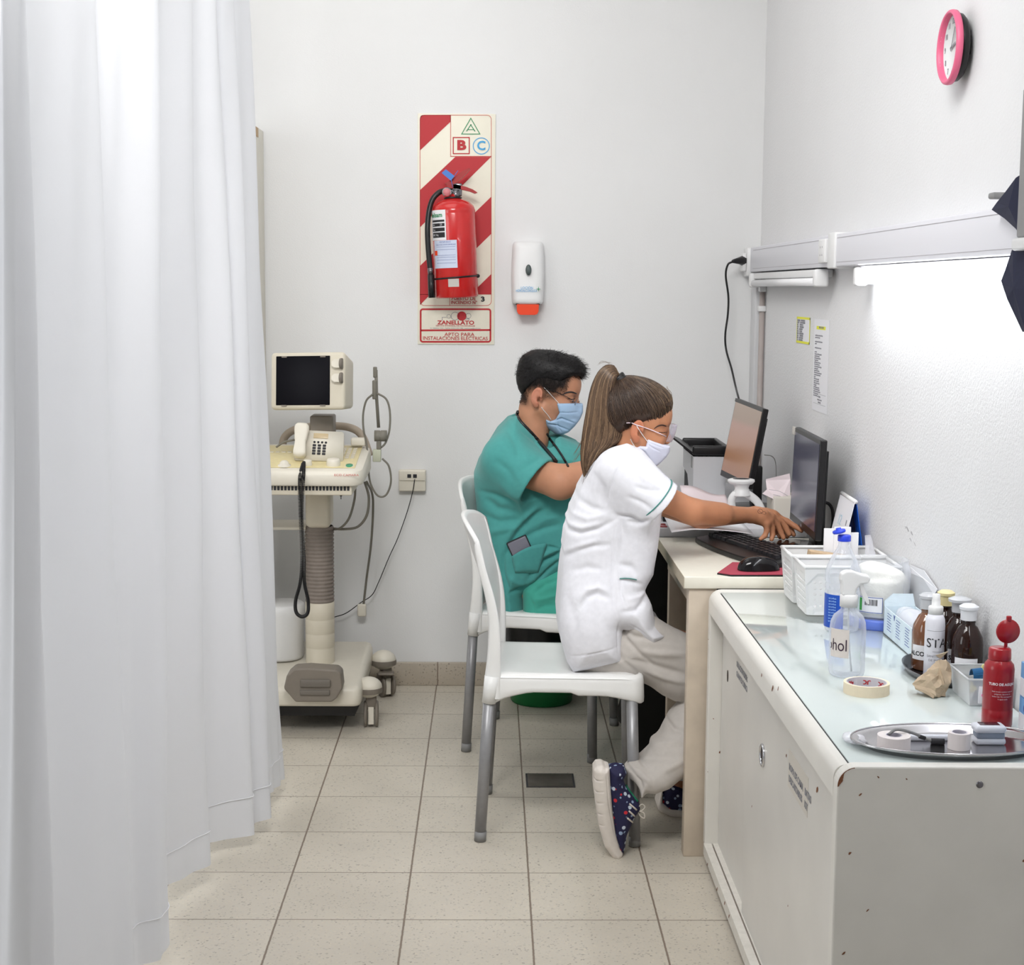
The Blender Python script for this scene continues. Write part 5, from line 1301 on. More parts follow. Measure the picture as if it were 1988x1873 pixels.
# paper bag / box with sheets
bx = thing('tissue_box', 'white paper box with pinkish sheets poking out beside the dark monitor', 'box', (0.91, 4.83, ZD2))
q = MB(); q.rbox((0.868, 4.73, ZD2), (0.955, 4.86, 0.852), 0.003); q.build('box_body', mat('box_white', rgb(216, 210, 200), 0.6), bx)
q = MB()
def sheet(q, pts, th=0.0008):
    c = sum((Vector(p) for p in pts), Vector())/len(pts); n_ = len(pts)
    nrm = (Vector(pts[1])-Vector(pts[0])).cross(Vector(pts[2])-Vector(pts[1])).normalized()*th
    vs = [Vector(p) for p in pts]+[Vector(p)+nrm for p in pts]
    q.add(vs, [tuple(range(n_)), tuple(reversed(range(n_, 2*n_)))]+[(i, (i+1) % n_, (i+1) % n_+n_, i+n_) for i in range(n_)], False)
sheet(q, [P(1487, 932, 4.80), P(1489, 950, 4.79), P(1480, 958, 4.76), P(1515, 975, 4.74), P(1534, 978, 4.76), P(1534, 930, 4.83)])
sheet(q, [P(1487, 930, 4.82), P(1533, 919, 4.84), P(1536, 940, 4.84), P(1490, 944, 4.82)])
q.build('pink_sheets', m_paperp, bx)
q = MB()
for k in range(3):
    pts = smoothpath([P(1492+k*2, 950+k*9, 4.78)+Vector((0, -0.004, 0)), P(1512, 953+k*9, 4.765)+Vector((0, -0.004, 0)), P(1532, 964+k*7, 4.775)+Vector((0, -0.006, 0))], 5); q.tube(pts, 0.0005, 4)
q.build('fold_lines', m_inkg, bx)
# printer
prn = thing('printer', 'light grey laser printer with a black open top at the back corner', 'printer', (0.82, 5.38, ZD2))
m_prn = mat('printer_grey', rgb(205, 205, 208), 0.45)
q = MB(); q.prism([(5.28, ZD2), (5.28, 0.925), (5.57, 0.925), (5.57, 0.855), (5.44, 0.84), (5.40, 0.80), (5.40, ZD2)], 0.690, 0.800, 'X'); q.build('printer_body', m_prn, prn)
q = MB(); q.box((0.695, 5.38, ZD2+0.001), (0.795, 5.56, 0.90)); q.build('paper_tray_recess', m_dark, prn)
q = MB(); q.rbox((0.686, 5.272, 0.922), (0.812, 5.292, 0.955), 0.006); q.rbox((0.686, 5.56, 0.922), (0.812, 5.575, 0.955), 0.006); q.rbox((0.797, 5.272, 0.922), (0.812, 5.575, 0.955), 0.006); q.box((0.69, 5.28, 0.918), (0.805, 5.57, 0.930)); q.build('black_top_rim', m_black, prn)
q = MB(); sheet(q, [P(1345, 878, 5.28), P(1299, 842, 5.28), P(1318, 850, 5.56), P(1335, 860, 5.56)], 0.006); q.build('open_flap', m_black, prn)
q = MB(); q.rbox((0.6895, 5.31, 0.875), (0.6902, 5.345, 0.915), 0.0002); q.build('button_panel', m_greyp, prn)
box('grey_stapler_base', (0.60, 5.44, ZD2), (0.65, 5.56, ZD2+0.022), m_greyp, None, 0.006); o = bpy.data.objects['grey_stapler_base']; o.name = 'desk_stapler'; tag(o, 'small grey stapler lying on the far desk left of the printer', 'stapler')
# printed sheets with curled edge
q = MB()
def ps(u, v):
    A = P(1300, 940, 4.93); B = P(1400, 965, 4.86)
    x = 0.600+0.145*u; y = 4.69+0.22*v; z = ZD2+0.002+0.088*v*(1-0.32*u)+0.006*math.sin(PI*u*2)*v
    return Vector((x, y, z))
q.grid(ps, 16, 10); o = q.build('printed_sheet', m_paperp, solid=0.0006); tag(o, 'pinkish printed sheet curling up behind the woman\'s forearms', 'paper')
q = MB()
pts = [(1286, 1022), (1325, 1020), (1330, 1010), (1345, 1017), (1437, 1022), (1380, 1030), (1328, 1039), (1310, 1037), (1297, 1030)]
def psh(u, v):
    x = 0.525+0.24*u; y = 4.47+0.19*v; return Vector((x, y, ZD+0.038+0.008*math.sin(3*u+v)-0.012*abs(u-0.25)+0.002*v+0.008*(v)))
q.grid(psh, 14, 8); o = q.build('blank_sheet', m_paper, solid=0.0006); tag(o, 'white sheet of paper lying under the woman\'s forearms', 'paper')
# stamp / stapler
sp_ = thing('ink_stamp', 'black and red ink stamp on the farther desk beside the woman\'s chest', 'stamp', (0.56, 4.78, ZD2))
q = MB(); q.rbox((0.528, 4.73, ZD2), (0.575, 4.79, ZD2+0.026), 0.006); q.sphere((0.535, 4.82, ZD2+0.028), (0.022, 0.025, 0.020), 14); q.build('stamp_body', m_blackg, sp_)
q = MB(); q.rbox((0.575, 4.735, ZD2), (0.595, 4.785, ZD2+0.022), 0.004); q.tube(smoothpath([(0.532, 4.76, ZD2+0.028), (0.555, 4.76, ZD2+0.035), (0.59, 4.76, ZD2+0.02)], 5), 0.003, 6); q.build('red_insert', m_redb, sp_)
q = MB(); q.rbox((0.49, 4.62, ZD2), (0.53, 4.68, ZD2+0.003), 0.001); tag(q.build('red_notebook', m_redb), 'thin red notebook edge showing at the front of the farther desk', 'notebook')
# monitor cables
q = MB(); q.tube(smoothpath([P(1600, 975, 4.36), P(1609, 978, 4.36), P(1616, 990, 4.36), P(1617, 1015, 4.36), P(1612, 1035, 4.36), P(1604, 1050, 4.36)], 6), 0.0045, 8); tag(q.build('monitor_cable', m_black), 'black cable looping behind the dark monitor', 'cable')
q = MB(); q.tube(smoothpath([(0.745, 4.32, ZD+0.012), (0.76, 4.26, ZD+0.008), (0.80, 4.21, ZD+0.006), (0.86, 4.22, ZD+0.006), (0.92, 4.25, ZD+0.006), (0.955, 4.28, ZD+0.006)], 6), 0.0035, 8); tag(q.build('keyboard_cable', m_black), 'thin black cable lying below the dark monitor', 'cable')
q = MB(); q.tube(smoothpath([P(1484, 883, 5.2), P(1499, 886, 5.22), P(1506, 900, 5.25), P(1507, 940, 5.25)], 6), 0.0016, 6); tag(q.build('thin_wire', mat('wire_grey', rgb(170, 168, 164), 0.5)), 'thin pale wire on the wall behind the lit monitor', 'wire')
# desk calendar
cal = thing('desk_calendar', 'white tent calendar reading DICIEMBRE with blue inside by the right wall', 'calendar', (0.94, 4.07, ZD))
A0, A1 = Vector((0.940, 3.985, 0.940)), Vector((0.944, 4.165, 0.940)); B0, B1 = Vector((0.898, 3.985, ZD)), Vector((0.902, 4.165, ZD)); C0, C1 = Vector((0.976, 3.985, ZD)), Vector((0.977, 4.165, ZD))
q = MB(); sheet(q, [A0, A1, B1, B0], 0.0018); q.build('front_page', m_paper, cal)
q = MB(); q.tube([A0+Vector((0.002, 0, 0)), A1+Vector((0.002, 0, 0))], 0.0055, 12); q.build('spine_roll', m_white, cal)
q = MB(); sheet(q, [A0+Vector((0.006, 0.004, -0.004)), A1+Vector((0.006, 0, -0.004)), C1, C0+Vector((0, 0.004, 0))], 0.0018); q.build('back_board', m_brightblue, cal)
q = MB(); sheet(q, [A0+Vector((0.004, 0.06, -0.004)), B0+Vector((0.003, 0.06, 0.001)), C0+Vector((-0.002, 0.06, 0.001))], 0.001); q.build('inner_card', m_navyp, cal)
up = (A0-B0).normalized(); Mc = basis(B0.lerp(A0, 0.45).lerp(B1.lerp(A1, 0.45), 0.48)+Vector((-0.003, 0, 0)), (0, -1, 0), up)
q = MB(); q.text('DICIEMBRE', 0.024, Mc, 'CENTER', 1.05, 0.0006); q.build('month_lettering', m_inkb, cal)
q = MB(); q.text('12', 0.040, Mc @ Matrix.Translation((-0.02, 0.045, 0)), 'CENTER', 1.0, -0.0004); q.build('month_number', mat('pale_blue_print', rgb(186, 212, 226), 0.6), cal)
q = MB(); q.text('✚', 0.012, Mc @ Matrix.Translation((0.055, 0.048, 0))); q.box((0.05, 0.04, 0), (0.058, 0.055, 0.0003), Mc); q.build('small_logo', m_inkg, cal)

# ================================================================== things on the cabinet
ZC = ZT
def basket(name, label, x0, x1, y0, y1, z0, z1, hx, hy):
    z0 += 0.003; t = thing(name, label, 'basket', ((x0+x1)/2, (y0+y1)/2, z0), group='white perforated baskets')
    tp = 0.010; th = 0.002; q = MB(); r_ = 0.012
    def side(a, b_, c, d, nu, nv, rows, margin=0.12):
        """wall with real round holes: a,b bottom, c,d top corners"""
        a, b_, c, d = map(Vector, (a, b_, c, d)); n_ = (b_-a).cross(d-a).normalized()
        k = 8; vs = []; fs = []
        def pt(u, v): return a.lerp(b_, u).lerp(d.lerp(c, u), v)
        L_ = (b_-a).length; H_ = (d-a).length; cu_, cv = L_/nu, H_/nv
        for i in range(nu):
            for j in range(nv):
                u0, v0, u1, v1 = i/nu, j/nv, (i+1)/nu, (j+1)/nv
                if (j in rows) and 0 < i < nu-1:
                    uc, vc = (u0+u1)/2, (v0+v1)/2; rr = min(cu_, cv)*0.30
                    o = len(q.v); sq = [(u0, v0), (uc, v0), (u1, v0), (u1, vc), (u1, v1), (uc, v1), (u0, v1), (u0, vc)]
                    A_ = [pt(*s) for s in sq]
                    Bq = []
                    for m_ in range(8):
                        an = math.radians(-135+45*m_); Bq.append(pt(uc+math.cos(an)*rr/L_, vc+math.sin(an)*rr/H_))
                    q.add(A_+Bq, [(m_, (m_+1) % 8, 8+(m_+1) % 8, 8+m_) for m_ in range(8)], False)
                else: q.add([pt(u0, v0), pt(u1, v0), pt(u1, v1), pt(u0, v1)], [(0, 1, 2, 3)], False)
    b = [(x0+tp, y0+tp, z0), (x1-tp, y0+tp, z0), (x1-tp, y1-tp, z0), (x0+tp, y1-tp, z0)]; u_ = [(x0, y0, z1), (x1, y0, z1), (x1, y1, z1), (x0, y1, z1)]
    nv = 8
    for i, nn in ((0, hx), (1, hy), (2, hx), (3, hy)):
        j = (i+1) % 4; side(b[i], b[j], u_[j], u_[i], nn, nv, (1, 2, 3, 4, 5))
    q.add(b, [(0, 1, 2, 3)], False)
    o = q.build('basket_body', m_white, t); md = o.modifiers.new('thickness', 'SOLIDIFY'); md.thickness = th; md.offset = 1
    q = MB(); pts = [Vector(p) for p in u_]; 
    for i in range(4):
        a, b_ = pts[i], pts[(i+1) % 4]; q.tube([a, b_], 0.0042, 8)
    q.build('rim', m_white, t)
    return t
basket('plastic_basket', 'white perforated basket, the farther one, holding cardboard and papers', 0.738, 0.968, 3.765, 3.905, ZC, 0.836, 16, 9)
basket('plastic_basket', 'white perforated basket, the nearer one, beside the large water bottle', 0.742, 0.968, 3.622, 3.758, ZC, 0.834, 16, 9)
q = MB(); q.rbox((-0.05, -0.02, 0), (0.05, 0.02, 0.10), 0.001, M=Matrix.Translation((0.828, 3.825, ZC+0.02)) @ Matrix.Rotation(0.14, 4, 'Y')); tag(q.build('cardboard_box', m_cardb), 'brown cardboard carton poking out of the farther basket', 'box')
pk = thing('paper_packets', 'white paper packets standing in the farther basket behind the bottle', 'paper', (0.86, 3.86, ZC))
for dx, dy, hh in ((0.0, 0.0, 0.175), (0.024, -0.006, 0.180), (0.045, 0.0, 0.165)):
    q = MB(); q.rbox((0.836+dx, 3.862+dy, ZC+0.012), (0.836+dx+0.042, 3.868+dy, ZC+hh), 0.001); q.build('packet', m_paper, pk)
q = MB(); sheet(q, [(0.93, 3.80, ZC+0.06), (0.962, 3.78, ZC+0.07), (0.945, 3.83, ZC+0.165), (0.936, 3.85, ZC+0.16)], 0.001); tag(q.build('plastic_wrapper', m_film), 'clear pointed wrapper sticking out of the farther basket near the wall', 'wrapper')
# big bottle with blue cap
bt = thing('water_bottle', 'large clear plastic bottle with open blue cap on the cabinet', 'bottle', (0.798, 3.475, ZC))
bc = (0.798, 3.475, ZC)
q = MB(); q.lathe([(0, 0.004), (0.028, 0.0), (0.037, 0.004), (0.039, 0.014), (0.039, 0.092), (0.0375, 0.096), (0.039, 0.100), (0.039, 0.108), (0.0375, 0.112), (0.0395, 0.116), (0.040, 0.135), (0.036, 0.150), (0.026, 0.172), (0.017, 0.188), (0.0125, 0.197), (0.0125, 0.206)], bc, 40); q.build('bottle_body', m_clear, bt)
q = MB(); q.lathe([(0, 0.206), (0.0145, 0.206), (0.0148, 0.207), (0.0148, 0.218), (0.013, 0.220), (0, 0.220)], bc, 24); q.build('cap', m_bluep, bt)
q = MB(); q.lathe([(0, -0.003), (0.014, -0.003), (0.015, 0), (0.014, 0.003), (0.006, 0.004), (0.006, 0.008), (0, 0.008)], (0.785, 3.472, ZC+0.228), 24, M=Matrix.Rotation(-0.25, 4, 'Y')); q.build('flip_lid', m_bluep, bt)
q = MB(); vs = []; n_ = 12
for i in range(n_+1):
    a = math.radians(168+(262-168)*i/n_)
    for z in (0.012, 0.088): vs.append((bc[0]+0.0396*math.cos(a), bc[1]+0.0396*math.sin(a), ZC+z))
q.add(vs, [(2*i, 2*i+2, 2*i+3, 2*i+1) for i in range(n_)], True); lab = q.build('blue_label', m_bluelab, bt)
q = MB()
for k in range(9):
    a = math.radians(225); q.text('agua purificada', 0.0055, Matrix.Translation((bc[0]+0.0405*math.cos(a), bc[1]+0.0405*math.sin(a), ZC+0.080-k*0.0065)) @ Matrix.Rotation(math.radians(-45), 4, 'Z') @ basis((0, 0, 0), (1, 0, 0), (0, 0, 1)), 'CENTER', 0.6, ext=0.0002)
q.build('label_text', mat('pale_print', rgb(150, 190, 235), 0.5), lab)
# spray bottle
sb = thing('spray_bottle', 'clear spray bottle with white trigger and handwritten label on the cabinet', 'spray bottle', (0.716, 3.06, ZC))
sc_ = (0.716, 3.06, ZC)
q = MB(); q.lathe([(0, 0.004), (0.026, 0.0), (0.034, 0.004), (0.036, 0.012), (0.036, 0.030), (0.035, 0.034), (0.036, 0.040), (0.036, 0.095), (0.0345, 0.110), (0.029, 0.123), (0.020, 0.131), (0.0155, 0.135), (0.0155, 0.142)], sc_, 40); q.build('bottle_body', m_clear, sb)
q = MB(); q.lathe([(0, 0.141), (0.0178, 0.141), (0.0178, 0.163), (0.014, 0.166), (0, 0.166)], sc_, 24); q.build('screw_collar', m_white, sb)
q = MB(); pr9 = [(-0.016, 0.164), (0.012, 0.164), (0.013, 0.176), (0.020, 0.186), (0.037, 0.189), (0.040, 0.198), (0.036, 0.205), (0.020, 0.208), (0.004, 0.214), (-0.010, 0.214), (-0.019, 0.208), (-0.020, 0.196), (-0.017, 0.186)]
q.prism([(sc_[0]+a, sc_[2]+b) for a, b in pr9], sc_[1]-0.011, sc_[1]+0.011); o = q.build('spray_head', m_white, sb); bv = o.modifiers.new('b', 'BEVEL'); bv.width = 0.005; bv.segments = 3
q = MB(); pr9 = [(0.018, 0.190), (0.026, 0.189), (0.031, 0.172), (0.038, 0.158), (0.040, 0.146), (0.036, 0.147), (0.029, 0.157), (0.023, 0.170)]
q.prism([(sc_[0]+a, sc_[2]+b) for a, b in pr9], sc_[1]-0.006, sc_[1]+0.006); o = q.build('trigger', m_white, sb)
q = MB(); q.tube(smoothpath([(sc_[0], sc_[1], ZC+0.14), (sc_[0]+0.002, sc_[1], ZC+0.08), (sc_[0]+0.010, sc_[1], ZC+0.008)], 6), 0.0018, 6); q.build('dip_tube', m_clear2, sb)
q = MB(); vs = []; n_ = 10
for i in range(n_+1):
    a = math.radians(195+(262-195)*i/n_)
    for z in (0.043, 0.100): vs.append((sc_[0]+0.0366*math.cos(a), sc_[1]+0.0366*math.sin(a), ZC+z))
q.add(vs, [(2*i, 2*i+2, 2*i+3, 2*i+1) for i in range(n_)], True); lab = q.build('paper_label', mat('kraft_label', rgb(222, 214, 208), 0.6), sb)
q = MB(); c = bpy.data.curves.new('t', 'FONT'); c.body = 'alcohol'; c.size = 0.034; c.offset = -0.0001; c.align_x = 'RIGHT'
o = bpy.data.objects.new('t', c); COL.objects.link(o); me = bpy.data.meshes.new_from_object(o.evaluated_get(bpy.context.evaluated_depsgraph_get()))
vs = []; rr = 0.0372; okv = []
for v in me.vertices:
    a = math.radians(258)+v.co.x*0.8/rr; vs.append((sc_[0]+rr*math.cos(a), sc_[1]+rr*math.sin(a), ZC+0.057+v.co.y)); okv.append(a > math.radians(193))
q.add(vs, [tuple(p.vertices) for p in me.polygons if all(okv[i] for i in p.vertices)], False); bpy.data.objects.remove(o); bpy.data.curves.remove(c)
q.build('handwriting', mat('marker_ink', rgb(52, 26, 50), 0.6), lab)
# masking tape
tp = thing('tape_roll', 'cream masking tape roll lying flat on the cabinet glass', 'tape', (0.724, 2.925, ZC))
q = MB(); q.lathe([(0.0385, 0), (0.0435, 0), (0.0435, 0.021), (0.0385, 0.021), (0.0385, 0)], (0.724, 2.925, ZC), 48, smooth=False); q.build('tape', m_cream_t, tp)
q = MB(); q.lathe([(0.0368, 0), (0.0386, 0), (0.0386, 0.0212), (0.0368, 0.0212), (0.0368, 0)], (0.724, 2.925, ZC), 48, smooth=False); cr_ = q.build('card_core', mat('grey_card', rgb(206, 200, 206), 0.6), tp)
q = MB()
for a0, s in ((75, 'AUCA'), (28, 'AUCA'), (130, 'AU')):
    a = math.radians(a0); q.text(s, 0.0115, Matrix.Translation((0.724+0.0362*math.cos(a), 2.925+0.0362*math.sin(a), ZC+0.0115)) @ Matrix.Rotation(a-PI/2, 4, 'Z') @ basis((0, 0, 0), (1, 0, 0), (0, 0, 1)) @ Matrix.Rotation(PI, 4, 'Z'), 'CENTER', 1.2, 0.0004, 0.0002)
q.build('red_lettering', m_redp, cr_)
# cotton jar
jc = (0.898, 3.535, ZC)
jr = thing('cotton_jar', 'big clear jar of cotton wool standing on its blue base', 'jar', jc)
q = MB(); q.lathe([(0, 0), (0.066, 0), (0.069, 0.004), (0.070, 0.020), (0.067, 0.024), (0, 0.024)], jc, 48); q.build('blue_base', m_bluel, jr)
q = MB(); q.lathe([(0.066, 0.024), (0.068, 0.036), (0.068, 0.132), (0.065, 0.142), (0.063, 0.146), (0.063, 0.156)], jc, 48); q.build('jar_wall', m_clear, jr)
f = U(0.015, sd_cone((jc[0], jc[1], ZC+0.082), (jc[0], jc[1], ZC+0.084), 0.056, 0.056), SUB(SUB(sd_cone((jc[0], jc[1], ZC+0.02), (jc[0], jc[1], ZC+0.12), 0.0635, 0.0635), sd_plane((0, 0, ZC+0.027), (0, 0, 1))), sd_plane((0, 0, ZC+0.112), (0, 0, -1))), sd_ell((jc[0]-0.020, jc[1]-0.01, ZC+0.128), (0.034, 0.036, 0.022)), sd_ell((jc[0]+0.02, jc[1]-0.02, ZC+0.118), (0.030, 0.03, 0.018)), sd_ell((jc[0]-0.03, jc[1]+0.02, ZC+0.120), (0.022, 0.02, 0.022)))
iso_obj('cotton_wool', f, (0.82, 3.46, ZC), (0.98, 3.61, ZC+0.18), 0.005, m_cotton, jr, wr=((60, 0.003, 1), (160, 0.0015, 2)))
q = MB(); vs = []; n_ = 10
for i in range(n_+1):
    a = math.radians(200+(262-200)*i/n_)
    for z in (0.040, 0.078): vs.append((jc[0]+0.0688*math.cos(a), jc[1]+0.0688*math.sin(a), ZC+z))
q.add(vs, [(2*i, 2*i+2, 2*i+3, 2*i+1) for i in range(n_)], True); lab = q.build('label', m_paper, jr)
q = MB(); 
def arcq(q, c, r, a0, a1, z0, z1, n_=6):
    vs = []
    for i in range(n_+1):
        a = math.radians(a0+(a1-a0)*i/n_)
        for z in (z0, z1): vs.append((c[0]+r*math.cos(a), c[1]+r*math.sin(a), c[2]+z))
    q.add(vs, [(2*i, 2*i+2, 2*i+3, 2*i+1) for i in range(n_)], True)
arcq(q, jc, 0.0692, 202, 222, 0.045, 0.074); q.build('green_picture', mat('leaf_green', rgb(70, 170, 80), 0.5), lab)
q = MB()
for k in range(11): arcq(q, jc, 0.0693, 228+k*2.3, 228+k*2.3+(1.1 if k % 3 else 1.6), 0.058, 0.072, 1)
q.build('barcode', m_ink, lab)
q = MB(); arcq(q, jc, 0.0691, 200, 262, 0.0755, 0.077); arcq(q, jc, 0.0691, 200, 262, 0.041, 0.0425); arcq(q, jc, 0.0691, 261, 262, 0.041, 0.077, 1); q.build('label_border', m_inkb, lab)
# milky plastic sheet leaning on the wall
sh_ = thing('plastic_sheet', 'milky translucent plastic lid leaning against the right wall behind the jars', 'plastic sheet', (0.96, 3.4, ZC))
q = MB(); sheet(q, [(0.962, 3.60, ZC+0.002), (0.974, 3.60, ZC+0.118), (0.974, 3.45, ZC+0.128), (0.972, 3.30, ZC+0.10), (0.966, 3.21, ZC+0.04), (0.962, 3.20, ZC+0.002)], 0.001); q.build('sheet', m_sheet, sh_)
q = MB(); sheet(q, [(0.9725, 3.60, ZC+0.116), (0.9735, 3.60, ZC+0.134), (0.9735, 3.45, ZC+0.144), (0.9735, 3.34, ZC+0.122), (0.9725, 3.36, ZC+0.106), (0.9725, 3.45, ZC+0.126)], 0.001); q.build('white_flap', m_paper, sh_)
# open light blue carton
cb2 = thing('glove_carton', 'pale blue open carton with clear film beside the white spray', 'box', (0.93, 3.32, ZC))
x0, x1, y0, y1, hh = 0.888, 0.958, 3.195, 3.452, 0.062
q = MB()
for a, b_ in (((x0, y0, ZC), (x0+0.0015, y1, ZC+hh)), ((x1-0.0015, y0, ZC), (x1, y1, ZC+hh)), ((x0, y1-0.0015, ZC), (x1, y1, ZC+hh)), ((x0, y0, ZC), (x1, y0+0.0015, ZC+hh)), ((x0, y0, ZC), (x1, y1, ZC+0.0015))): q.box(a, b_)
sheet(q, [(x0, y1, ZC+hh), (x1, y1, ZC+hh), (x1-0.005, y1+0.004, ZC+hh+0.028), (x0+0.02, y1+0.004, ZC+hh+0.028), (x0, y1, ZC+hh+0.012)], 0.001)
q.build('carton', m_lightblue, cb2)
q = MB()
for i in range(3):
    for k in range(7): q.box((x0-0.0005, 3.42-i*0.075-0.035+0.004*(k % 3), ZC+0.052-k*0.006), (x0+0.0002, 3.42-i*0.075, ZC+0.0532-k*0.006))
q.build('carton_print', m_inkb, cb2)
q = MB(); q.text('V', 0.016, basis((x0-0.0006, 3.36, ZC+0.053), (0, -1, 0), (0, 0, 1)), 'CENTER', 1.0, 0.0005); q.build('carton_logo', m_inkb, cb2)
f = sd_ell((0.923, 3.325, ZC+0.050), (0.030, 0.115, 0.028)); iso_obj('film_wrap', f, (0.885, 3.19, ZC+0.01), (0.965, 3.46, ZC+0.10), 0.006, m_film, cb2, wr=((90, 0.004, 5),))
# dark oval tray with bottles
ty = thing('dark_tray', 'dark metal oval tray under the brown bottles and white spray', 'tray', (0.912, 3.06, ZC))
q = MB(); q.lathe([(0, 0.001), (0.80, 0.001), (0.86, 0.004), (0.98, 0.016), (1.0, 0.0165), (0.99, 0.014), (0.88, 0.0), (0, 0.0)], (0.9065, 3.070, ZC), 48, M=Matrix.Diagonal((0.070, 0.124, 1, 1))); q.build('tray_dish', m_steeld, ty)
ZB = ZC+0.0015
ws = thing('spray_can', 'white cosmetic spray bottle lettered ST with thin pump cap on the dark tray', 'spray bottle', (0.884, 3.035, ZB))
wc = (0.8835, 3.035, ZB)
q = MB(); q.lathe([(0, 0), (0.0185, 0), (0.0195, 0.002), (0.0195, 0.108), (0.0185, 0.120), (0.0145, 0.130), (0.0, 0.130)], wc, 36); q.build('bottle_body', mat('spray_white', rgb(228, 228, 236), 0.35), ws)
q = MB(); q.lathe([(0, 0.129), (0.0145, 0.129), (0.0145, 0.144), (0.013, 0.146), (0.0085, 0.147), (0.0085, 0.158), (0.0075, 0.160), (0.0075, 0.170), (0, 0.171)], wc, 28); q.build('pump_cap', m_white, ws)
q = MB(); arcq(q, wc, 0.0197, 190, 350, 0.003, 0.011, 12); q.build('grey_band', m_inkg, ws)
def cyltext(s, c, r, adeg, z, size, m, par, name, sx=1.0, bold=0.0, align='CENTER'):
    cu_ = bpy.data.curves.new('t', 'FONT'); cu_.body = s; cu_.size = size; cu_.offset = bold; cu_.align_x = align; cu_.resolution_u = 3
    o = bpy.data.objects.new('t', cu_); COL.objects.link(o); me = bpy.data.meshes.new_from_object(o.evaluated_get(bpy.context.evaluated_depsgraph_get()))
    q = MB(); vs = [(c[0]+r*math.cos(math.radians(adeg)+v.co.x*sx/r), c[1]+r*math.sin(math.radians(adeg)+v.co.x*sx/r), c[2]+z+v.co.y) for v in me.vertices]
    q.add(vs, [tuple(p.vertices) for p in me.polygons], False); bpy.data.objects.remove(o); bpy.data.curves.remove(cu_)
    return q.build(name, m, par)
cyltext('STA', wc, 0.0203, 268, 0.066, 0.026, m_ink, ws, 'lettering', 1.0)
cyltext('SANITIZANTE', wc, 0.0199, 272, 0.046, 0.0062, m_inkg, ws, 'small_lettering', 1.1); cyltext('DE MANOS', wc, 0.0199, 272, 0.038, 0.0062, m_inkg, ws, 'small_lettering', 1.1)
q = MB(); arcq(q, wc, 0.0198, 245, 305, 0.0568, 0.0575, 8); arcq(q, wc, 0.0198, 205, 330, 0.0985, 0.0992, 12); q.build('thin_lines', m_inkg, ws)
def amber(label, c, r, h, capm, words, wa, m=m_amber, capw=1.0):
    t = thing('brown_bottle', label, 'bottle', c, group='brown antiseptic bottles')
    q = MB(); k = h/0.14
    q.lathe([(0, 0.002), (r*0.85, 0), (r, 0.004), (r, 0.074*k), (r*0.93, 0.086*k), (r*0.60, 0.104*k), (r*0.44, 0.108*k), (r*0.44, 0.112*k), (r*0.48, 0.113*k), (r*0.44, 0.115*k), (r*0.44, 0.12*k)], c, 40); q.build('bottle_glass', m, t)
    q = MB(); q.lathe([(0, 0.117*k), (r*0.52, 0.117*k), (r*0.53, 0.13*k), (r*0.55, 0.135*k), (r*0.62*capw, 0.137*k), (r*0.63*capw, 0.142*k), (r*0.4, 0.146*k), (0, 0.146*k)], c, 28); q.build('cap', capm, t, autosmooth=30)
    q = MB(); arcq(q, c, r*1.01, wa-48, wa+42, 0.022*k, 0.050*k, 12); lb = q.build('label', m_paper, t)
    cyltext(words, c, r*1.02, wa, 0.030*k, 0.0115*k, m_ink, lb, 'label_lettering', 1.05, 0.0004)
    return t
capc = mat('clear_cap', rgb(206, 208, 212), 0.2, alpha=0.85)
amber('brown glass bottle at the left of the dark tray, half behind the white spray', (0.890, 3.112, ZB), 0.030, 0.150, capc, 'ALCOHOL', 240, m_amberl)
amber('brown bottle at the back of the tray with a yellowish cap', (0.9385, 3.155, ZB), 0.0285, 0.148, mat('yellowed_cap', rgb(226, 212, 160), 0.35), 'ALCOHOL IODADO', 258)
amber('brown bottle in the middle of the tray with a wide clear flip cap', (0.944, 3.078, ZB), 0.029, 0.150, capc, 'SALINA', 258, capw=1.25)
amber('nearest brown bottle on the tray, labelled ENADA', (0.9395, 3.003, ZB), 0.030, 0.150, mat('pale_cap', rgb(224, 226, 230), 0.3), 'OXIGENADA', 252)
# crumpled kraft paper
bm = bmesh.new(); rk = random.Random(5)
cpts = [(-0.040, 0, 0.020), (-0.006, -0.022, 0.0), (0.020, -0.014, 0.001), (-0.012, 0.024, 0.0), (0.026, 0.022, 0.001), (0.038, 0.004, 0.024), (0.036, 0.006, 0.062), (0.010, -0.006, 0.072), (-0.014, -0.010, 0.046), (-0.006, 0.016, 0.050), (0.016, -0.026, 0.030), (0.002, -0.028, 0.018), (0.024, 0.014, 0.070)]
for p in cpts: bm.verts.new((0.845+p[0], 2.905+p[1], ZC+0.0008+p[2]))
bmesh.ops.convex_hull(bm, input=bm.verts); bmesh.ops.triangulate(bm, faces=bm.faces)
for it, am in ((0, 0.0055), (1, 0.0030)):
    bmesh.ops.subdivide_edges(bm, edges=bm.edges, cuts=1)
    bmesh.ops.triangulate(bm, faces=bm.faces); bm.normal_update()
    for v in bm.verts:
        v.co += v.normal*rk.uniform(-am, am*0.5)+Vector((rk.uniform(-1, 1), rk.uniform(-1, 1), rk.uniform(-1, 1)))*am*0.4; v.co.z = max(v.co.z, ZC+0.0006)
q = MB(); q.frombm(bm, None, False)
sheet(q, [(0.846, 2.898, ZC+0.080), (0.858, 2.905, ZC+0.072), (0.874, 2.908, ZC+0.086), (0.862, 2.90, ZC+0.084)], 0.0006); sheet(q, [(0.835, 2.89, ZC+0.052), (0.850, 2.882, ZC+0.060), (0.846, 2.884, ZC+0.044)], 0.0006); sheet(q, [(0.852, 2.882, ZC+0.058), (0.862, 2.878, ZC+0.030), (0.868, 2.884, ZC+0.052)], 0.0006)
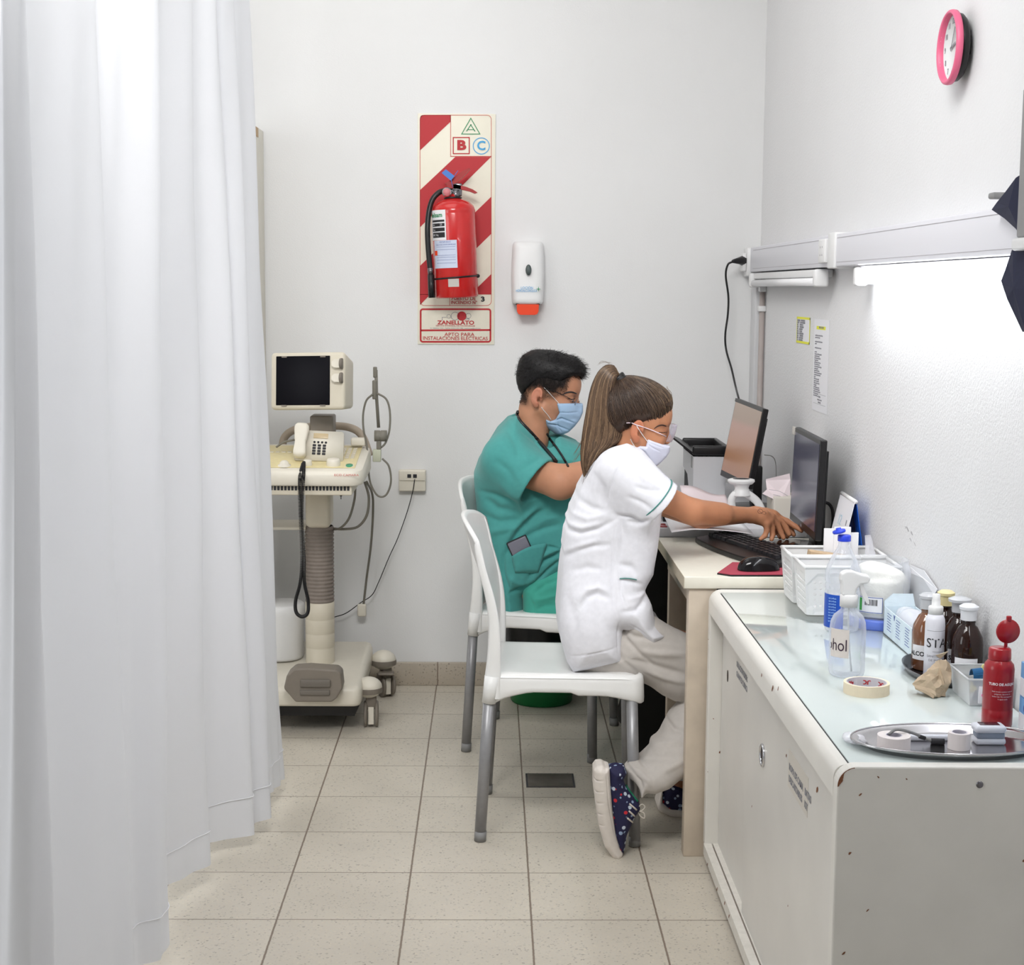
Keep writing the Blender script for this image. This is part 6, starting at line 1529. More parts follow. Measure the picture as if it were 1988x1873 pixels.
tag(q.build('crumpled_paper', m_kraft, recalc=False), 'crumpled brown kraft paper ball standing in front of the dark tray', 'paper')
# clear tub with odds and ends
ct = thing('plastic_container', 'small clear plastic box with blue and yellow slips behind the red bottle', 'container', (0.93, 2.88, ZC))
q = MB(); x0, x1, y0, y1, hh = 0.888, 0.970, 2.822, 2.942, 0.052
bot_ = [(x0+.006, y0+.006), (x1-.006, y0+.006), (x1-.006, y1-.006), (x0+.006, y1-.006)]; top_ = [(x0, y0), (x1, y0), (x1, y1), (x0, y1)]
q.add([(a, b, ZC+0.001) for a, b in bot_]+[(a, b, ZC+hh) for a, b in top_], [(0, 1, 2, 3)]+[(i, (i+1) % 4, (i+1) % 4+4, i+4) for i in range(4)], False)
o = q.build('tub', m_clear2, ct); md = o.modifiers.new('t', 'SOLIDIFY'); md.thickness = 0.0012
q = MB()
for i in range(4): a, b_ = top_[i], top_[(i+1) % 4]; q.tube([(a[0], a[1], ZC+hh), (b_[0], b_[1], ZC+hh)], 0.002, 6)
q.build('rim', m_clear2, ct)
q = MB(); arcpts = [Vector((0.905+0.0, 2.86+0.012*math.cos(a), ZC+0.048+0.014*math.sin(a))) for a in [PI*k/10 for k in range(11)]]
for k in range(10): sheet(q, [arcpts[k], arcpts[k+1], arcpts[k+1]+Vector((0.022, 0.01, 0)), arcpts[k]+Vector((0.022, 0.01, 0))], 0.001)
sheet(q, [(0.905, 2.848, ZC+0.048), (0.905, 2.848, ZC+0.006), (0.925, 2.856, ZC+0.006), (0.925, 2.856, ZC+0.048)], 0.001)
tag(q.build('blue_strip', mat('teal_blue_card', rgb(24, 92, 140), 0.5)), 'curled blue strip inside the small clear box', 'strip')
q = MB(); sheet(q, [(0.918, 2.86, ZC+0.03), (0.955, 2.90, ZC+0.035), (0.958, 2.905, ZC+0.072), (0.93, 2.88, ZC+0.066)], 0.001); sheet(q, [(0.897, 2.842, ZC+0.02), (0.91, 2.835, ZC+0.03), (0.905, 2.86, ZC+0.04)], 0.001); tag(q.build('yellow_note', mat('pale_yellow_paper', rgb(238, 228, 150), 0.6)), 'pale yellow paper slip in the small clear box', 'paper')
q = MB(); q.rbox((0.908, 2.8235, ZC+0.006), (0.936, 2.8265, ZC+0.040), 0.001); lb = q.build('white_card', m_paper); tag(lb, 'white card with a pink mark inside the small clear box', 'card')
q = MB()
for dx, dz in ((0, 0.006), (0.0, -0.006), (-0.005, 0), (0.005, 0)): q.lathe([(0, -0.0015), (0.0052, -0.0015), (0.0052, 0), (0, 0)], (0.924+dx, 2.8233, ZC+0.022+dz), 14, axis='Y')
q.build('pink_flower', mat('hot_pink', rgb(255, 70, 170), 0.5), lb)
# red squeeze bottle
rb = thing('red_bottle', 'dark red plastic bottle with round flip lid standing open', 'bottle', (0.905, 2.70, ZC)); rc_ = (0.9035, 2.702, ZC)
q = MB(); q.lathe([(0, 0), (0.023, 0), (0.0265, 0.003), (0.0265, 0.030), (0.0258, 0.032), (0.0265, 0.034), (0.0265, 0.104), (0.025, 0.112), (0.020, 0.118), (0.019, 0.120), (0, 0.12)], rc_, 40); q.build('bottle_body', m_redb, rb)
q = MB(); q.lathe([(0.0, 0.119), (0.0192, 0.119), (0.020, 0.122), (0.0192, 0.139), (0.017, 0.141), (0, 0.141)], rc_, 32); q.build('neck_cap', m_redb, rb)
q = MB(); q.lathe([(0, -0.003), (0.021, -0.003), (0.022, 0), (0.021, 0.003), (0, 0.003)], (rc_[0]+0.016, rc_[1]+0.010, ZC+0.168), 32, axis='Y', M=Matrix.Rotation(0.1, 4, 'Z')); q.rbox((rc_[0]+0.012, rc_[1]+0.006, ZC+0.186), (rc_[0]+0.021, rc_[1]+0.013, ZC+0.196), 0.002); q.rbox((rc_[0]+0.010, rc_[1]+0.008, ZC+0.138), (rc_[0]+0.016, rc_[1]+0.011, ZC+0.15), 0.001); q.build('flip_lid', m_redb, rb)
cyltext('TUBO DE AGUJAS', rc_, 0.0268, 268, 0.078, 0.0062, m_caption, rb, 'lettering', 1.0, 0.0003)
for k, s in enumerate(('Este envase contiene material', 'peligroso, descartar en', 'bolsa roja. No reencapuchar', 'la aguja usada')): cyltext(s, rc_, 0.0268, 270, 0.066-k*0.0045, 0.0032, m_caption, rb, 'small_lettering', 1.0)
# blue cartons at the right edge
for z0, lab_ in ((0, 'blue and white glove box at the photo edge, lower of the two'), (0.062, 'blue and white glove box at the photo edge, stacked on top')):
    t = thing('glove_box', lab_, 'box', (0.955, 2.60, ZC+z0), group='glove boxes at the right edge'); 
    q = MB(); q.rbox((0.932, 2.44+0.03, ZC+z0), (0.974, 2.672, ZC+z0+0.0615), 0.001); q.build('carton', m_boxblue, t)
    q = MB(); q.prism([(0.9335, ZC+z0+0.002), (0.972, ZC+z0+0.002), (0.972, ZC+z0+0.030), (0.9335, ZC+z0+0.052)], 2.4694, 2.4702); q.box((0.9312, 2.55, ZC+z0+0.003), (0.9322, 2.67, ZC+z0+0.034)); q.build('white_panel', m_paper, t)
    q = MB(); q.text('C', 0.022, basis((0.9308, 2.64, ZC+z0+0.045), (0, -1, 0), (0, 0, 1)), 'CENTER', 1.0, 0.0003); q.build('blue_logo', m_inkb, t)
# steel tray with rolls
tr = thing('steel_tray', 'oval stainless steel tray in the foreground on the cabinet', 'tray', (0.79, 2.575, ZC))
q = MB(); q.lathe([(0, 0.003), (0.80, 0.003), (0.84, 0.0045), (0.90, 0.012), (0.985, 0.0155), (1.0, 0.0150), (0.998, 0.0125), (0.90, 0.008), (0.84, 0.0), (0, 0.0)], (0.783, 2.565, ZC), 64, M=Matrix.Diagonal((0.172, 0.094, 1, 1))); q.build('tray_dish', m_steel, tr)
q = MB(); Mw = Matrix.Translation((0.783, 2.565, ZC+0.0145)); vs = [(0.783+0.1705*math.cos(a), 2.565+0.093*math.sin(a), ZC+0.0150) for a in [2*PI*k/64 for k in range(65)]]; q.tube(vs, 0.0016, 6, caps=False); q.build('rolled_rim', m_steel, tr)
ZTt = ZC+0.0032
def roll(label, c, r, ri, h, m):
    t = thing('tape_roll', label, 'tape', c); q = MB(); q.lathe([(ri, 0), (r, 0), (r, h), (ri, h), (ri, 0)], c, 40, smooth=False); q.build('tape', m, t)
    q = MB(); q.lathe([(ri-0.0012, 0), (ri+0.0002, 0), (ri+0.0002, h+0.0004), (ri-0.0012, h+0.0004), (ri-0.0012, 0)], c, 32, smooth=False); q.build('core', mat('core_card', rgb(200, 196, 206), 0.6), t)
m_tape2 = mat('surgical_tape', rgb(228, 220, 218), 0.6, bump=0.1, bscale=300)
roll('wide white surgical tape roll on the steel tray', (0.680, 2.548, ZTt), 0.0275, 0.0135, 0.0225, m_tape2)
roll('small upright white tape roll on the steel tray', (0.790, 2.548, ZTt), 0.0185, 0.0125, 0.028, m_tape2)
ox = thing('pulse_oximeter', 'white and grey finger pulse oximeter on the steel tray', 'oximeter', (0.85, 2.575, ZTt))
m_oxw = mat('oximeter_white', rgb(214, 216, 224), 0.35); m_oxg = mat('oximeter_grey', rgb(138, 148, 164), 0.4)
q = MB(); q.rbox((0.824, 2.564, ZTt), (0.876, 2.594, ZTt+0.0115), 0.005, 3); q.build('lower_shell', m_oxw, ox)
q = MB(); q.rbox((0.826, 2.565, ZTt+0.010), (0.874, 2.593, ZTt+0.0225), 0.004, 3); q.build('grey_grip', m_oxg, ox)
q = MB(); q.rbox((0.822, 2.562, ZTt+0.0205), (0.876, 2.595, ZTt+0.0335), 0.006, 4); us_ = q.build('upper_shell', m_oxw, ox)
q = MB(); q.rbox((0.832, 2.570, ZTt+0.033), (0.866, 2.588, ZTt+0.0343), 0.001); q.build('display', mat('oximeter_display', rgb(60, 30, 40), 0.15), us_)
st = thing('lanyard_strap', 'grey cord strap running from the wide tape roll across the steel tray', 'strap', (0.72, 2.58, ZTt))
q = MB(); q.tube(smoothpath([(0.672, 2.552, ZTt+0.022), (0.684, 2.556, ZTt+0.029), (0.700, 2.560, ZTt+0.027), (0.722, 2.570, ZTt+0.018), (0.738, 2.575, ZTt+0.010), (0.752, 2.572, ZTt+0.006)], 6), 0.0026, 8); q.build('cord', m_greyp, st)
q = MB(); q.tube([(0.730, 2.573, ZTt+0.013), (0.740, 2.575, ZTt+0.009)], 0.0036, 10); q.tube([(0.750, 2.572, ZTt+0.005), (0.772, 2.570, ZTt+0.005)], 0.005, 10); q.build('clip', m_ink, st)
q = MB(); q.rbox((0.690, 2.588, ZTt), (0.800, 2.600, ZTt+0.010), 0.004); tag(q.build('thermometer', m_oxw), 'white stick thermometer lying behind the rolls on the steel tray', 'thermometer')
f = sd_ell((0.622, 2.585, ZC+0.007), (0.020, 0.030, 0.007))
o = iso_obj('film_wrapper', f, (0.59, 2.54, ZC-0.004), (0.66, 2.63, ZC+0.03), 0.003, m_film, wr=((220, 0.003, 8), (90, 0.003, 9))); 
V_ = np.array([v.co for v in o.data.vertices]); V_[:, 2] = np.maximum(V_[:, 2], ZC+0.0006); o.data.vertices.foreach_set('co', V_.ravel()); tag(o, 'crumpled clear wrapper at the left rim of the steel tray', 'wrapper')
# ================================================================== people
def hit(f, px, py, t0=3.0, tmax=7.0, inside=0.0):
    d = ray(px, py).normalized(); t = t0
    for _ in range(160):
        p = CO+d*t; s = float(f(np.array([[p.x, p.y, p.z]], np.float32))[0])+inside
        if s < 0.0004: return p
        t += max(s*0.8, 0.0006)
        if t > tmax: break
    return None
def surf_line(f, pts, n=6, lift=0.0006, t0=3.0):
    pp_ = smoothpath([Vector((a, b, 0)) for a, b in pts], n); out = []
    for p in pp_:
        h = hit(f, p.x, p.y, t0)
        if h is not None: out.append(h-ray(p.x, p.y).normalized()*lift)
    return out
def head_matrix(o, pitch, yaw, roll=0.0):
    p, a = math.radians(pitch), math.radians(yaw)
    fw = Vector((math.cos(p)*math.cos(a), math.cos(p)*math.sin(a), -math.sin(p))); lf = Vector((-math.sin(a), math.cos(a), 0)); up = fw.cross(lf)
    return Matrix(((fw.x, lf.x, up.x, o[0]), (fw.y, lf.y, up.y, o[1]), (fw.z, lf.z, up.z, o[2]), (0, 0, 0, 1)))
CRC, CRR = (-0.005, 0, 0.055), (0.099, 0.077, 0.083)
def head_sdf(earx=-0.014, nose=1.0):
    cr = sd_ell(CRC, CRR); face = sd_ell((0.032, 0, 0.0), (0.066, 0.060, 0.088)); fore = sd_ell((0.045, 0, 0.055), (0.055, 0.058, 0.050))
    f = U(0.03, cr, face, fore)
    for s in (-1, 1): f = U(0.018, f, sd_cone((0.0, s*0.052, -0.035), (0.066, s*0.020, -0.082), 0.018, 0.016))
    f = U(0.016, f, sd_ell((0.080, 0, -0.082), (0.016, 0.020, 0.016)))
    for s in (-1, 1): f = U(0.018, f, sd_ell((0.058, s*0.040, -0.018), (0.030, 0.020, 0.024)))
    for s in (-1, 1): f = SUB(f, sd_ell((0.106, s*0.033, 0.016), (0.020, 0.019, 0.013)), 0.012)
    for s in (-1, 1): f = U(0.010, f, sd_cone((0.090, s*0.014, 0.034), (0.078, s*0.048, 0.034), 0.007, 0.005))
    f = U(0.010, f, sd_cone((0.092, 0, 0.024), (0.117*nose, 0, -0.014), 0.006, 0.0095))
    for s in (-1, 1): f = U(0.007, f, sd_ell((0.105*nose, s*0.012, -0.021), (0.012, 0.007, 0.008)))
    for s in (-1, 1): f = SUB(f, sd_ell((0.110*nose, s*0.007, -0.031), (0.005, 0.0035, 0.005)), 0.003)
    f = U(0.006, f, sd_ell((0.093, 0, -0.045), (0.012, 0.022, 0.006)), sd_ell((0.091, 0, -0.056), (0.012, 0.019, 0.007)))
    for s in (-1, 1):   # upper eyelids
        f = U(0.004, f, sd_ell((0.080, s*0.033, 0.014), (0.0125, 0.015, 0.011)))
    for s in (-1, 1):   # ears
        R_ = np.array(Matrix.Rotation(math.radians(10), 3, 'Y') @ Matrix.Rotation(math.radians(s*16), 3, 'Z'), dtype=np.float32)
        e = sd_ell((earx, s*0.083, 0.004), (0.019, 0.0075, 0.030), R_)
        e = U(0.006, e, sd_ell((earx+0.004, s*0.080, -0.024), (0.010, 0.0065, 0.011), R_))
        e = SUB(e, sd_ell((earx+0.001, s*0.091, 0.009), (0.0125, 0.008, 0.019), R_), 0.004)
        e = U(0.004, e, sd_ell((earx-0.001, s*0.0835, 0.004), (0.006, 0.004, 0.016), R_))
        e = SUB(e, sd_ell((earx+0.009, s*0.086, -0.005), (0.006, 0.008, 0.009), R_), 0.003)
        e = U(0.003, e, sd_ell((earx+0.016, s*0.079, -0.003), (0.005, 0.004, 0.007)))
        f = U(0.007, f, e)
    return f
def finger(pts, rs):
    fs = [sd_cone(pts[i], pts[i+1], rs[i], rs[i+1]) for i in range(len(pts)-1)]
    return U(0.004, *fs)
def strands(name, lines, m, parent, r0=0.0006, cols=None, seg=3):
    V = []; Fq = []; Cc = []; o = 0
    for li, pts in enumerate(lines):
        n = len(pts); 
        for i, p in enumerate(pts):
            t = (pts[min(i+1, n-1)]-pts[max(i-1, 0)]).normalized(); a = t.cross(Vector((0.1, 0.9, 0.3))).normalized(); b_ = t.cross(a)
            rr = r0*(1.0 if i < n-2 else 0.35)*(0.8+0.4*((li*7) % 5)/5)
            for k in range(seg):
                an = 2*PI*k/seg; V.append(p+(a*math.cos(an)+b_*math.sin(an))*rr)
                if cols is not None: Cc.append(cols[li])
        for i in range(n-1):
            for k in range(seg):
                l = (k+1) % seg; Fq.append((o+i*seg+k, o+i*seg+l, o+(i+1)*seg+l, o+(i+1)*seg+k))
        o += n*seg
    me = bpy.data.meshes.new(name); me.from_pydata([tuple(v) for v in V], [], Fq); me.polygons.foreach_set('use_smooth', [True]*len(Fq))
    if cols is not None:
        at = me.color_attributes.new('col', 'FLOAT_COLOR', 'POINT'); at.data.foreach_set('color', np.array([tuple(c)+(1,) for c in Cc], np.float32).ravel())
    me.materials.append(m); ob = bpy.data.objects.new(name, me); COL.objects.link(ob)
    ob.parent = parent; ob.matrix_parent_inverse = parent.matrix_world.inverted(); return ob
def skinmat(name):
    m = mat(name, rgb(190, 138, 108), 0.48, noise=0.05, nscale=28, bump=0.18, bscale=420, bdist=0.0006, vcol=True, sss=0.0, spec=0.35)
    b = m.node_tree.nodes['Principled BSDF']; b.inputs['Subsurface Weight'].default_value = 0.12; b.inputs['Subsurface Radius'].default_value = (0.010, 0.004, 0.002); b.inputs['Subsurface Scale'].default_value = 1.0
    return m
def cloth(name, color, bump=0.25):
    return mat(name, color, 0.85, noise=0.035, nscale=70, bump=bump, bscale=900, bdist=0.0006, sheen=0.15)
def pxpoly(pts, Y): return [((P(x, y, Y(x, y) if callable(Y) else Y)).x, (P(x, y, Y(x, y) if callable(Y) else Y)).z) for x, y in pts]
def mixc(a, b, t): return a*(1-t[:, None])+b*t[:, None]
def sstep(x, a, b): t = np.clip((x-a)/(b-a), 0, 1); return t*t*(3-2*t)
def eyes(par, MH, s, mi):
    for sd in (-1, 1):
        q = MB(); q.sphere(MH @ Vector((0.079*s, sd*0.033*s, 0.012*s)), 0.0115*s, 16); q.build('eye', mat(mi+'_eye_white', rgb(225, 216, 208), 0.15) if mi+'_eye_white' not in MATS else MATS[mi+'_eye_white'], par)
        q = MB(); q.sphere(MH @ Vector((0.0875*s, sd*0.033*s, 0.0085*s)), 0.0048*s, 12); q.build('iris', m_ink, par)
        q = MB(); pts = [MH @ Vector(((0.0915-0.004*abs(k-3)/3-0.004*(k > 3)*(k-3)/3)*s, sd*(0.022+0.0038*k)*s, (0.0125+0.0015*math.sin(PI*k/6))*s)) for k in range(7)]
        q.tube(pts, 0.0009*s, 5); q.build('eyelashes', m_ink, par)

# ------------------------------------------------------------------ the man (behind)
YM = 5.05
man = thing('person', 'man in teal scrubs with black hair, glasses and a blue face mask, seated facing right', 'person', (0.15, YM, 0.46))
MHm = head_matrix(P(1060, 771, YM), 11, -6); sM = 0.985
hloc = head_sdf(-0.026, 0.975); hM = BND(xform(hloc, MHm, sM), P(1060, 765, YM), 0.17)
m_ = lambda x, y, Y=YM: tuple(P(x, y, Y))
YA = 4.855
body = U(0.03, hM, sd_cone(m_(1038, 792), m_(1030, 856), 0.051, 0.058))
body = U(0.05, body, sd_cone(m_(1012, 905, YM-0.09), m_(1030, 905, YM+0.09), 0.055, 0.055), sd_cone(m_(1015, 940), m_(1030, 1060), 0.095, 0.090), sd_cone(m_(1035, 1125, YM-0.06), m_(1035, 1125, YM+0.06), 0.080, 0.080))
arm = U(0.014, sd_cone(m_(990, 905, YA+0.05), m_(1088, 936, YA-0.045), 0.048, 0.0535), sd_cone(m_(1088, 936, YA-0.045), m_(1150, 918, YA-0.01), 0.0525, 0.044), sd_cone(m_(1150, 918, YA-0.01), m_(1218, 945, YA+0.03), 0.044, 0.028))
handm = U(0.012, sd_ell(m_(1236, 955, YA+0.05), (0.045, 0.036, 0.016)), *[finger([m_(1250, 950+4*k, YA+0.03+0.02*k), m_(1268, 955+4*k, YA+0.04+0.02*k), m_(1276, 968+2*k, YA+0.045+0.02*k)], [0.0085, 0.008, 0.007]) for k in range(4)], finger([m_(1232, 962, YA+0.03), m_(1248, 975, YA+0.02), m_(1262, 980, YA+0.03)], [0.011, 0.009, 0.008]))
arm2 = U(0.03, sd_cone(m_(1060, 880, YM+0.19), m_(1150, 945, YM+0.22), 0.05, 0.046), sd_cone(m_(1150, 945, YM+0.22), m_(1225, 950, YM+0.14), 0.043, 0.027), sd_ell(m_(1240, 955, YM+0.12), (0.05, 0.036, 0.018)))
handm = BND(handm, P(1245, 955, YA+0.05), 0.10)
body = U(0.018, body, arm, handm, arm2)
for s_ in (-1, 1):
    body = U(0.03, body, sd_cone(m_(1085, 1150, YM+s_*0.08), m_(1262, 1150, YM+s_*0.11), 0.052, 0.052), sd_cone(m_(1262, 1150, YM+s_*0.11), m_(1258, 1345, YM+s_*0.11), 0.055, 0.036))
skin_m = np.array(rgb(196, 142, 112)[:3]); dark = np.array(rgb(20, 17, 18)[:3]); red = np.array(rgb(186, 108, 92)[:3])
MHi = MHm.inverted(); Rm = np.array([[MHm[i][j] for j in range(3)] for i in range(3)]); tm = np.array([MHm[i][3] for i in range(3)])
def col_man(V, N):
    L_ = ((V-tm) @ Rm)/sM; x, y, z = L_[:, 0], L_[:, 1], L_[:, 2]; c = np.tile(skin_m, (len(V), 1))
    inhead = (np.linalg.norm(L_-np.array([0, 0, 0.02]), axis=1) < 0.16)
    noi = 0.012*vnoise(L_, 160, 3)
    ear = sstep(-np.sqrt(((x+0.026)/0.026)**2+((np.abs(y)-0.083)/0.014)**2+((z-0.002)/0.036)**2), -1.3, -0.9)
    fade = sstep(z+noi-0.9*np.maximum(0, x-0.03), -0.006, 0.042)*sstep(-x, -0.080, -0.050)*inhead
    fade = np.maximum(fade, sstep(-x-0.5*z, 0.045, 0.075)*sstep(z, -0.050, -0.015)*inhead*0.95)
    fade = np.maximum(fade, sstep(z, 0.085, 0.10)*inhead)
    side = np.exp(-((x+0.002)/0.010)**2)*sstep(z, -0.02, 0.01)*inhead*0.6*(np.abs(y) > 0.05)
    c = mixc(c, dark, np.clip(np.maximum(fade, side), 0, 0.98)*(1-ear)); c = mixc(c, red, ear*0.45)
    beard = np.exp(-((z+0.035+0.4*(x-0.03))/0.022)**2)*sstep(x, -0.005, 0.03)*inhead*0.22*(1-ear); c = mixc(c, dark, beard)
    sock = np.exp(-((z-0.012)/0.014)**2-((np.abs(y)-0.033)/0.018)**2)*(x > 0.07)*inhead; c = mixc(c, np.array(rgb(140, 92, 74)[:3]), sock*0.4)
    return c
m_skin = skinmat('skin')
iso_obj('body', body, (-0.16, 4.70, 0.0), (0.66, 5.36, 1.34), 0.0032, m_skin, man, colorfn=col_man, wr=((25, 0.0006, 21),))
eyes(man, MHm, sM, 'man')
def face_lines(par, f, brow, lash, m, t0, br=0.0022):
    l_ = surf_line(f, brow, 5, 0.0004, t0); n_ = len(l_); q = MB(); q.tube(l_, [br*(0.35+0.65*math.sin(PI*min(1, (k+1)/(n_)*0.85))) for k in range(n_)], 6); q.build('eyebrow', m, par)
    l_ = surf_line(f, lash, 4, 0.0003, t0); n_ = len(l_); q = MB(); q.tube(l_, [0.0011]*n_, 5); q.build('eyelashes', m, par)
face_lines(man, hM, [(1092, 766), (1100, 762), (1110, 761), (1119, 764)], [(1102, 774), (1106, 774.5), (1111, 775), (1116, 774)], m_ink, 4.5, 0.0028)
# shirt
m_teal = cloth('teal_cotton', rgb(74, 156, 152)); m_teal2 = cloth('teal_trouser_cotton', rgb(66, 166, 148))
tp_ = pxpoly([(1002, 805), (986, 811), (966, 832), (944, 868), (929, 893), (920, 918), (921, 950), (925, 985), (930, 1030), (940, 1075), (950, 1125), (958, 1160), (966, 1193), (985, 1197), (1018, 1190), (1018, 1146), (1040, 1152), (1055, 1159), (1075, 1125), (1110, 1095), (1150, 1085), (1172, 1050), (1172, 985), (1165, 925), (1148, 885), (1120, 858), (1085, 842), (1060, 850), (1040, 846), (1020, 822)], YM)
torso = sd_sil(tp_, YM, 0.182, 0.115)
sh_a, sh_b = P(980, 893, YA+0.02), P(1062, 951, YA-0.03); axm = (P(1041, 934, YA-0.02)-P(992, 899, YA+0.01)).normalized()
cuffc = P(1041, 934, YA-0.02)
slv = sd_cone(sh_a, sh_b, 0.072, 0.090); slv = INT(slv, sd_plane(cuffc, axm), 0.003)
slv = SUB(slv, INT(sd_cone(sh_a, sh_b, 0.062, 0.0835), sd_plane(cuffc-axm*0.05, -axm)))
slv2 = sd_cone(P(1040, 872, YM+0.15), P(1115, 905, YM+0.22), 0.085, 0.078)
shirt = U(0.075, U(0.04, torso, slv2), slv)
cut = sd_cone(P(1036, 800, YM-0.005), P(1076, 888, YM-0.145), 0.068, 0.003); cut = U(0.01, cut, sd_cone(P(1036, 800, YM), P(1078, 875, YM-0.06), 0.070, 0.03), sd_cone(P(1032, 790, YM), P(1010, 780, YM), 0.06, 0.05))
shirt = SUB(shirt, cut, 0.004)
W3 = lambda pts, w, a: ([P(x, y, YM-0.15) for x, y in pts], w, a)
lines_m = [W3([(1003, 972), (985, 965), (960, 958), (930, 955)], 0.010, 0.006), W3([(1060, 985), (1035, 1000), (1010, 1025), (992, 1050), (978, 1085)], 0.009, 0.008), W3([(1045, 978), (1020, 1000), (1000, 1022), (985, 1045)], 0.009, -0.006),
    W3([(1090, 1015), (1060, 1022), (1035, 1032), (1005, 1048)], 0.009, 0.006), W3([(1088, 1000), (1060, 1005), (1040, 1015)], 0.01, -0.005), W3([(1085, 1070), (1065, 1080), (1045, 1092)], 0.007, 0.010), W3([(1088, 1060), (1070, 1068), (1050, 1078)], 0.008, -0.006),
    W3([(1088, 1085), (1065, 1103), (1040, 1128), (1026, 1138)], 0.006, 0.008), W3([(1045, 1090), (1032, 1105), (1025, 1125)], 0.007, 0.006), W3([(1025, 1138), (1010, 1142), (990, 1150)], 0.008, 0.007), W3([(1020, 1136), (1005, 1130), (985, 1118)], 0.010, -0.005),
    W3([(940, 965), (965, 985), (1000, 990)], 0.012, 0.006), W3([(935, 1000), (970, 1010), (1010, 1005)], 0.012, 0.005), W3([(945, 1035), (975, 1025), (1005, 1020)], 0.011, -0.005), W3([(985, 832), (1000, 855), (1008, 885)], 0.010, 0.004), W3([(960, 885), (985, 905), (1000, 935)], 0.012, 0.004),
    W3([(1050, 880), (1030, 890), (1010, 905)], 0.010, 0.004), W3([(970, 930), (990, 950), (1002, 965)], 0.012, -0.004), W3([(1010, 835), (1035, 855), (1060, 880)], 0.004, 0.0025), W3([(975, 1075), (978, 1110), (990, 1150)], 0.006, 0.005),
    W3([(996, 1083), (1030, 1063), (1058, 1056)], 0.0035, -0.006), W3([(1000, 1092), (1040, 1068)], 0.002, 0.002), W3([(1062, 1057), (1085, 1062)], 0.004, 0.006)]
iso_obj('scrub_shirt', shirt, (-0.12, 4.70, 0.40), (0.44, 5.38, 1.16), 0.0036, m_teal, man, lines=lines_m, wr=((14, 0.0035, 4), (34, 0.0016, 5)))
pp2 = pxpoly([(1012, 1130), (1014, 1193), (1090, 1197), (1200, 1200), (1285, 1196), (1312, 1165), (1290, 1122), (1200, 1090), (1090, 1085), (1030, 1100)], YM)
pants = U(0.03, sd_sil(pp2, YM, 0.178, 0.055), *[sd_cone(m_(1262, 1165, YM+s_*0.11), m_(1262, 1365, YM+s_*0.11), 0.070, 0.062) for s_ in (-1, 1)])
for s_ in (-1, 1): pants = SUB(pants, sd_cone(m_(1262, 1400, YM+s_*0.11), m_(1262, 1350, YM+s_*0.11), 0.055, 0.045))
lines_p = [W3([(1090, 1120), (1060, 1130), (1035, 1150)], 0.008, 0.005), W3([(1088, 1150), (1060, 1158), (1030, 1165)], 0.008, -0.004), W3([(1088, 1170), (1060, 1172), (1040, 1180)], 0.006, 0.004), W3([(1030, 1160), (1036, 1175), (1036, 1194)], 0.004, 0.003)]
iso_obj('scrub_trousers', pants, (-0.06, 4.80, 0.06), (0.66, 5.30, 0.66), 0.005, m_teal2, man, lines=lines_p, wr=((22, 0.004, 6),))
for s_ in (-1, 1):
    f = U(0.02, sd_cone((0.475, YM+s_*0.11, 0.055), (0.60, YM+s_*0.11, 0.035), 0.040, 0.032), sd_cone((0.475, YM+s_*0.11, 0.05), (0.475, YM+s_*0.11, 0.09), 0.036, 0.034)); f = INT(f, sd_plane((0, 0, 0.002), (0, 0, -1)))
    iso_obj('shoe', f, (0.40, YM+s_*0.11-0.07, -0.01), (0.68, YM+s_*0.11+0.07, 0.15), 0.006, m_black, man)
# hair
def hair_cap(MH, s, thick, poly, Yc, extra=None, soft=0.006):
    R_ = np.array([[MH[i][j] for j in range(3)] for i in range(3)]); t_ = np.array([MH[i][3] for i in range(3)])
    cr = sd_ell(CRC, CRR); hd = head_sdf(); g = sd_poly2(poly)
    def f(p):
        L_ = (((p-t_) @ R_)/s).astype(np.float32)
        d = np.minimum(cr(L_), hd(L_)*1.0 if extra is None else cr(L_)); d = smin(cr(L_), sd_ell((0.045, 0, 0.055), (0.055, 0.058, 0.050))(L_), 0.03)*s
        return smax(d-thick(L_), g(p[:, 0], p[:, 2]), soft)
    return f
hp = pxpoly([(996, 830), (992, 735), (995, 700), (1020, 670), (1090, 668), (1140, 690), (1142, 722), (1129, 738), (1124, 729), (1111, 727), (1098, 732), (1090, 740), (1076, 740), (1060, 735), (1045, 736), (1032, 744), (1022, 756), (1014, 772), (1006, 790)], YM)
def thm(L_):
    x, z = L_[:, 0], L_[:, 2]
    return 0.0015+0.016*sstep(z, 0.055, 0.125)+0.012*sstep(x, 0.02, 0.085)*sstep(z, 0.06, 0.11)+0.0045*sstep(-x, 0.03, 0.08)
hcap = hair_cap(MHm, sM, thm, hp, YM, soft=0.014)
m_hairb = mat('black_hair', rgb(17, 15, 16), 0.5, spec=0.35, noise=0.3, nscale=200, bump=0.5, bscale=300, bdist=0.002)
ho_ = iso_obj('short_hair', hcap, (-0.02, 4.90, 1.05), (0.34, 5.20, 1.34), 0.0026, m_hairb, man, wr=((160, 0.0012, 6), (60, 0.0015, 9)))
vs = np.array([v.co for v in ho_.data.vertices]); ns = np.array([v.normal for v in ho_.data.vertices]); Lh = ((vs-tm) @ Rm)/sM
sel = [i for i in rng.permutation(len(vs)) if Lh[i, 2] > 0.075 or (Lh[i, 0] < -0.05 and Lh[i, 2] > 0.05)][:1500]
lines = []
fwv = Vector((MHm[0][0], MHm[1][0], MHm[2][0]))
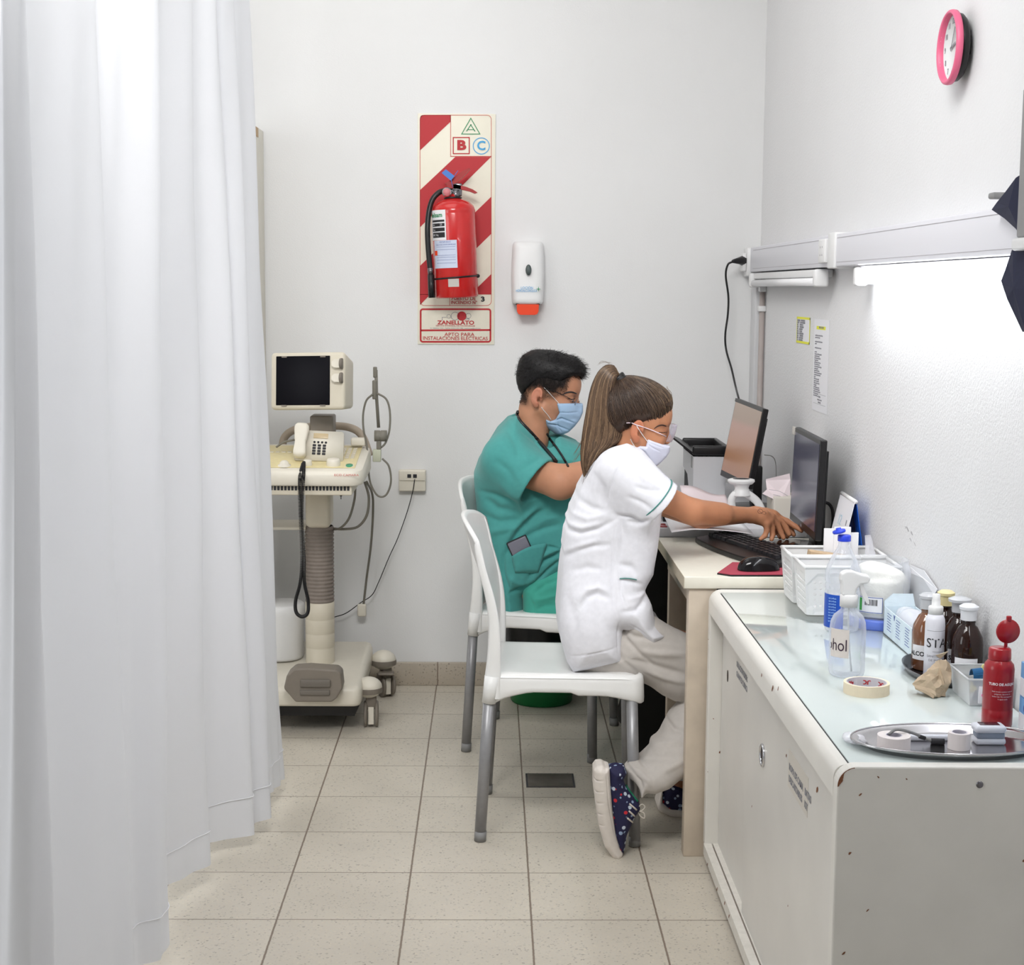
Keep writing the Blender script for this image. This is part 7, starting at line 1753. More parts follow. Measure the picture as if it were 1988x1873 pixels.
for i in sel:
    k = sstep(np.array([Lh[i, 0]]), -0.06, 0.06)[0]; L0 = 0.007+0.012*random.random()*(0.4+0.6*k)
    p = Vector(vs[i]); n_ = Vector(ns[i]); d = (n_*0.42+fwv*(-0.15+0.95*k)+Vector((0, 0, -0.45))*(1-k)+Vector(rng.normal(size=3))*0.22).normalized()
    lines.append([p-n_*0.002, p+d*L0*0.5, p+(d+fwv*0.15*k-Vector((0, 0, 0.12))*k).normalized()*L0])
strands('hair_strands', lines, m_hairb, man, 0.0007)
bo = [o for o in man.children if o.name.startswith('body')][0]
vb = np.zeros(len(bo.data.vertices)*3); bo.data.vertices.foreach_get('co', vb); vb = vb.reshape(-1, 3); Lb = ((vb-tm) @ Rm)/sM
fz = Lb[:, 2]-0.9*np.maximum(0, Lb[:, 0]-0.03); okm = (np.linalg.norm(Lb-np.array([0, 0, 0.02]), axis=1) < 0.14) & (fz > 0.006) & (Lb[:, 0] < 0.066) & (Lb[:, 1] < 0.0) & ~((np.abs(Lb[:, 0]+0.026) < 0.024) & (Lb[:, 2] < 0.036)) & (Lb[:, 2] < 0.09)
okm |= (Lb[:, 0] < -0.055) & (Lb[:, 2] > -0.035) & (Lb[:, 2] < 0.05) & (np.abs(Lb[:, 1]) < 0.09)
ids = np.nonzero(okm)[0]; lines = []
for i in rng.choice(ids, min(6500, len(ids)*4)):
    if random.random() > 0.25+2.2*max(0.0, (fz[i]-0.0))/0.05 and Lb[i, 0] > -0.055: continue
    p = Vector(vb[i])+Vector(rng.normal(size=3))*0.0012; n_ = Vector(bo.data.vertices[int(i)].normal); L0 = 0.003+0.005*max(0, min(1, fz[i]/0.06)); d = (n_*0.55+Vector((0, 0, -0.5))+Vector(rng.normal(size=3))*0.25).normalized()
    lines.append([p-n_*0.001, p+d*L0*0.5+n_*0.0005, p+d*L0])
strands('faded_sides', lines, m_hairb, man, 0.00042)
# mask
def mask_obj(name, label, poly, MH, s, yc, W_, R_, m, par, h=0.0022, infl=0.007):
    g = sd_sil(poly, yc, W_, R_)
    hd = xform(U(0.03, head_sdf(), sd_ell((0.074, 0, -0.040), (0.048, 0.046, 0.052))), MH, s)
    f = lambda p: np.maximum(smax(g(p), hd(p)-infl, 0.008), -(xform(head_sdf(), MH, s)(p)-0.001))
    pts = np.array(poly); 
    return f
mpoly = pxpoly([(1080, 781), (1100, 781), (1118, 782), (1132, 784), (1132, 800), (1126, 814), (1115, 828), (1104, 839), (1090, 845), (1078, 845), (1065, 840), (1060, 834), (1059, 813), (1068, 816), (1078, 812), (1085, 800)], YM-0.03)
mf = mask_obj('mask', '', mpoly, MHm, sM, YM-0.012, 0.100, 0.035, None, None, infl=0.010)
m_mask = mat('surgical_mask_blue', rgb(164, 192, 222), 0.8, bump=0.15, bscale=500); m_mask2 = mat('surgical_mask_white', rgb(214, 216, 232), 0.8, bump=0.15, bscale=500)
WM = lambda pts, w, a: ([P(x, y, YM-0.06) for x, y in pts], w, a)
iso_obj('face_mask', mf, (0.14, 4.93, 0.98), (0.36, 5.14, 1.16), 0.0022, m_mask, man, lines=[WM([(1084, 800), (1100, 801), (1122, 800)], 0.002, 0.002), WM([(1070, 818), (1090, 812), (1116, 822)], 0.003, 0.004), WM([(1064, 824), (1080, 826), (1105, 836)], 0.003, 0.003), WM([(1080, 812), (1084, 830), (1092, 842)], 0.003, 0.002)])
for pts in ([(1086, 784), (1075, 772), (1062, 758), (1056, 752)], [(1070, 815), (1063, 805), (1056, 797), (1051, 790)]):
    q = MB(); l_ = surf_line(lambda p: np.minimum(body(p), mf(p)), pts, 5, 0.0012, 4.5); q.tube(l_, 0.0011, 6); q.build('ear_loop', m_white, man)
# glasses
gl = MB(); gl.tube(surf_line(lambda p: np.minimum(hM(p), 9), [(1056, 755), (1070, 757), (1085, 763)], 4, 0.003, 4.5)+[P(1100, 770, YM-0.072), P(1110, 776, YM-0.066)], 0.0011, 6)
gg_ = gl.build('eyeglasses', m_black, man)
for s_ in (-1, 1):
    q = MB(); c = Vector((0.104*sM, s_*0.032*sM, 0.004*sM)); pts = [MHm @ (c+Vector((-0.004*abs(math.cos(a))*1.0, 0.021*math.cos(a), 0.015*math.sin(a)))) for a in [2*PI*k/24 for k in range(25)]]; q.tube(pts, 0.0009, 5, caps=False); q.build('lens_rim', m_steeld, gg_)
    q = MB(); q.add(pts[:-1], [tuple(range(24))], False); q.build('lens', m_lens, gg_)
q = MB(); q.tube([MHm @ Vector((0.106*sM, -0.011, 0.006)), MHm @ Vector((0.111*sM, 0, 0.010)), MHm @ Vector((0.106*sM, 0.011, 0.006))], 0.0009, 5); q.tube([P(1110, 776, YM-0.066), MHm @ Vector((0.100*sM, -0.053*sM, 0.006))], 0.0009, 5); q.build('bridge', m_steeld, gg_)
# stethoscope
stt = thing('stethoscope', 'black stethoscope hanging around the neck of the man in teal', 'stethoscope', P(1035, 840, 4.9))
allm = lambda p: np.minimum(body(p), shirt(p))
q = MB(); l_ = surf_line(allm, [(1006, 799), (1004, 806), (1010, 818), (1025, 834), (1042, 852), (1058, 870), (1070, 884), (1080, 896)], 6, 0.006, 4.5); q.tube(l_, 0.0062, 10); q.build('tube', m_black, stt)
q = MB(); l_ = surf_line(allm, [(1062, 842), (1068, 852), (1080, 868), (1092, 886), (1103, 905)], 6, 0.004, 4.5); q.tube(l_, 0.0035, 8); q.build('tube', m_black, stt)
# phone in the pocket
fp = hit(shirt, 1008, 1062, 4.5); ph2 = thing('mobile_phone', 'grey mobile phone sticking out of the pocket of the teal shirt', 'phone', fp)
u1 = (P(1024, 1037, fp.y)-P(986, 1054, fp.y)).normalized(); v1 = Vector((0, -1, 0)).cross(u1)*1
Mph = basis(P(1010, 1064, fp.y-0.001), u1, u1.cross(Vector((0, 1, 0)))*1.0)
q = MB(); q.rbox((-0.034, -0.022, -0.009), (0.034, 0.033, 0.005), 0.004, 3, M=Mph); q.build('phone_case', m_ink, ph2)
q = MB(); q.rbox((-0.031, -0.021, -0.0105), (0.031, 0.030, 0.0065), 0.003, 3, M=Mph); q.build('phone_back', mat('phone_grey', rgb(122, 122, 134), 0.25), ph2)
# pocket of the shirt covers the lower half of the phone
pkp = [(993, 1080), (1010, 1068), (1030, 1058), (1055, 1054), (1062, 1056), (1060, 1075), (1040, 1100), (1024, 1132), (1005, 1120), (996, 1098)]
q = MB(); c0 = []
for a in pkp:
    h_ = hit(shirt, a[0], a[1], 4.5); c0.append(h_ if h_ is not None else P(a[0], a[1], fp.y))
def pocket_grid(u_, v_):
    # u along, v from the opening down
    ax_ = Vector((993, 1080, 0)).lerp(Vector((1062, 1055, 0)), u_)+Vector((0, -6*math.sin(PI*u_), 0)); bx_ = Vector((1000, 1112, 0)).lerp(Vector((1045, 1112, 0)), u_); p_ = ax_.lerp(bx_, v_)
    h_ = hit(shirt, p_.x, p_.y, 4.5); return h_-ray(p_.x, p_.y).normalized()*(0.0175*(1-v_)**0.6*(math.sin(PI*min(1, max(0, u_*0.9+0.05))))**0.5+0.0005)
q.grid(pocket_grid, 12, 8); o = q.build('pocket', m_teal, man, solid=0.0016)

# ------------------------------------------------------------------ the woman (in front)
YW = 4.27
wom = thing('person', 'woman in a white uniform with a brown ponytail reaching over the cream desk', 'person', (0.30, YW, 0.46))
w_ = lambda x, y, Y=YW: tuple(P(x, y, Y))
MHw = head_matrix(P(1230, 833, YW), 9, 9); sW = 0.935
hW = BND(xform(head_sdf(-0.012, 0.955), MHw, sW), P(1235, 825, YW), 0.165)
bodyw = U(0.03, hW, sd_cone(w_(1224, 850), w_(1205, 895), 0.046, 0.052))
bodyw = U(0.05, bodyw, sd_cone(w_(1200, 920, YW-0.08), w_(1200, 920, YW+0.08), 0.052, 0.052), sd_cone(w_(1192, 985), w_(1180, 1080), 0.068, 0.075), sd_cone(w_(1165, 1190, YW-0.06), w_(1165, 1190, YW+0.06), 0.075, 0.075))
# near arm
S_, E_, K_ = w_(1222, 936, 4.150), w_(1343, 993, 4.185), w_(1457, 1000, 4.345)
arm = U(0.014, sd_cone(S_, E_, 0.041, 0.0335), sd_cone(E_, K_, 0.0325, 0.0195), sd_cone(w_(1352, 994, 4.195), w_(1400, 998, 4.262), 0.0315, 0.0300))
def pt(x, y, Y): return w_(x, y, Y)
palm = U(0.012, sd_cone(w_(1456, 1001, 4.345), w_(1474, 1001, 4.36), 0.020, 0.021), sd_cone(w_(1474, 996, 4.375), w_(1496, 1003, 4.39), 0.017, 0.0125), sd_cone(w_(1474, 1006, 4.355), w_(1488, 1015, 4.355), 0.018, 0.0125), sd_cone(w_(1482, 1000, 4.365), w_(1494, 1009, 4.37), 0.017, 0.0125))
fing = [finger([pt(1498, 1002, 4.392), pt(1516, 1011, 4.405), pt(1526, 1024, 4.405), pt(1532, 1037, 4.400)], [0.0102, 0.0088, 0.0078, 0.0066]),
        finger([pt(1497, 1006, 4.378), pt(1510, 1020, 4.388), pt(1516, 1033, 4.388), pt(1521, 1044, 4.382)], [0.0105, 0.0092, 0.0080, 0.0068]),
        finger([pt(1493, 1011, 4.364), pt(1499, 1025, 4.370), pt(1500, 1038, 4.368), pt(1498, 1047, 4.360)], [0.0102, 0.0090, 0.0078, 0.0066]),
        finger([pt(1487, 1016, 4.350), pt(1489, 1029, 4.352), pt(1485, 1040, 4.350), pt(1477, 1046, 4.345)], [0.0092, 0.0080, 0.0072, 0.0062]),
        finger([pt(1470, 992, 4.375), pt(1486, 1004, 4.405), pt(1497, 1022, 4.415), pt(1505, 1034, 4.412)], [0.0125, 0.0110, 0.0095, 0.0078])]
hand = BND(U(0.006, palm, *fing), P(1490, 1015, 4.37), 0.095)
# far arm, mostly hidden behind the near one
S2, E2, K2 = w_(1238, 955, 4.43), w_(1362, 1002, 4.50), w_(1468, 999, 4.45)
arm_f = U(0.012, sd_cone(S2, E2, 0.045, 0.036), sd_cone(E2, K2, 0.035, 0.021))
palm2 = U(0.012, sd_cone(w_(1466, 996, 4.44), w_(1500, 1002, 4.445), 0.020, 0.019), sd_cone(w_(1486, 996, 4.455), w_(1508, 1004, 4.455), 0.015, 0.012))
fing2 = [finger([pt(1508, 1003, 4.445), pt(1528, 1012, 4.44), pt(1544, 1022, 4.43), pt(1556, 1030, 4.42)], [0.0100, 0.0086, 0.0076, 0.0064]),
         finger([pt(1510, 1008, 4.460), pt(1526, 1020, 4.462), pt(1536, 1030, 4.455), pt(1541, 1038, 4.448)], [0.0100, 0.0086, 0.0076, 0.0064]),
         finger([pt(1506, 1010, 4.475), pt(1518, 1024, 4.478), pt(1526, 1034, 4.470), pt(1528, 1042, 4.460)], [0.0098, 0.0084, 0.0074, 0.0062]),
         finger([pt(1500, 1012, 4.485), pt(1508, 1026, 4.49), pt(1512, 1036, 4.485), pt(1514, 1043, 4.478)], [0.0090, 0.0076, 0.0068, 0.0058]),
         finger([pt(1488, 1008, 4.43), pt(1505, 1018, 4.425), pt(1520, 1028, 4.42), pt(1532, 1036, 4.415)], [0.0120, 0.0100, 0.0086, 0.0072])]
hand2 = BND(U(0.006, palm2, *fing2), P(1505, 1012, 4.45), 0.11)
bodyw = U(0.016, bodyw, U(0.012, arm, hand), U(0.012, arm_f, hand2))
def yleg(px, py): t = min(1, max(0, (py-1350)/190.0)); return 4.165*(1-t)+4.005*t
bodyw = U(0.03, bodyw, sd_cone(w_(1170, 1235, 4.19), w_(1408, 1335, 4.17), 0.055, 0.038), sd_cone(w_(1408, 1352, 4.16), w_(1250, 1508, 4.03), 0.030, 0.023), sd_cone(w_(1170, 1230, 4.37), w_(1385, 1275, 4.42), 0.070, 0.050), sd_cone(w_(1385, 1275, 4.42), w_(1312, 1525, 4.33), 0.044, 0.030))
skin_w = np.array(rgb(190, 132, 98)[:3]); redw = np.array(rgb(186, 100, 78)[:3]); lip = np.array(rgb(160, 84, 76)[:3]); hairw = np.array(rgb(52, 38, 30)[:3])
Rw = np.array([[MHw[i][j] for j in range(3)] for i in range(3)]); tw = np.array([MHw[i][3] for i in range(3)])
def col_wom(V, N):
    L_ = ((V-tw) @ Rw)/sW; x, y, z = L_[:, 0], L_[:, 1], L_[:, 2]; c = np.tile(skin_w, (len(V), 1))
    inh = (np.linalg.norm(L_-np.array([0, 0, 0.02]), axis=1) < 0.16)
    ear = sstep(-np.sqrt(((x+0.012)/0.026)**2+((np.abs(y)-0.083)/0.014)**2+((z-0.002)/0.036)**2), -1.3, -0.9)
    scalp = np.maximum(sstep(z-0.55*x, 0.035, 0.055), sstep(-x, 0.035, 0.055))*inh; c = mixc(c, hairw, scalp*(1-ear)); c = mixc(c, redw, ear*0.4)
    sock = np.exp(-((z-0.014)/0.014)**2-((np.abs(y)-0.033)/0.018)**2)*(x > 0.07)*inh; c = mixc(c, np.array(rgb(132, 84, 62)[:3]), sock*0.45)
    lp = np.exp(-((z+0.050)/0.008)**2)*(x > 0.08)*inh; c = mixc(c, lip, lp*0.7)
    return c
iso_obj('body', bodyw, (0.10, 3.90, 0.0), (0.92, 4.60, 1.29), 0.0030, m_skin, wom, colorfn=col_wom, wr=((25, 0.0006, 22),))
eyes(wom, MHw, sW, 'woman')
face_lines(wom, hW, [(1270, 832), (1277, 827), (1285, 825), (1293, 827)], [(1279, 839), (1284, 839.5), (1288, 840), (1292, 839)], mat('brown_brow', rgb(62, 42, 34), 0.7), 3.8, 0.0022)
# uniform top
m_wh = cloth('white_cotton', rgb(230, 230, 236)); m_tr = cloth('grey_trouser_cotton', rgb(196, 190, 184), 0.3)
tw_ = pxpoly([(1212, 858), (1196, 868), (1170, 884), (1143, 910), (1122, 945), (1106, 984), (1095, 1030), (1089, 1085), (1085, 1130), (1082, 1185), (1085, 1222), (1096, 1260), (1108, 1281), (1150, 1272), (1200, 1262), (1200, 1200), (1216, 1202), (1232, 1215), (1256, 1234), (1284, 1211), (1262, 1190), (1256, 1158), (1243, 1132), (1262, 1104), (1271, 1060), (1277, 1003), (1276, 955), (1268, 920), (1256, 890), (1240, 868)], YW)
torw = sd_sil(tw_, YW, lambda x, z: 0.150+0.058*sstep(-z, -0.78, -0.56), 0.075)
sa, sb_ = P(1202, 914, 4.14), P(1282, 978, 4.13); axw = (P(1279, 983, 4.13)-P(1221, 932, 4.12)).normalized(); cc_ = P(1280, 982, 4.13)
slw = U(0.02, sd_cone(sa, sb_, 0.060, 0.0665)); slw = INT(slw, sd_plane(cc_, axw), 0.003)
slw = SUB(slw, INT(sd_cone(sa, sb_, 0.050, 0.0595), sd_plane(cc_-axw*0.05, -axw)))
sl2 = INT(sd_cone(P(1210, 905, 4.41), P(1290, 975, 4.43), 0.062, 0.062), sd_plane(P(1285, 975, 4.43), axw), 0.003)
shw = U(0.06, U(0.03, torw, sl2), slw)
cutw = U(0.01, sd_cone(P(1228, 838, YW), P(1246, 872, YW-0.02), 0.054, 0.052), sd_cone(P(1246, 872, YW), P(1268, 905, YW-0.02), 0.05, 0.015))
shw = SUB(shw, cutw, 0.004)
Ww = lambda pts, w, a: ([P(x, y, YW-0.15) for x, y in pts], w, a)
lw_ = [Ww([(1215, 878), (1203, 895), (1190, 920), (1181, 950), (1178, 985)], 0.0028, 0.0028), Ww([(1196, 1010), (1191, 1060), (1187, 1120), (1190, 1170), (1200, 1196)], 0.0025, 0.0022),
    Ww([(1095, 1032), (1125, 1037), (1160, 1028), (1195, 1008)], 0.007, 0.0055), Ww([(1100, 1020), (1130, 1026), (1165, 1015)], 0.007, -0.004), Ww([(1092, 1090), (1120, 1070), (1150, 1060), (1182, 1058)], 0.008, 0.0045), Ww([(1100, 1076), (1130, 1060), (1160, 1050)], 0.008, -0.004),
    Ww([(1110, 1110), (1140, 1100), (1170, 1105)], 0.009, 0.004), Ww([(1120, 1180), (1140, 1155), (1160, 1148), (1182, 1158)], 0.008, 0.0055), Ww([(1118, 1165), (1138, 1142), (1160, 1138), (1180, 1146)], 0.008, -0.004), Ww([(1100, 1150), (1115, 1200), (1118, 1250)], 0.012, 0.003),
    Ww([(1190, 990), (1205, 1010), (1210, 1040), (1205, 1080)], 0.010, 0.005), Ww([(1215, 1010), (1235, 1015), (1260, 1005)], 0.007, 0.006), Ww([(1200, 1000), (1225, 1003), (1243, 1012)], 0.006, 0.007), Ww([(1240, 1118), (1225, 1100), (1200, 1095)], 0.010, 0.005),
    Ww([(1248, 1135), (1225, 1128), (1204, 1123)], 0.006, 0.004), Ww([(1250, 1165), (1235, 1178), (1205, 1182)], 0.007, 0.006), Ww([(1255, 1150), (1240, 1158), (1215, 1160)], 0.007, -0.004), Ww([(1204, 1100), (1205, 1150), (1215, 1178)], 0.003, 0.0025),
    Ww([(1230, 940), (1255, 948), (1290, 950)], 0.007, 0.0035), Ww([(1215, 960), (1245, 972), (1262, 985)], 0.007, 0.0035), Ww([(1232, 905), (1250, 925), (1275, 940)], 0.008, -0.003), Ww([(1150, 915), (1168, 945), (1172, 985)], 0.010, 0.004), Ww([(1120, 970), (1145, 985), (1172, 990)], 0.009, 0.004), Ww([(1110, 1000), (1140, 1008), (1175, 1000)], 0.008, -0.003),
    Ww([(1108, 1268), (1150, 1259), (1198, 1250)], 0.002, 0.0018), Ww([(1200, 1200), (1197, 1230), (1198, 1262)], 0.003, 0.003), Ww([(1218, 1205), (1240, 1218), (1254, 1228)], 0.002, 0.0015)]
iso_obj('uniform_top', shw, (0.14, 3.98, 0.42), (0.60, 4.56, 1.13), 0.0030, m_wh, wom, lines=lw_, wr=((16, 0.003, 7), (40, 0.0013, 8)))
def surf_ring(f, c, ax, n=40, lift=0.0009, r0=0.02):
    ax = Vector(ax).normalized(); u_ = ax.orthogonal().normalized(); v_ = ax.cross(u_); out = []
    for i in range(n+1):
        a = 2*PI*i/n; d = u_*math.cos(a)+v_*math.sin(a); rs = np.arange(0.085, 0.03, -0.0005); pp_ = np.array([tuple(c+d*float(r)) for r in rs], np.float32)
        ins = np.nonzero(f(pp_) < 0)[0]
        if len(ins) and rs[ins[0]] < 0.082: out.append(c+d*(float(rs[ins[0]])+lift))
    return out
ring_ = [p for p in surf_ring(slw, cc_-axw*0.022, axw, 60, 0.0016)]
q = MB(); q.tube([p for p in ring_], 0.0018, 6, caps=False); q.build('cuff_piping', mat('teal_piping', rgb(70, 140, 132), 0.7), wom)
q = MB(); q.tube(surf_line(shw, [(1203, 1123), (1212, 1122.5), (1224, 1123), (1236, 1125.5)], 4, 0.0012), 0.0015, 6); q.build('pocket_piping', MATS['teal_piping'], wom)
# trousers
lp_ = [(1195, 1240), (1165, 1270), (1150, 1294), (1200, 1301), (1237, 1311), (1285, 1345), (1308, 1357), (1322, 1358), (1300, 1384), (1282, 1419), (1262, 1447), (1243, 1464), (1224, 1473), (1211, 1486), (1219, 1503), (1230, 1525), (1240, 1552), (1255, 1536), (1272, 1537), (1298, 1527), (1330, 1500), (1372, 1440), (1425, 1372), (1430, 1310), (1392, 1255), (1337, 1232), (1292, 1210), (1250, 1185), (1215, 1180)]
lpw = pxpoly(lp_, yleg)
zc0, zc1 = P(1300, 1350, 4.165).z, P(1240, 1540, 4.005).z
leg_f = sd_sil(lpw, lambda x, z: 4.165-0.16*np.clip((zc0-z)/(zc0-zc1), 0, 1), 0.078, 0.068)
leg_b = U(0.03, sd_cone(w_(1165, 1238, 4.36), w_(1390, 1290, 4.42), 0.080, 0.066), sd_cone(w_(1390, 1290, 4.42), w_(1318, 1520, 4.33), 0.062, 0.052))
seat_ = sd_sil(pxpoly([(1100, 1200), (1098, 1262), (1112, 1283), (1200, 1300), (1260, 1300), (1270, 1200)], YW), YW, 0.165, 0.05)
tro = U(0.03, U(0.02, leg_f, seat_), leg_b); ank = SUB(tro, U(0.0, sd_cone(w_(1248, 1515, 4.02), w_(1224, 1556, 3.99), 0.026, 0.040), sd_cone(w_(1318, 1500, 4.33), w_(1315, 1545, 4.33), 0.038, 0.046)), 0.003)
tro = INT(ank, sd_plane((0, 0, P(1315, 1545, 4.33).z), (0, 0, -1))) 
Wl = lambda pts, w, a: ([P(x, y, yleg(x, y)-0.07) for x, y in pts], w, a)
ll = [Wl([(1205, 1205), (1215, 1240), (1245, 1270), (1270, 1290)], 0.006, 0.005), Wl([(1200, 1215), (1230, 1235), (1290, 1240), (1330, 1250)], 0.008, 0.005), Wl([(1240, 1262), (1280, 1268), (1335, 1270)], 0.009, -0.005), Wl([(1200, 1275), (1250, 1285), (1300, 1300), (1335, 1310)], 0.009, 0.005),
    Wl([(1250, 1300), (1290, 1315), (1335, 1325)], 0.008, -0.004), Wl([(1195, 1250), (1205, 1280), (1235, 1305)], 0.007, 0.004), Wl([(1290, 1400), (1310, 1420), (1335, 1425)], 0.007, 0.005), Wl([(1250, 1462), (1280, 1455), (1330, 1440)], 0.008, -0.005), Wl([(1230, 1485), (1262, 1478), (1320, 1470)], 0.008, 0.006),
    Wl([(1222, 1495), (1245, 1505), (1262, 1520), (1268, 1534)], 0.006, -0.004), Wl([(1240, 1475), (1250, 1490), (1262, 1495)], 0.005, 0.005), Wl([(1225, 1500), (1245, 1520), (1250, 1538)], 0.004, 0.003), Wl([(1270, 1500), (1300, 1495), (1330, 1480)], 0.008, -0.004)]
iso_obj('trousers', tro, (0.16, 3.88, 0.10), (0.76, 4.56, 0.66), 0.0032, m_tr, wom, lines=ll, wr=((18, 0.0035, 12), (45, 0.0016, 13)))
# shoes
m_sole = mat('white_rubber', rgb(222, 214, 206), 0.5, noise=0.04, nscale=50)
m_shoe = bpy.data.materials.new('printed_navy_canvas'); m_shoe.use_nodes = True; n, L = nodes_of(m_shoe); b = n['Principled BSDF']; b.inputs['Roughness'].default_value = 0.75
tc = n.new('ShaderNodeTexCoord'); vo = n.new('ShaderNodeTexVoronoi'); vo.inputs['Scale'].default_value = 72; L.new(tc.outputs['Object'], vo.inputs['Vector'])
r1 = n.new('ShaderNodeValToRGB'); L.new(vo.outputs['Distance'], r1.inputs[0]); e = r1.color_ramp.elements; e[0].position = 0.34; e[0].color = (1, 1, 1, 1); e[1].position = 0.40; e[1].color = (0, 0, 0, 1)
cr = n.new('ShaderNodeSeparateColor'); L.new(vo.outputs['Color'], cr.inputs[0]); r2 = n.new('ShaderNodeValToRGB'); r2.color_ramp.interpolation = 'CONSTANT'; L.new(cr.outputs[0], r2.inputs[0])
e = r2.color_ramp.elements; e[0].position = 0; e[0].color = rgb(26, 26, 66); e[1].position = 0.45; e[1].color = rgb(196, 206, 220); x = e.new(0.72); x.color = rgb(200, 40, 52); x = e.new(0.82); x.color = rgb(150, 170, 200)
mx = n.new('ShaderNodeMix'); mx.data_type = 'RGBA'; L.new(r1.outputs[0], mx.inputs[0]); mx.inputs[6].default_value = rgb(26, 26, 66); L.new(r2.outputs[0], mx.inputs[7]); L.new(mx.outputs[2], b.inputs['Base Color'])
YSh = 3.985
shoe = thing('x', '', '', (0, 0, 0)); bpy.data.objects.remove(shoe)
up_p = pxpoly([(1180, 1486), (1196, 1483), (1211, 1485), (1216, 1498), (1210, 1510), (1214, 1525), (1226, 1540), (1240, 1556), (1242, 1568), (1232, 1582), (1224, 1600), (1216, 1618), (1213, 1640), (1209, 1656), (1202, 1652), (1190, 1620), (1184, 1570), (1179, 1520)], YSh)
so_p = pxpoly([(1151, 1488), (1157, 1480), (1168, 1479), (1174, 1483), (1182, 1485), (1184, 1520), (1188, 1570), (1194, 1612), (1202, 1640), (1208, 1650), (1205, 1661), (1197, 1664), (1187, 1657), (1172, 1635), (1162, 1600), (1156, 1560), (1151, 1520)], YSh)
fu = sd_sil(up_p, YSh, 0.041, 0.030); fs_ = sd_sil(so_p, YSh, 0.047, 0.022)
sho = iso_obj('shoe', SUB(fu, fs_), (0.24, 3.92, -0.01), (0.46, 4.05, 0.29), 0.0026, m_shoe, wom)
lsx = []
for k in range(7):
    y_ = 1500+k*22; lsx.append(([P(1150, y_+10, YSh-0.04), P(1158, y_+15, YSh-0.04), P(1172, y_+14, YSh-0.04)], 0.0014, 0.0022))
iso_obj('sole', fs_, (0.24, 3.92, -0.01), (0.42, 4.05, 0.29), 0.0022, m_sole, sho, lines=lsx+[([P(1176, 1490, YSh-0.04), P(1182, 1560, YSh-0.04), P(1194, 1625, YSh-0.04)], 0.0012, 0.0016)])
q = MB(); l_ = surf_line(fu, [(1213, 1512), (1217, 1528), (1228, 1543), (1238, 1556)], 5, 0.001); q.tube(l_, [0.0035]*len(l_), 8); q.build('green_lining', mat('green_lining', rgb(20, 110, 80), 0.7), sho)
q = MB()
for a, b_ in (((1222, 1560), (1236, 1572)), ((1221, 1574), (1232, 1584)), ((1218, 1588), (1228, 1596))):
    l_ = surf_line(fu, [a, b_], 4, 0.0016); 
    if len(l_) > 1: q.tube(l_, 0.0024, 6)
c = P(1240, 1575, YSh-0.01)
q.tube(smoothpath([P(1236, 1570, YSh-0.02), P(1246, 1561, YSh-0.02), P(1252, 1566, YSh-0.02), P(1246, 1573, YSh-0.02), P(1238, 1574, YSh-0.02)], 5), 0.0015, 6); q.tube(smoothpath([P(1238, 1574, YSh-0.02), P(1243, 1584, YSh-0.02), P(1251, 1588, YSh-0.02), P(1250, 1578, YSh-0.02), P(1240, 1574, YSh-0.02)], 5), 0.0018, 6); q.tube(smoothpath([P(1238, 1574, YSh-0.02), P(1230, 1584, YSh-0.03), P(1222, 1592, YSh-0.03)], 4), 0.0013, 6)
q.build('laces', mat('lace_cream', rgb(214, 206, 196), 0.7), sho)
YS2 = 4.31
up2 = pxpoly([(1282, 1556), (1284, 1530), (1298, 1520), (1318, 1526), (1340, 1538), (1368, 1552), (1378, 1566), (1374, 1574), (1290, 1572)], YS2)
so2 = pxpoly([(1273, 1556), (1276, 1566), (1300, 1578), (1340, 1583), (1376, 1583), (1384, 1574), (1378, 1566), (1340, 1566), (1300, 1562), (1284, 1552), (1284, 1530), (1292, 1514), (1287, 1512), (1280, 1532)], YS2)
s2 = iso_obj('shoe', sd_sil(up2, YS2, 0.040, 0.026), (0.40, 4.25, -0.01), (0.66, 4.37, 0.12), 0.003, m_shoe, wom)
iso_obj('sole', sd_sil(so2, YS2, 0.044, 0.012), (0.40, 4.25, -0.01), (0.66, 4.37, 0.12), 0.003, m_sole, s2)
# tattoo on the near forearm
q = MB()
for pts in ([(1471, 992), (1474, 988), (1479, 989), (1481, 993), (1478, 996), (1473, 996), (1471, 992)], [(1478, 996), (1482, 993), (1486, 994), (1487, 997), (1483, 998), (1478, 996)], [(1473, 990), (1476, 994), (1480, 997)]):
    l_ = surf_line(bodyw, pts, 4, 0.0003)
    if len(l_) > 1: q.tube(l_, 0.00045, 4)
q.build('wrist_tattoo', mat('tattoo_ink', rgb(70, 52, 50), 0.6), wom)
# bracelet-free hands; hair
hpw = pxpoly([(1140, 700), (1220, 700), (1262, 715), (1300, 745), (1312, 775), (1303, 800), (1297, 792), (1286, 796), (1272, 806), (1258, 812), (1246, 818), (1238, 820), (1228, 816), (1214, 822), (1208, 838), (1204, 856), (1196, 862), (1150, 860)], YW-0.02)
def thw(L_):
    x, z = L_[:, 0], L_[:, 2]; return 0.007+0.008*sstep(z, 0.06, 0.13)+0.004*sstep(-x, 0.0, 0.06)
hcw = hair_cap(MHw, sW, thw, hpw, YW, soft=0.016)
def hair_col(V, N):
    L_ = ((V-tw) @ Rw)/sW; a = np.arctan2(L_[:, 2]-0.13, L_[:, 0]+0.06)+0.6*np.abs(L_[:, 1])*8; t = 0.5+0.5*np.sin(a*70+6*vnoise(L_, 30, 2))
    base = np.array(rgb(58, 44, 36)[:3]); hi = np.array(rgb(104, 84, 66)[:3]); return mixc(np.tile(base, (len(V), 1)), hi, np.clip(t*0.5*sstep(L_[:, 2], 0.03, 0.12), 0, 1))
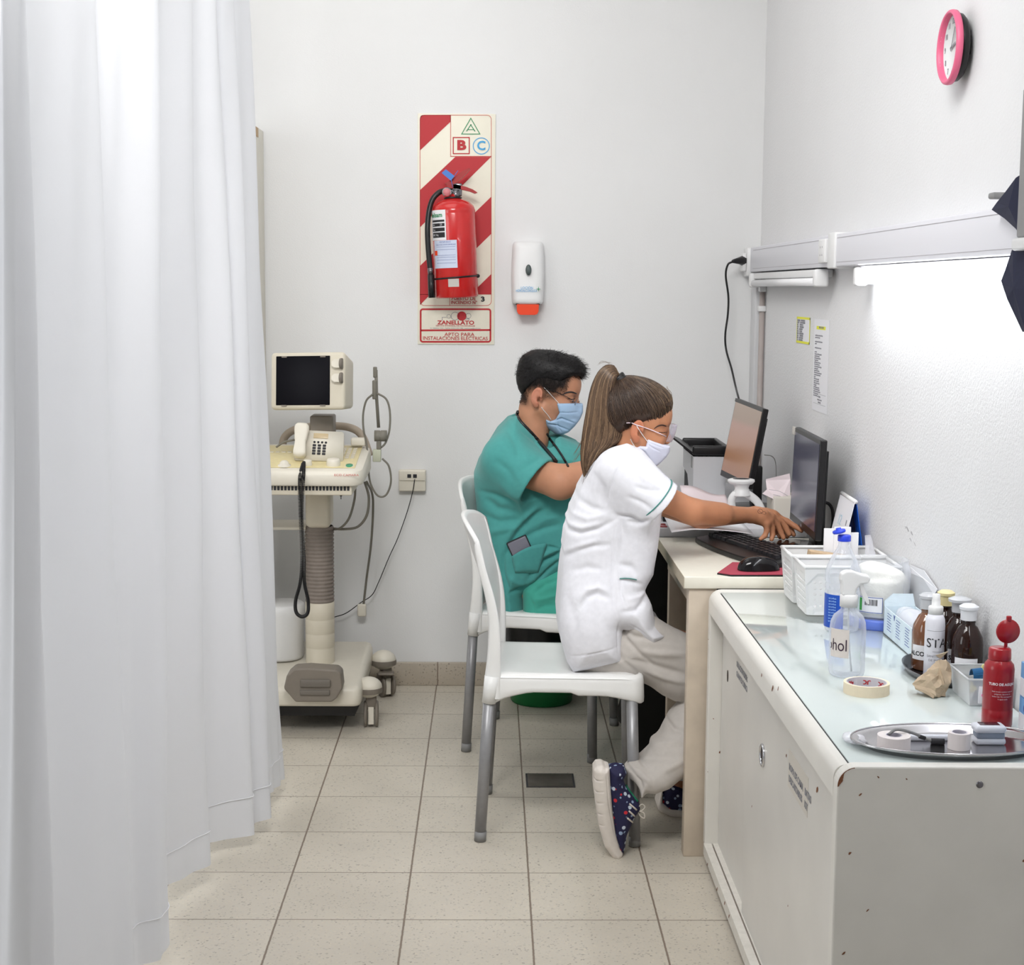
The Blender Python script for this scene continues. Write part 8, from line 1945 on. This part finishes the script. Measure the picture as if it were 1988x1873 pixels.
m_hairw = mat('brown_hair', rgb(90, 68, 50), 0.42, vcol=True, spec=0.45)
iso_obj('swept_back_hair', hcw, (0.22, 4.14, 1.02), (0.54, 4.42, 1.30), 0.0026, m_hairw, wom, colorfn=hair_col)
# strands over the skull towards the tie
tie = P(1204, 733, YW-0.01); tl_ = (np.array(tie)-tw) @ Rw/sW
lines = []; cols = []
cen = np.array(CRC); rad = np.array(CRR)
def onskull(L_, th): 
    d = (L_-cen)/rad; d /= np.linalg.norm(d); p = cen+d*(rad+th); return p
ends = []
for i in range(1500):
    k = random.random(); side = -1 if random.random() < 0.8 else 1
    # hairline from forehead centre round the temple above the ear to the nape
    keys = [(0.094, 0.0, 0.086), (0.090, 0.030, 0.082), (0.076, 0.056, 0.068), (0.050, 0.070, 0.050), (0.022, 0.076, 0.040), (-0.010, 0.078, 0.030), (-0.040, 0.072, -0.004), (-0.060, 0.060, -0.032), (-0.078, 0.030, -0.040)]
    f_ = k*(len(keys)-1); j = min(int(f_), len(keys)-2); a = np.array(keys[j])*(1-(f_-j))+np.array(keys[j+1])*(f_-j); a = a*np.array([1, side, 1])+rng.normal(size=3)*0.0025
    t0_ = tl_+np.array([0.0, -side*0.0, 0.0])+rng.normal(size=3)*0.004
    n_ = 12; pts = []; th0 = 0.008+0.008*random.random(); ph_ = random.random()*6
    da = (a-cen)/rad; da /= np.linalg.norm(da); db = (t0_-cen)/rad; db /= np.linalg.norm(db)
    om = math.acos(max(-1, min(1, float(da @ db))))
    s0 = random.random()*0.25 if random.random() < 0.4 else 0
    for m2 in range(n_):
        t = s0+(1-s0)*m2/(n_-1); d = (math.sin((1-t)*om)*da+math.sin(t*om)*db)/max(math.sin(om), 1e-4)
        pts.append((d*rad, min(1.0, t/0.14), 0.0012*math.sin(t*5+ph_)+0.0006))
    lines.append(pts); g_ = random.random()*(1.0 if k < 0.3 else 0.84 if k < 0.45 else 0.62); cols.append(rgb(60, 45, 36)[:3] if g_ < 0.5 else rgb(92, 72, 56)[:3] if g_ < 0.82 else rgb(142, 118, 92)[:3])
flat = np.array([p[0] for l in lines for p in l]); tp = np.array([p[1] for l in lines for p in l]); of = np.array([p[2] for l in lines for p in l])
fcr, ffo = sd_ell(CRC, CRR), sd_ell((0.045, 0, 0.055), (0.055, 0.058, 0.050))
lo_ = np.full(len(flat), 0.7); hi_ = np.full(len(flat), 1.6)
for _ in range(18):
    mid = (lo_+hi_)/2; q_ = (cen+flat*mid[:, None]).astype(np.float32); v_ = smin(fcr(q_), ffo(q_), 0.03)-thw(q_)*(0.15+0.85*tp); lo_ = np.where(v_ < 0, mid, lo_); hi_ = np.where(v_ < 0, hi_, mid)
nn_ = flat/np.linalg.norm(flat, axis=1, keepdims=True); pos = (cen+flat*lo_[:, None]+nn_*(of+0.0004)[:, None])*sW; k_ = 0; newl = []
for l in lines:
    newl.append([MHw @ Vector(pos[k_+a]) for a in range(len(l))]); k_ += len(l)
lines = newl
strands('combed_strands', lines, m_hairw, wom, 0.00075, cols)
# ponytail
ptp = pxpoly([(1205, 726), (1196, 712), (1184, 709), (1170, 713), (1158, 724), (1149, 745), (1141, 778), (1135, 812), (1130, 850), (1128, 880), (1131, 905), (1140, 900), (1152, 888), (1175, 871), (1196, 858), (1206, 842), (1204, 825), (1196, 795), (1193, 765), (1196, 742)], YW-0.01)
pony = sd_sil(ptp, lambda x, z: YW-0.01-0.03*np.clip((1.2-z)/0.25, 0, 1), 0.042, 0.034)
def pcol(V, N):
    t = 0.5+0.5*np.sin((V[:, 0]+0.22*(V[:, 2]-1.1)**2*4)*900+5*vnoise(V, 25, 1)); z = V[:, 2]
    lo = np.array(rgb(62, 46, 36)[:3]); hi = np.array(rgb(120, 96, 72)[:3]); return mixc(np.tile(lo, (len(V), 1)), hi, np.clip(t*0.6+0.25*sstep(-z, -1.1, -0.95), 0, 1))
iso_obj('ponytail', OFF(pony, -0.009), (0.18, 4.15, 0.90), (0.42, 4.36, 1.30), 0.0028, m_hairw, wom, colorfn=pcol)
outer = [(1203, 728), (1192, 711), (1176, 710), (1160, 724), (1148, 752), (1140, 790), (1133, 830), (1128, 870), (1128, 895), (1134, 925)]
inner = [(1204, 738), (1200, 733), (1196, 740), (1195, 760), (1198, 790), (1204, 815), (1208, 840), (1200, 856), (1178, 872), (1150, 895)]
lines = []; cols = []
for i in range(1700):
    t = random.random(); sgn_ = -1 if random.random() < 0.8 else 1; n_ = len(outer); pts = []
    wv = random.random()*6.28; amp = random.random(); endk = random.choice([n_, n_, n_-1]); bulge = math.sin(PI*(0.1+0.8*t))**0.6
    for k in range(endk):
        o_, i_ = outer[k], inner[k]; u_ = k/(n_-1)
        x = o_[0]*(1-t)+i_[0]*t+1.2*math.sin(wv+u_*7)*amp*u_*2; y = o_[1]*(1-t)+i_[1]*t+random.gauss(0, 0.6)
        yo = sgn_*(0.006+0.030*bulge*min(1, u_*4)*(1-0.55*max(0, u_-0.6)/0.4))
        yc_ = YW-0.01-0.03*min(1, max(0, (y-740)/190.0))
        pts.append(P(x, y, yc_+yo))
    lines.append(smoothpath(pts, 3)); g_ = random.random(); s_ = 0.5+0.5*math.sin(t*40+1.5*sgn_); g_ = 0.8*g_+0.2*s_
    cols.append(rgb(64, 48, 38)[:3] if g_ < 0.36 else rgb(98, 76, 58)[:3] if g_ < 0.66 else rgb(134, 108, 82)[:3] if g_ < 0.86 else rgb(164, 136, 104)[:3])
strands('ponytail_strands', lines, m_hairw, wom, 0.00085, cols)
lines = []; cols = []
for pts in ([(1145, 900), (1138, 945), (1134, 990)], [(1136, 900), (1133, 930), (1133, 960)], [(1132, 850), (1122, 870), (1112, 885)], [(1133, 870), (1125, 880), (1112, 900)], [(1295, 752), (1302, 765), (1301, 785)], [(1185, 705), (1170, 702), (1160, 706)]):
    for k in range(6):
        lines.append(smoothpath([P(a+random.gauss(0, 2.0), b_+random.gauss(0, 1.5), YW-0.05) for a, b_ in pts], 5)); cols.append(rgb(120, 96, 72)[:3])
strands('loose_strands', lines, m_hairw, wom, 0.00028, cols)
q = MB(); tn = (P(1190, 722, YW)-P(1212, 746, YW)).normalized(); tu = Vector((0, 1, 0)); tv = tn.cross(tu).normalized()
for k in range(4):
    c = P(1202, 736, YW-0.012)+tn*(0.0035*(k-1.5)); q.tube([c+tu*0.0145*math.cos(a)+tv*(0.0150+0.001*math.sin(5*a+k))*math.sin(a) for a in [2*PI*j/28 for j in range(29)]], 0.0052, 8, caps=False)
q.build('hair_tie', m_black, wom)
# mask below the nose
wp = pxpoly([(1255, 850), (1268, 855), (1285, 861), (1300, 865), (1300, 876), (1292, 888), (1282, 898), (1272, 905), (1258, 905), (1248, 894), (1240, 878), (1226, 868), (1240, 862), (1251, 864)], YW-0.02)
mfw = mask_obj('m', '', wp, MHw, sW, YW+0.02, 0.100, 0.020, None, None, infl=0.012)
WQ = lambda pts, w, a: ([P(x, y, YW-0.06) for x, y in pts], w, a)
iso_obj('face_mask', mfw, (0.36, 4.18, 0.98), (0.52, 4.38, 1.09), 0.0020, m_mask2, wom, lines=[WQ([(1258, 858), (1272, 864), (1288, 870)], 0.0015, 0.0016), WQ([(1257, 862), (1270, 871), (1282, 877)], 0.0015, 0.0016), WQ([(1240, 868), (1252, 878), (1262, 892)], 0.002, 0.002)])
allw = lambda p: np.minimum(np.minimum(bodyw(p), mfw(p)), shw(p))
for pts in ([(1257, 857), (1248, 845), (1240, 833), (1236, 826)], [(1233, 868), (1228, 860), (1224, 852)]):
    q = MB(); l_ = surf_line(allw, pts, 5, 0.0012); q.tube(l_, 0.0011, 6); q.build('ear_loop', m_white, wom)
# safety goggles
q = MB(); hwf = lambda p: np.minimum(hW(p), 9)
l_ = surf_line(lambda p: np.minimum(hcw(p), hW(p)), [(1216, 821), (1226, 821), (1236, 825), (1252, 830), (1268, 836)], 4, 0.0028)+[P(1280, 841, YW-0.058), P(1293, 847, YW-0.030)]
q.tube(l_, 0.0014, 6); sg = q.build('safety_glasses', mat('pale_pink_plastic', rgb(236, 218, 226), 0.3), wom)
q = MB()
def lens(u_, v_):
    a = -1.25+2.5*u_; z = -0.030+0.052*v_; r = 0.104-0.10*abs(v_-0.6)**2*0.1
    return MHw @ (Vector((0.022+r*math.cos(a*0.66)-0.006*(1-v_), 0.080*math.sin(a*0.85), z+0.012))*sW)
q.grid(lens, 24, 8); q.build('clear_lens', m_lens, sg, solid=0.0016)
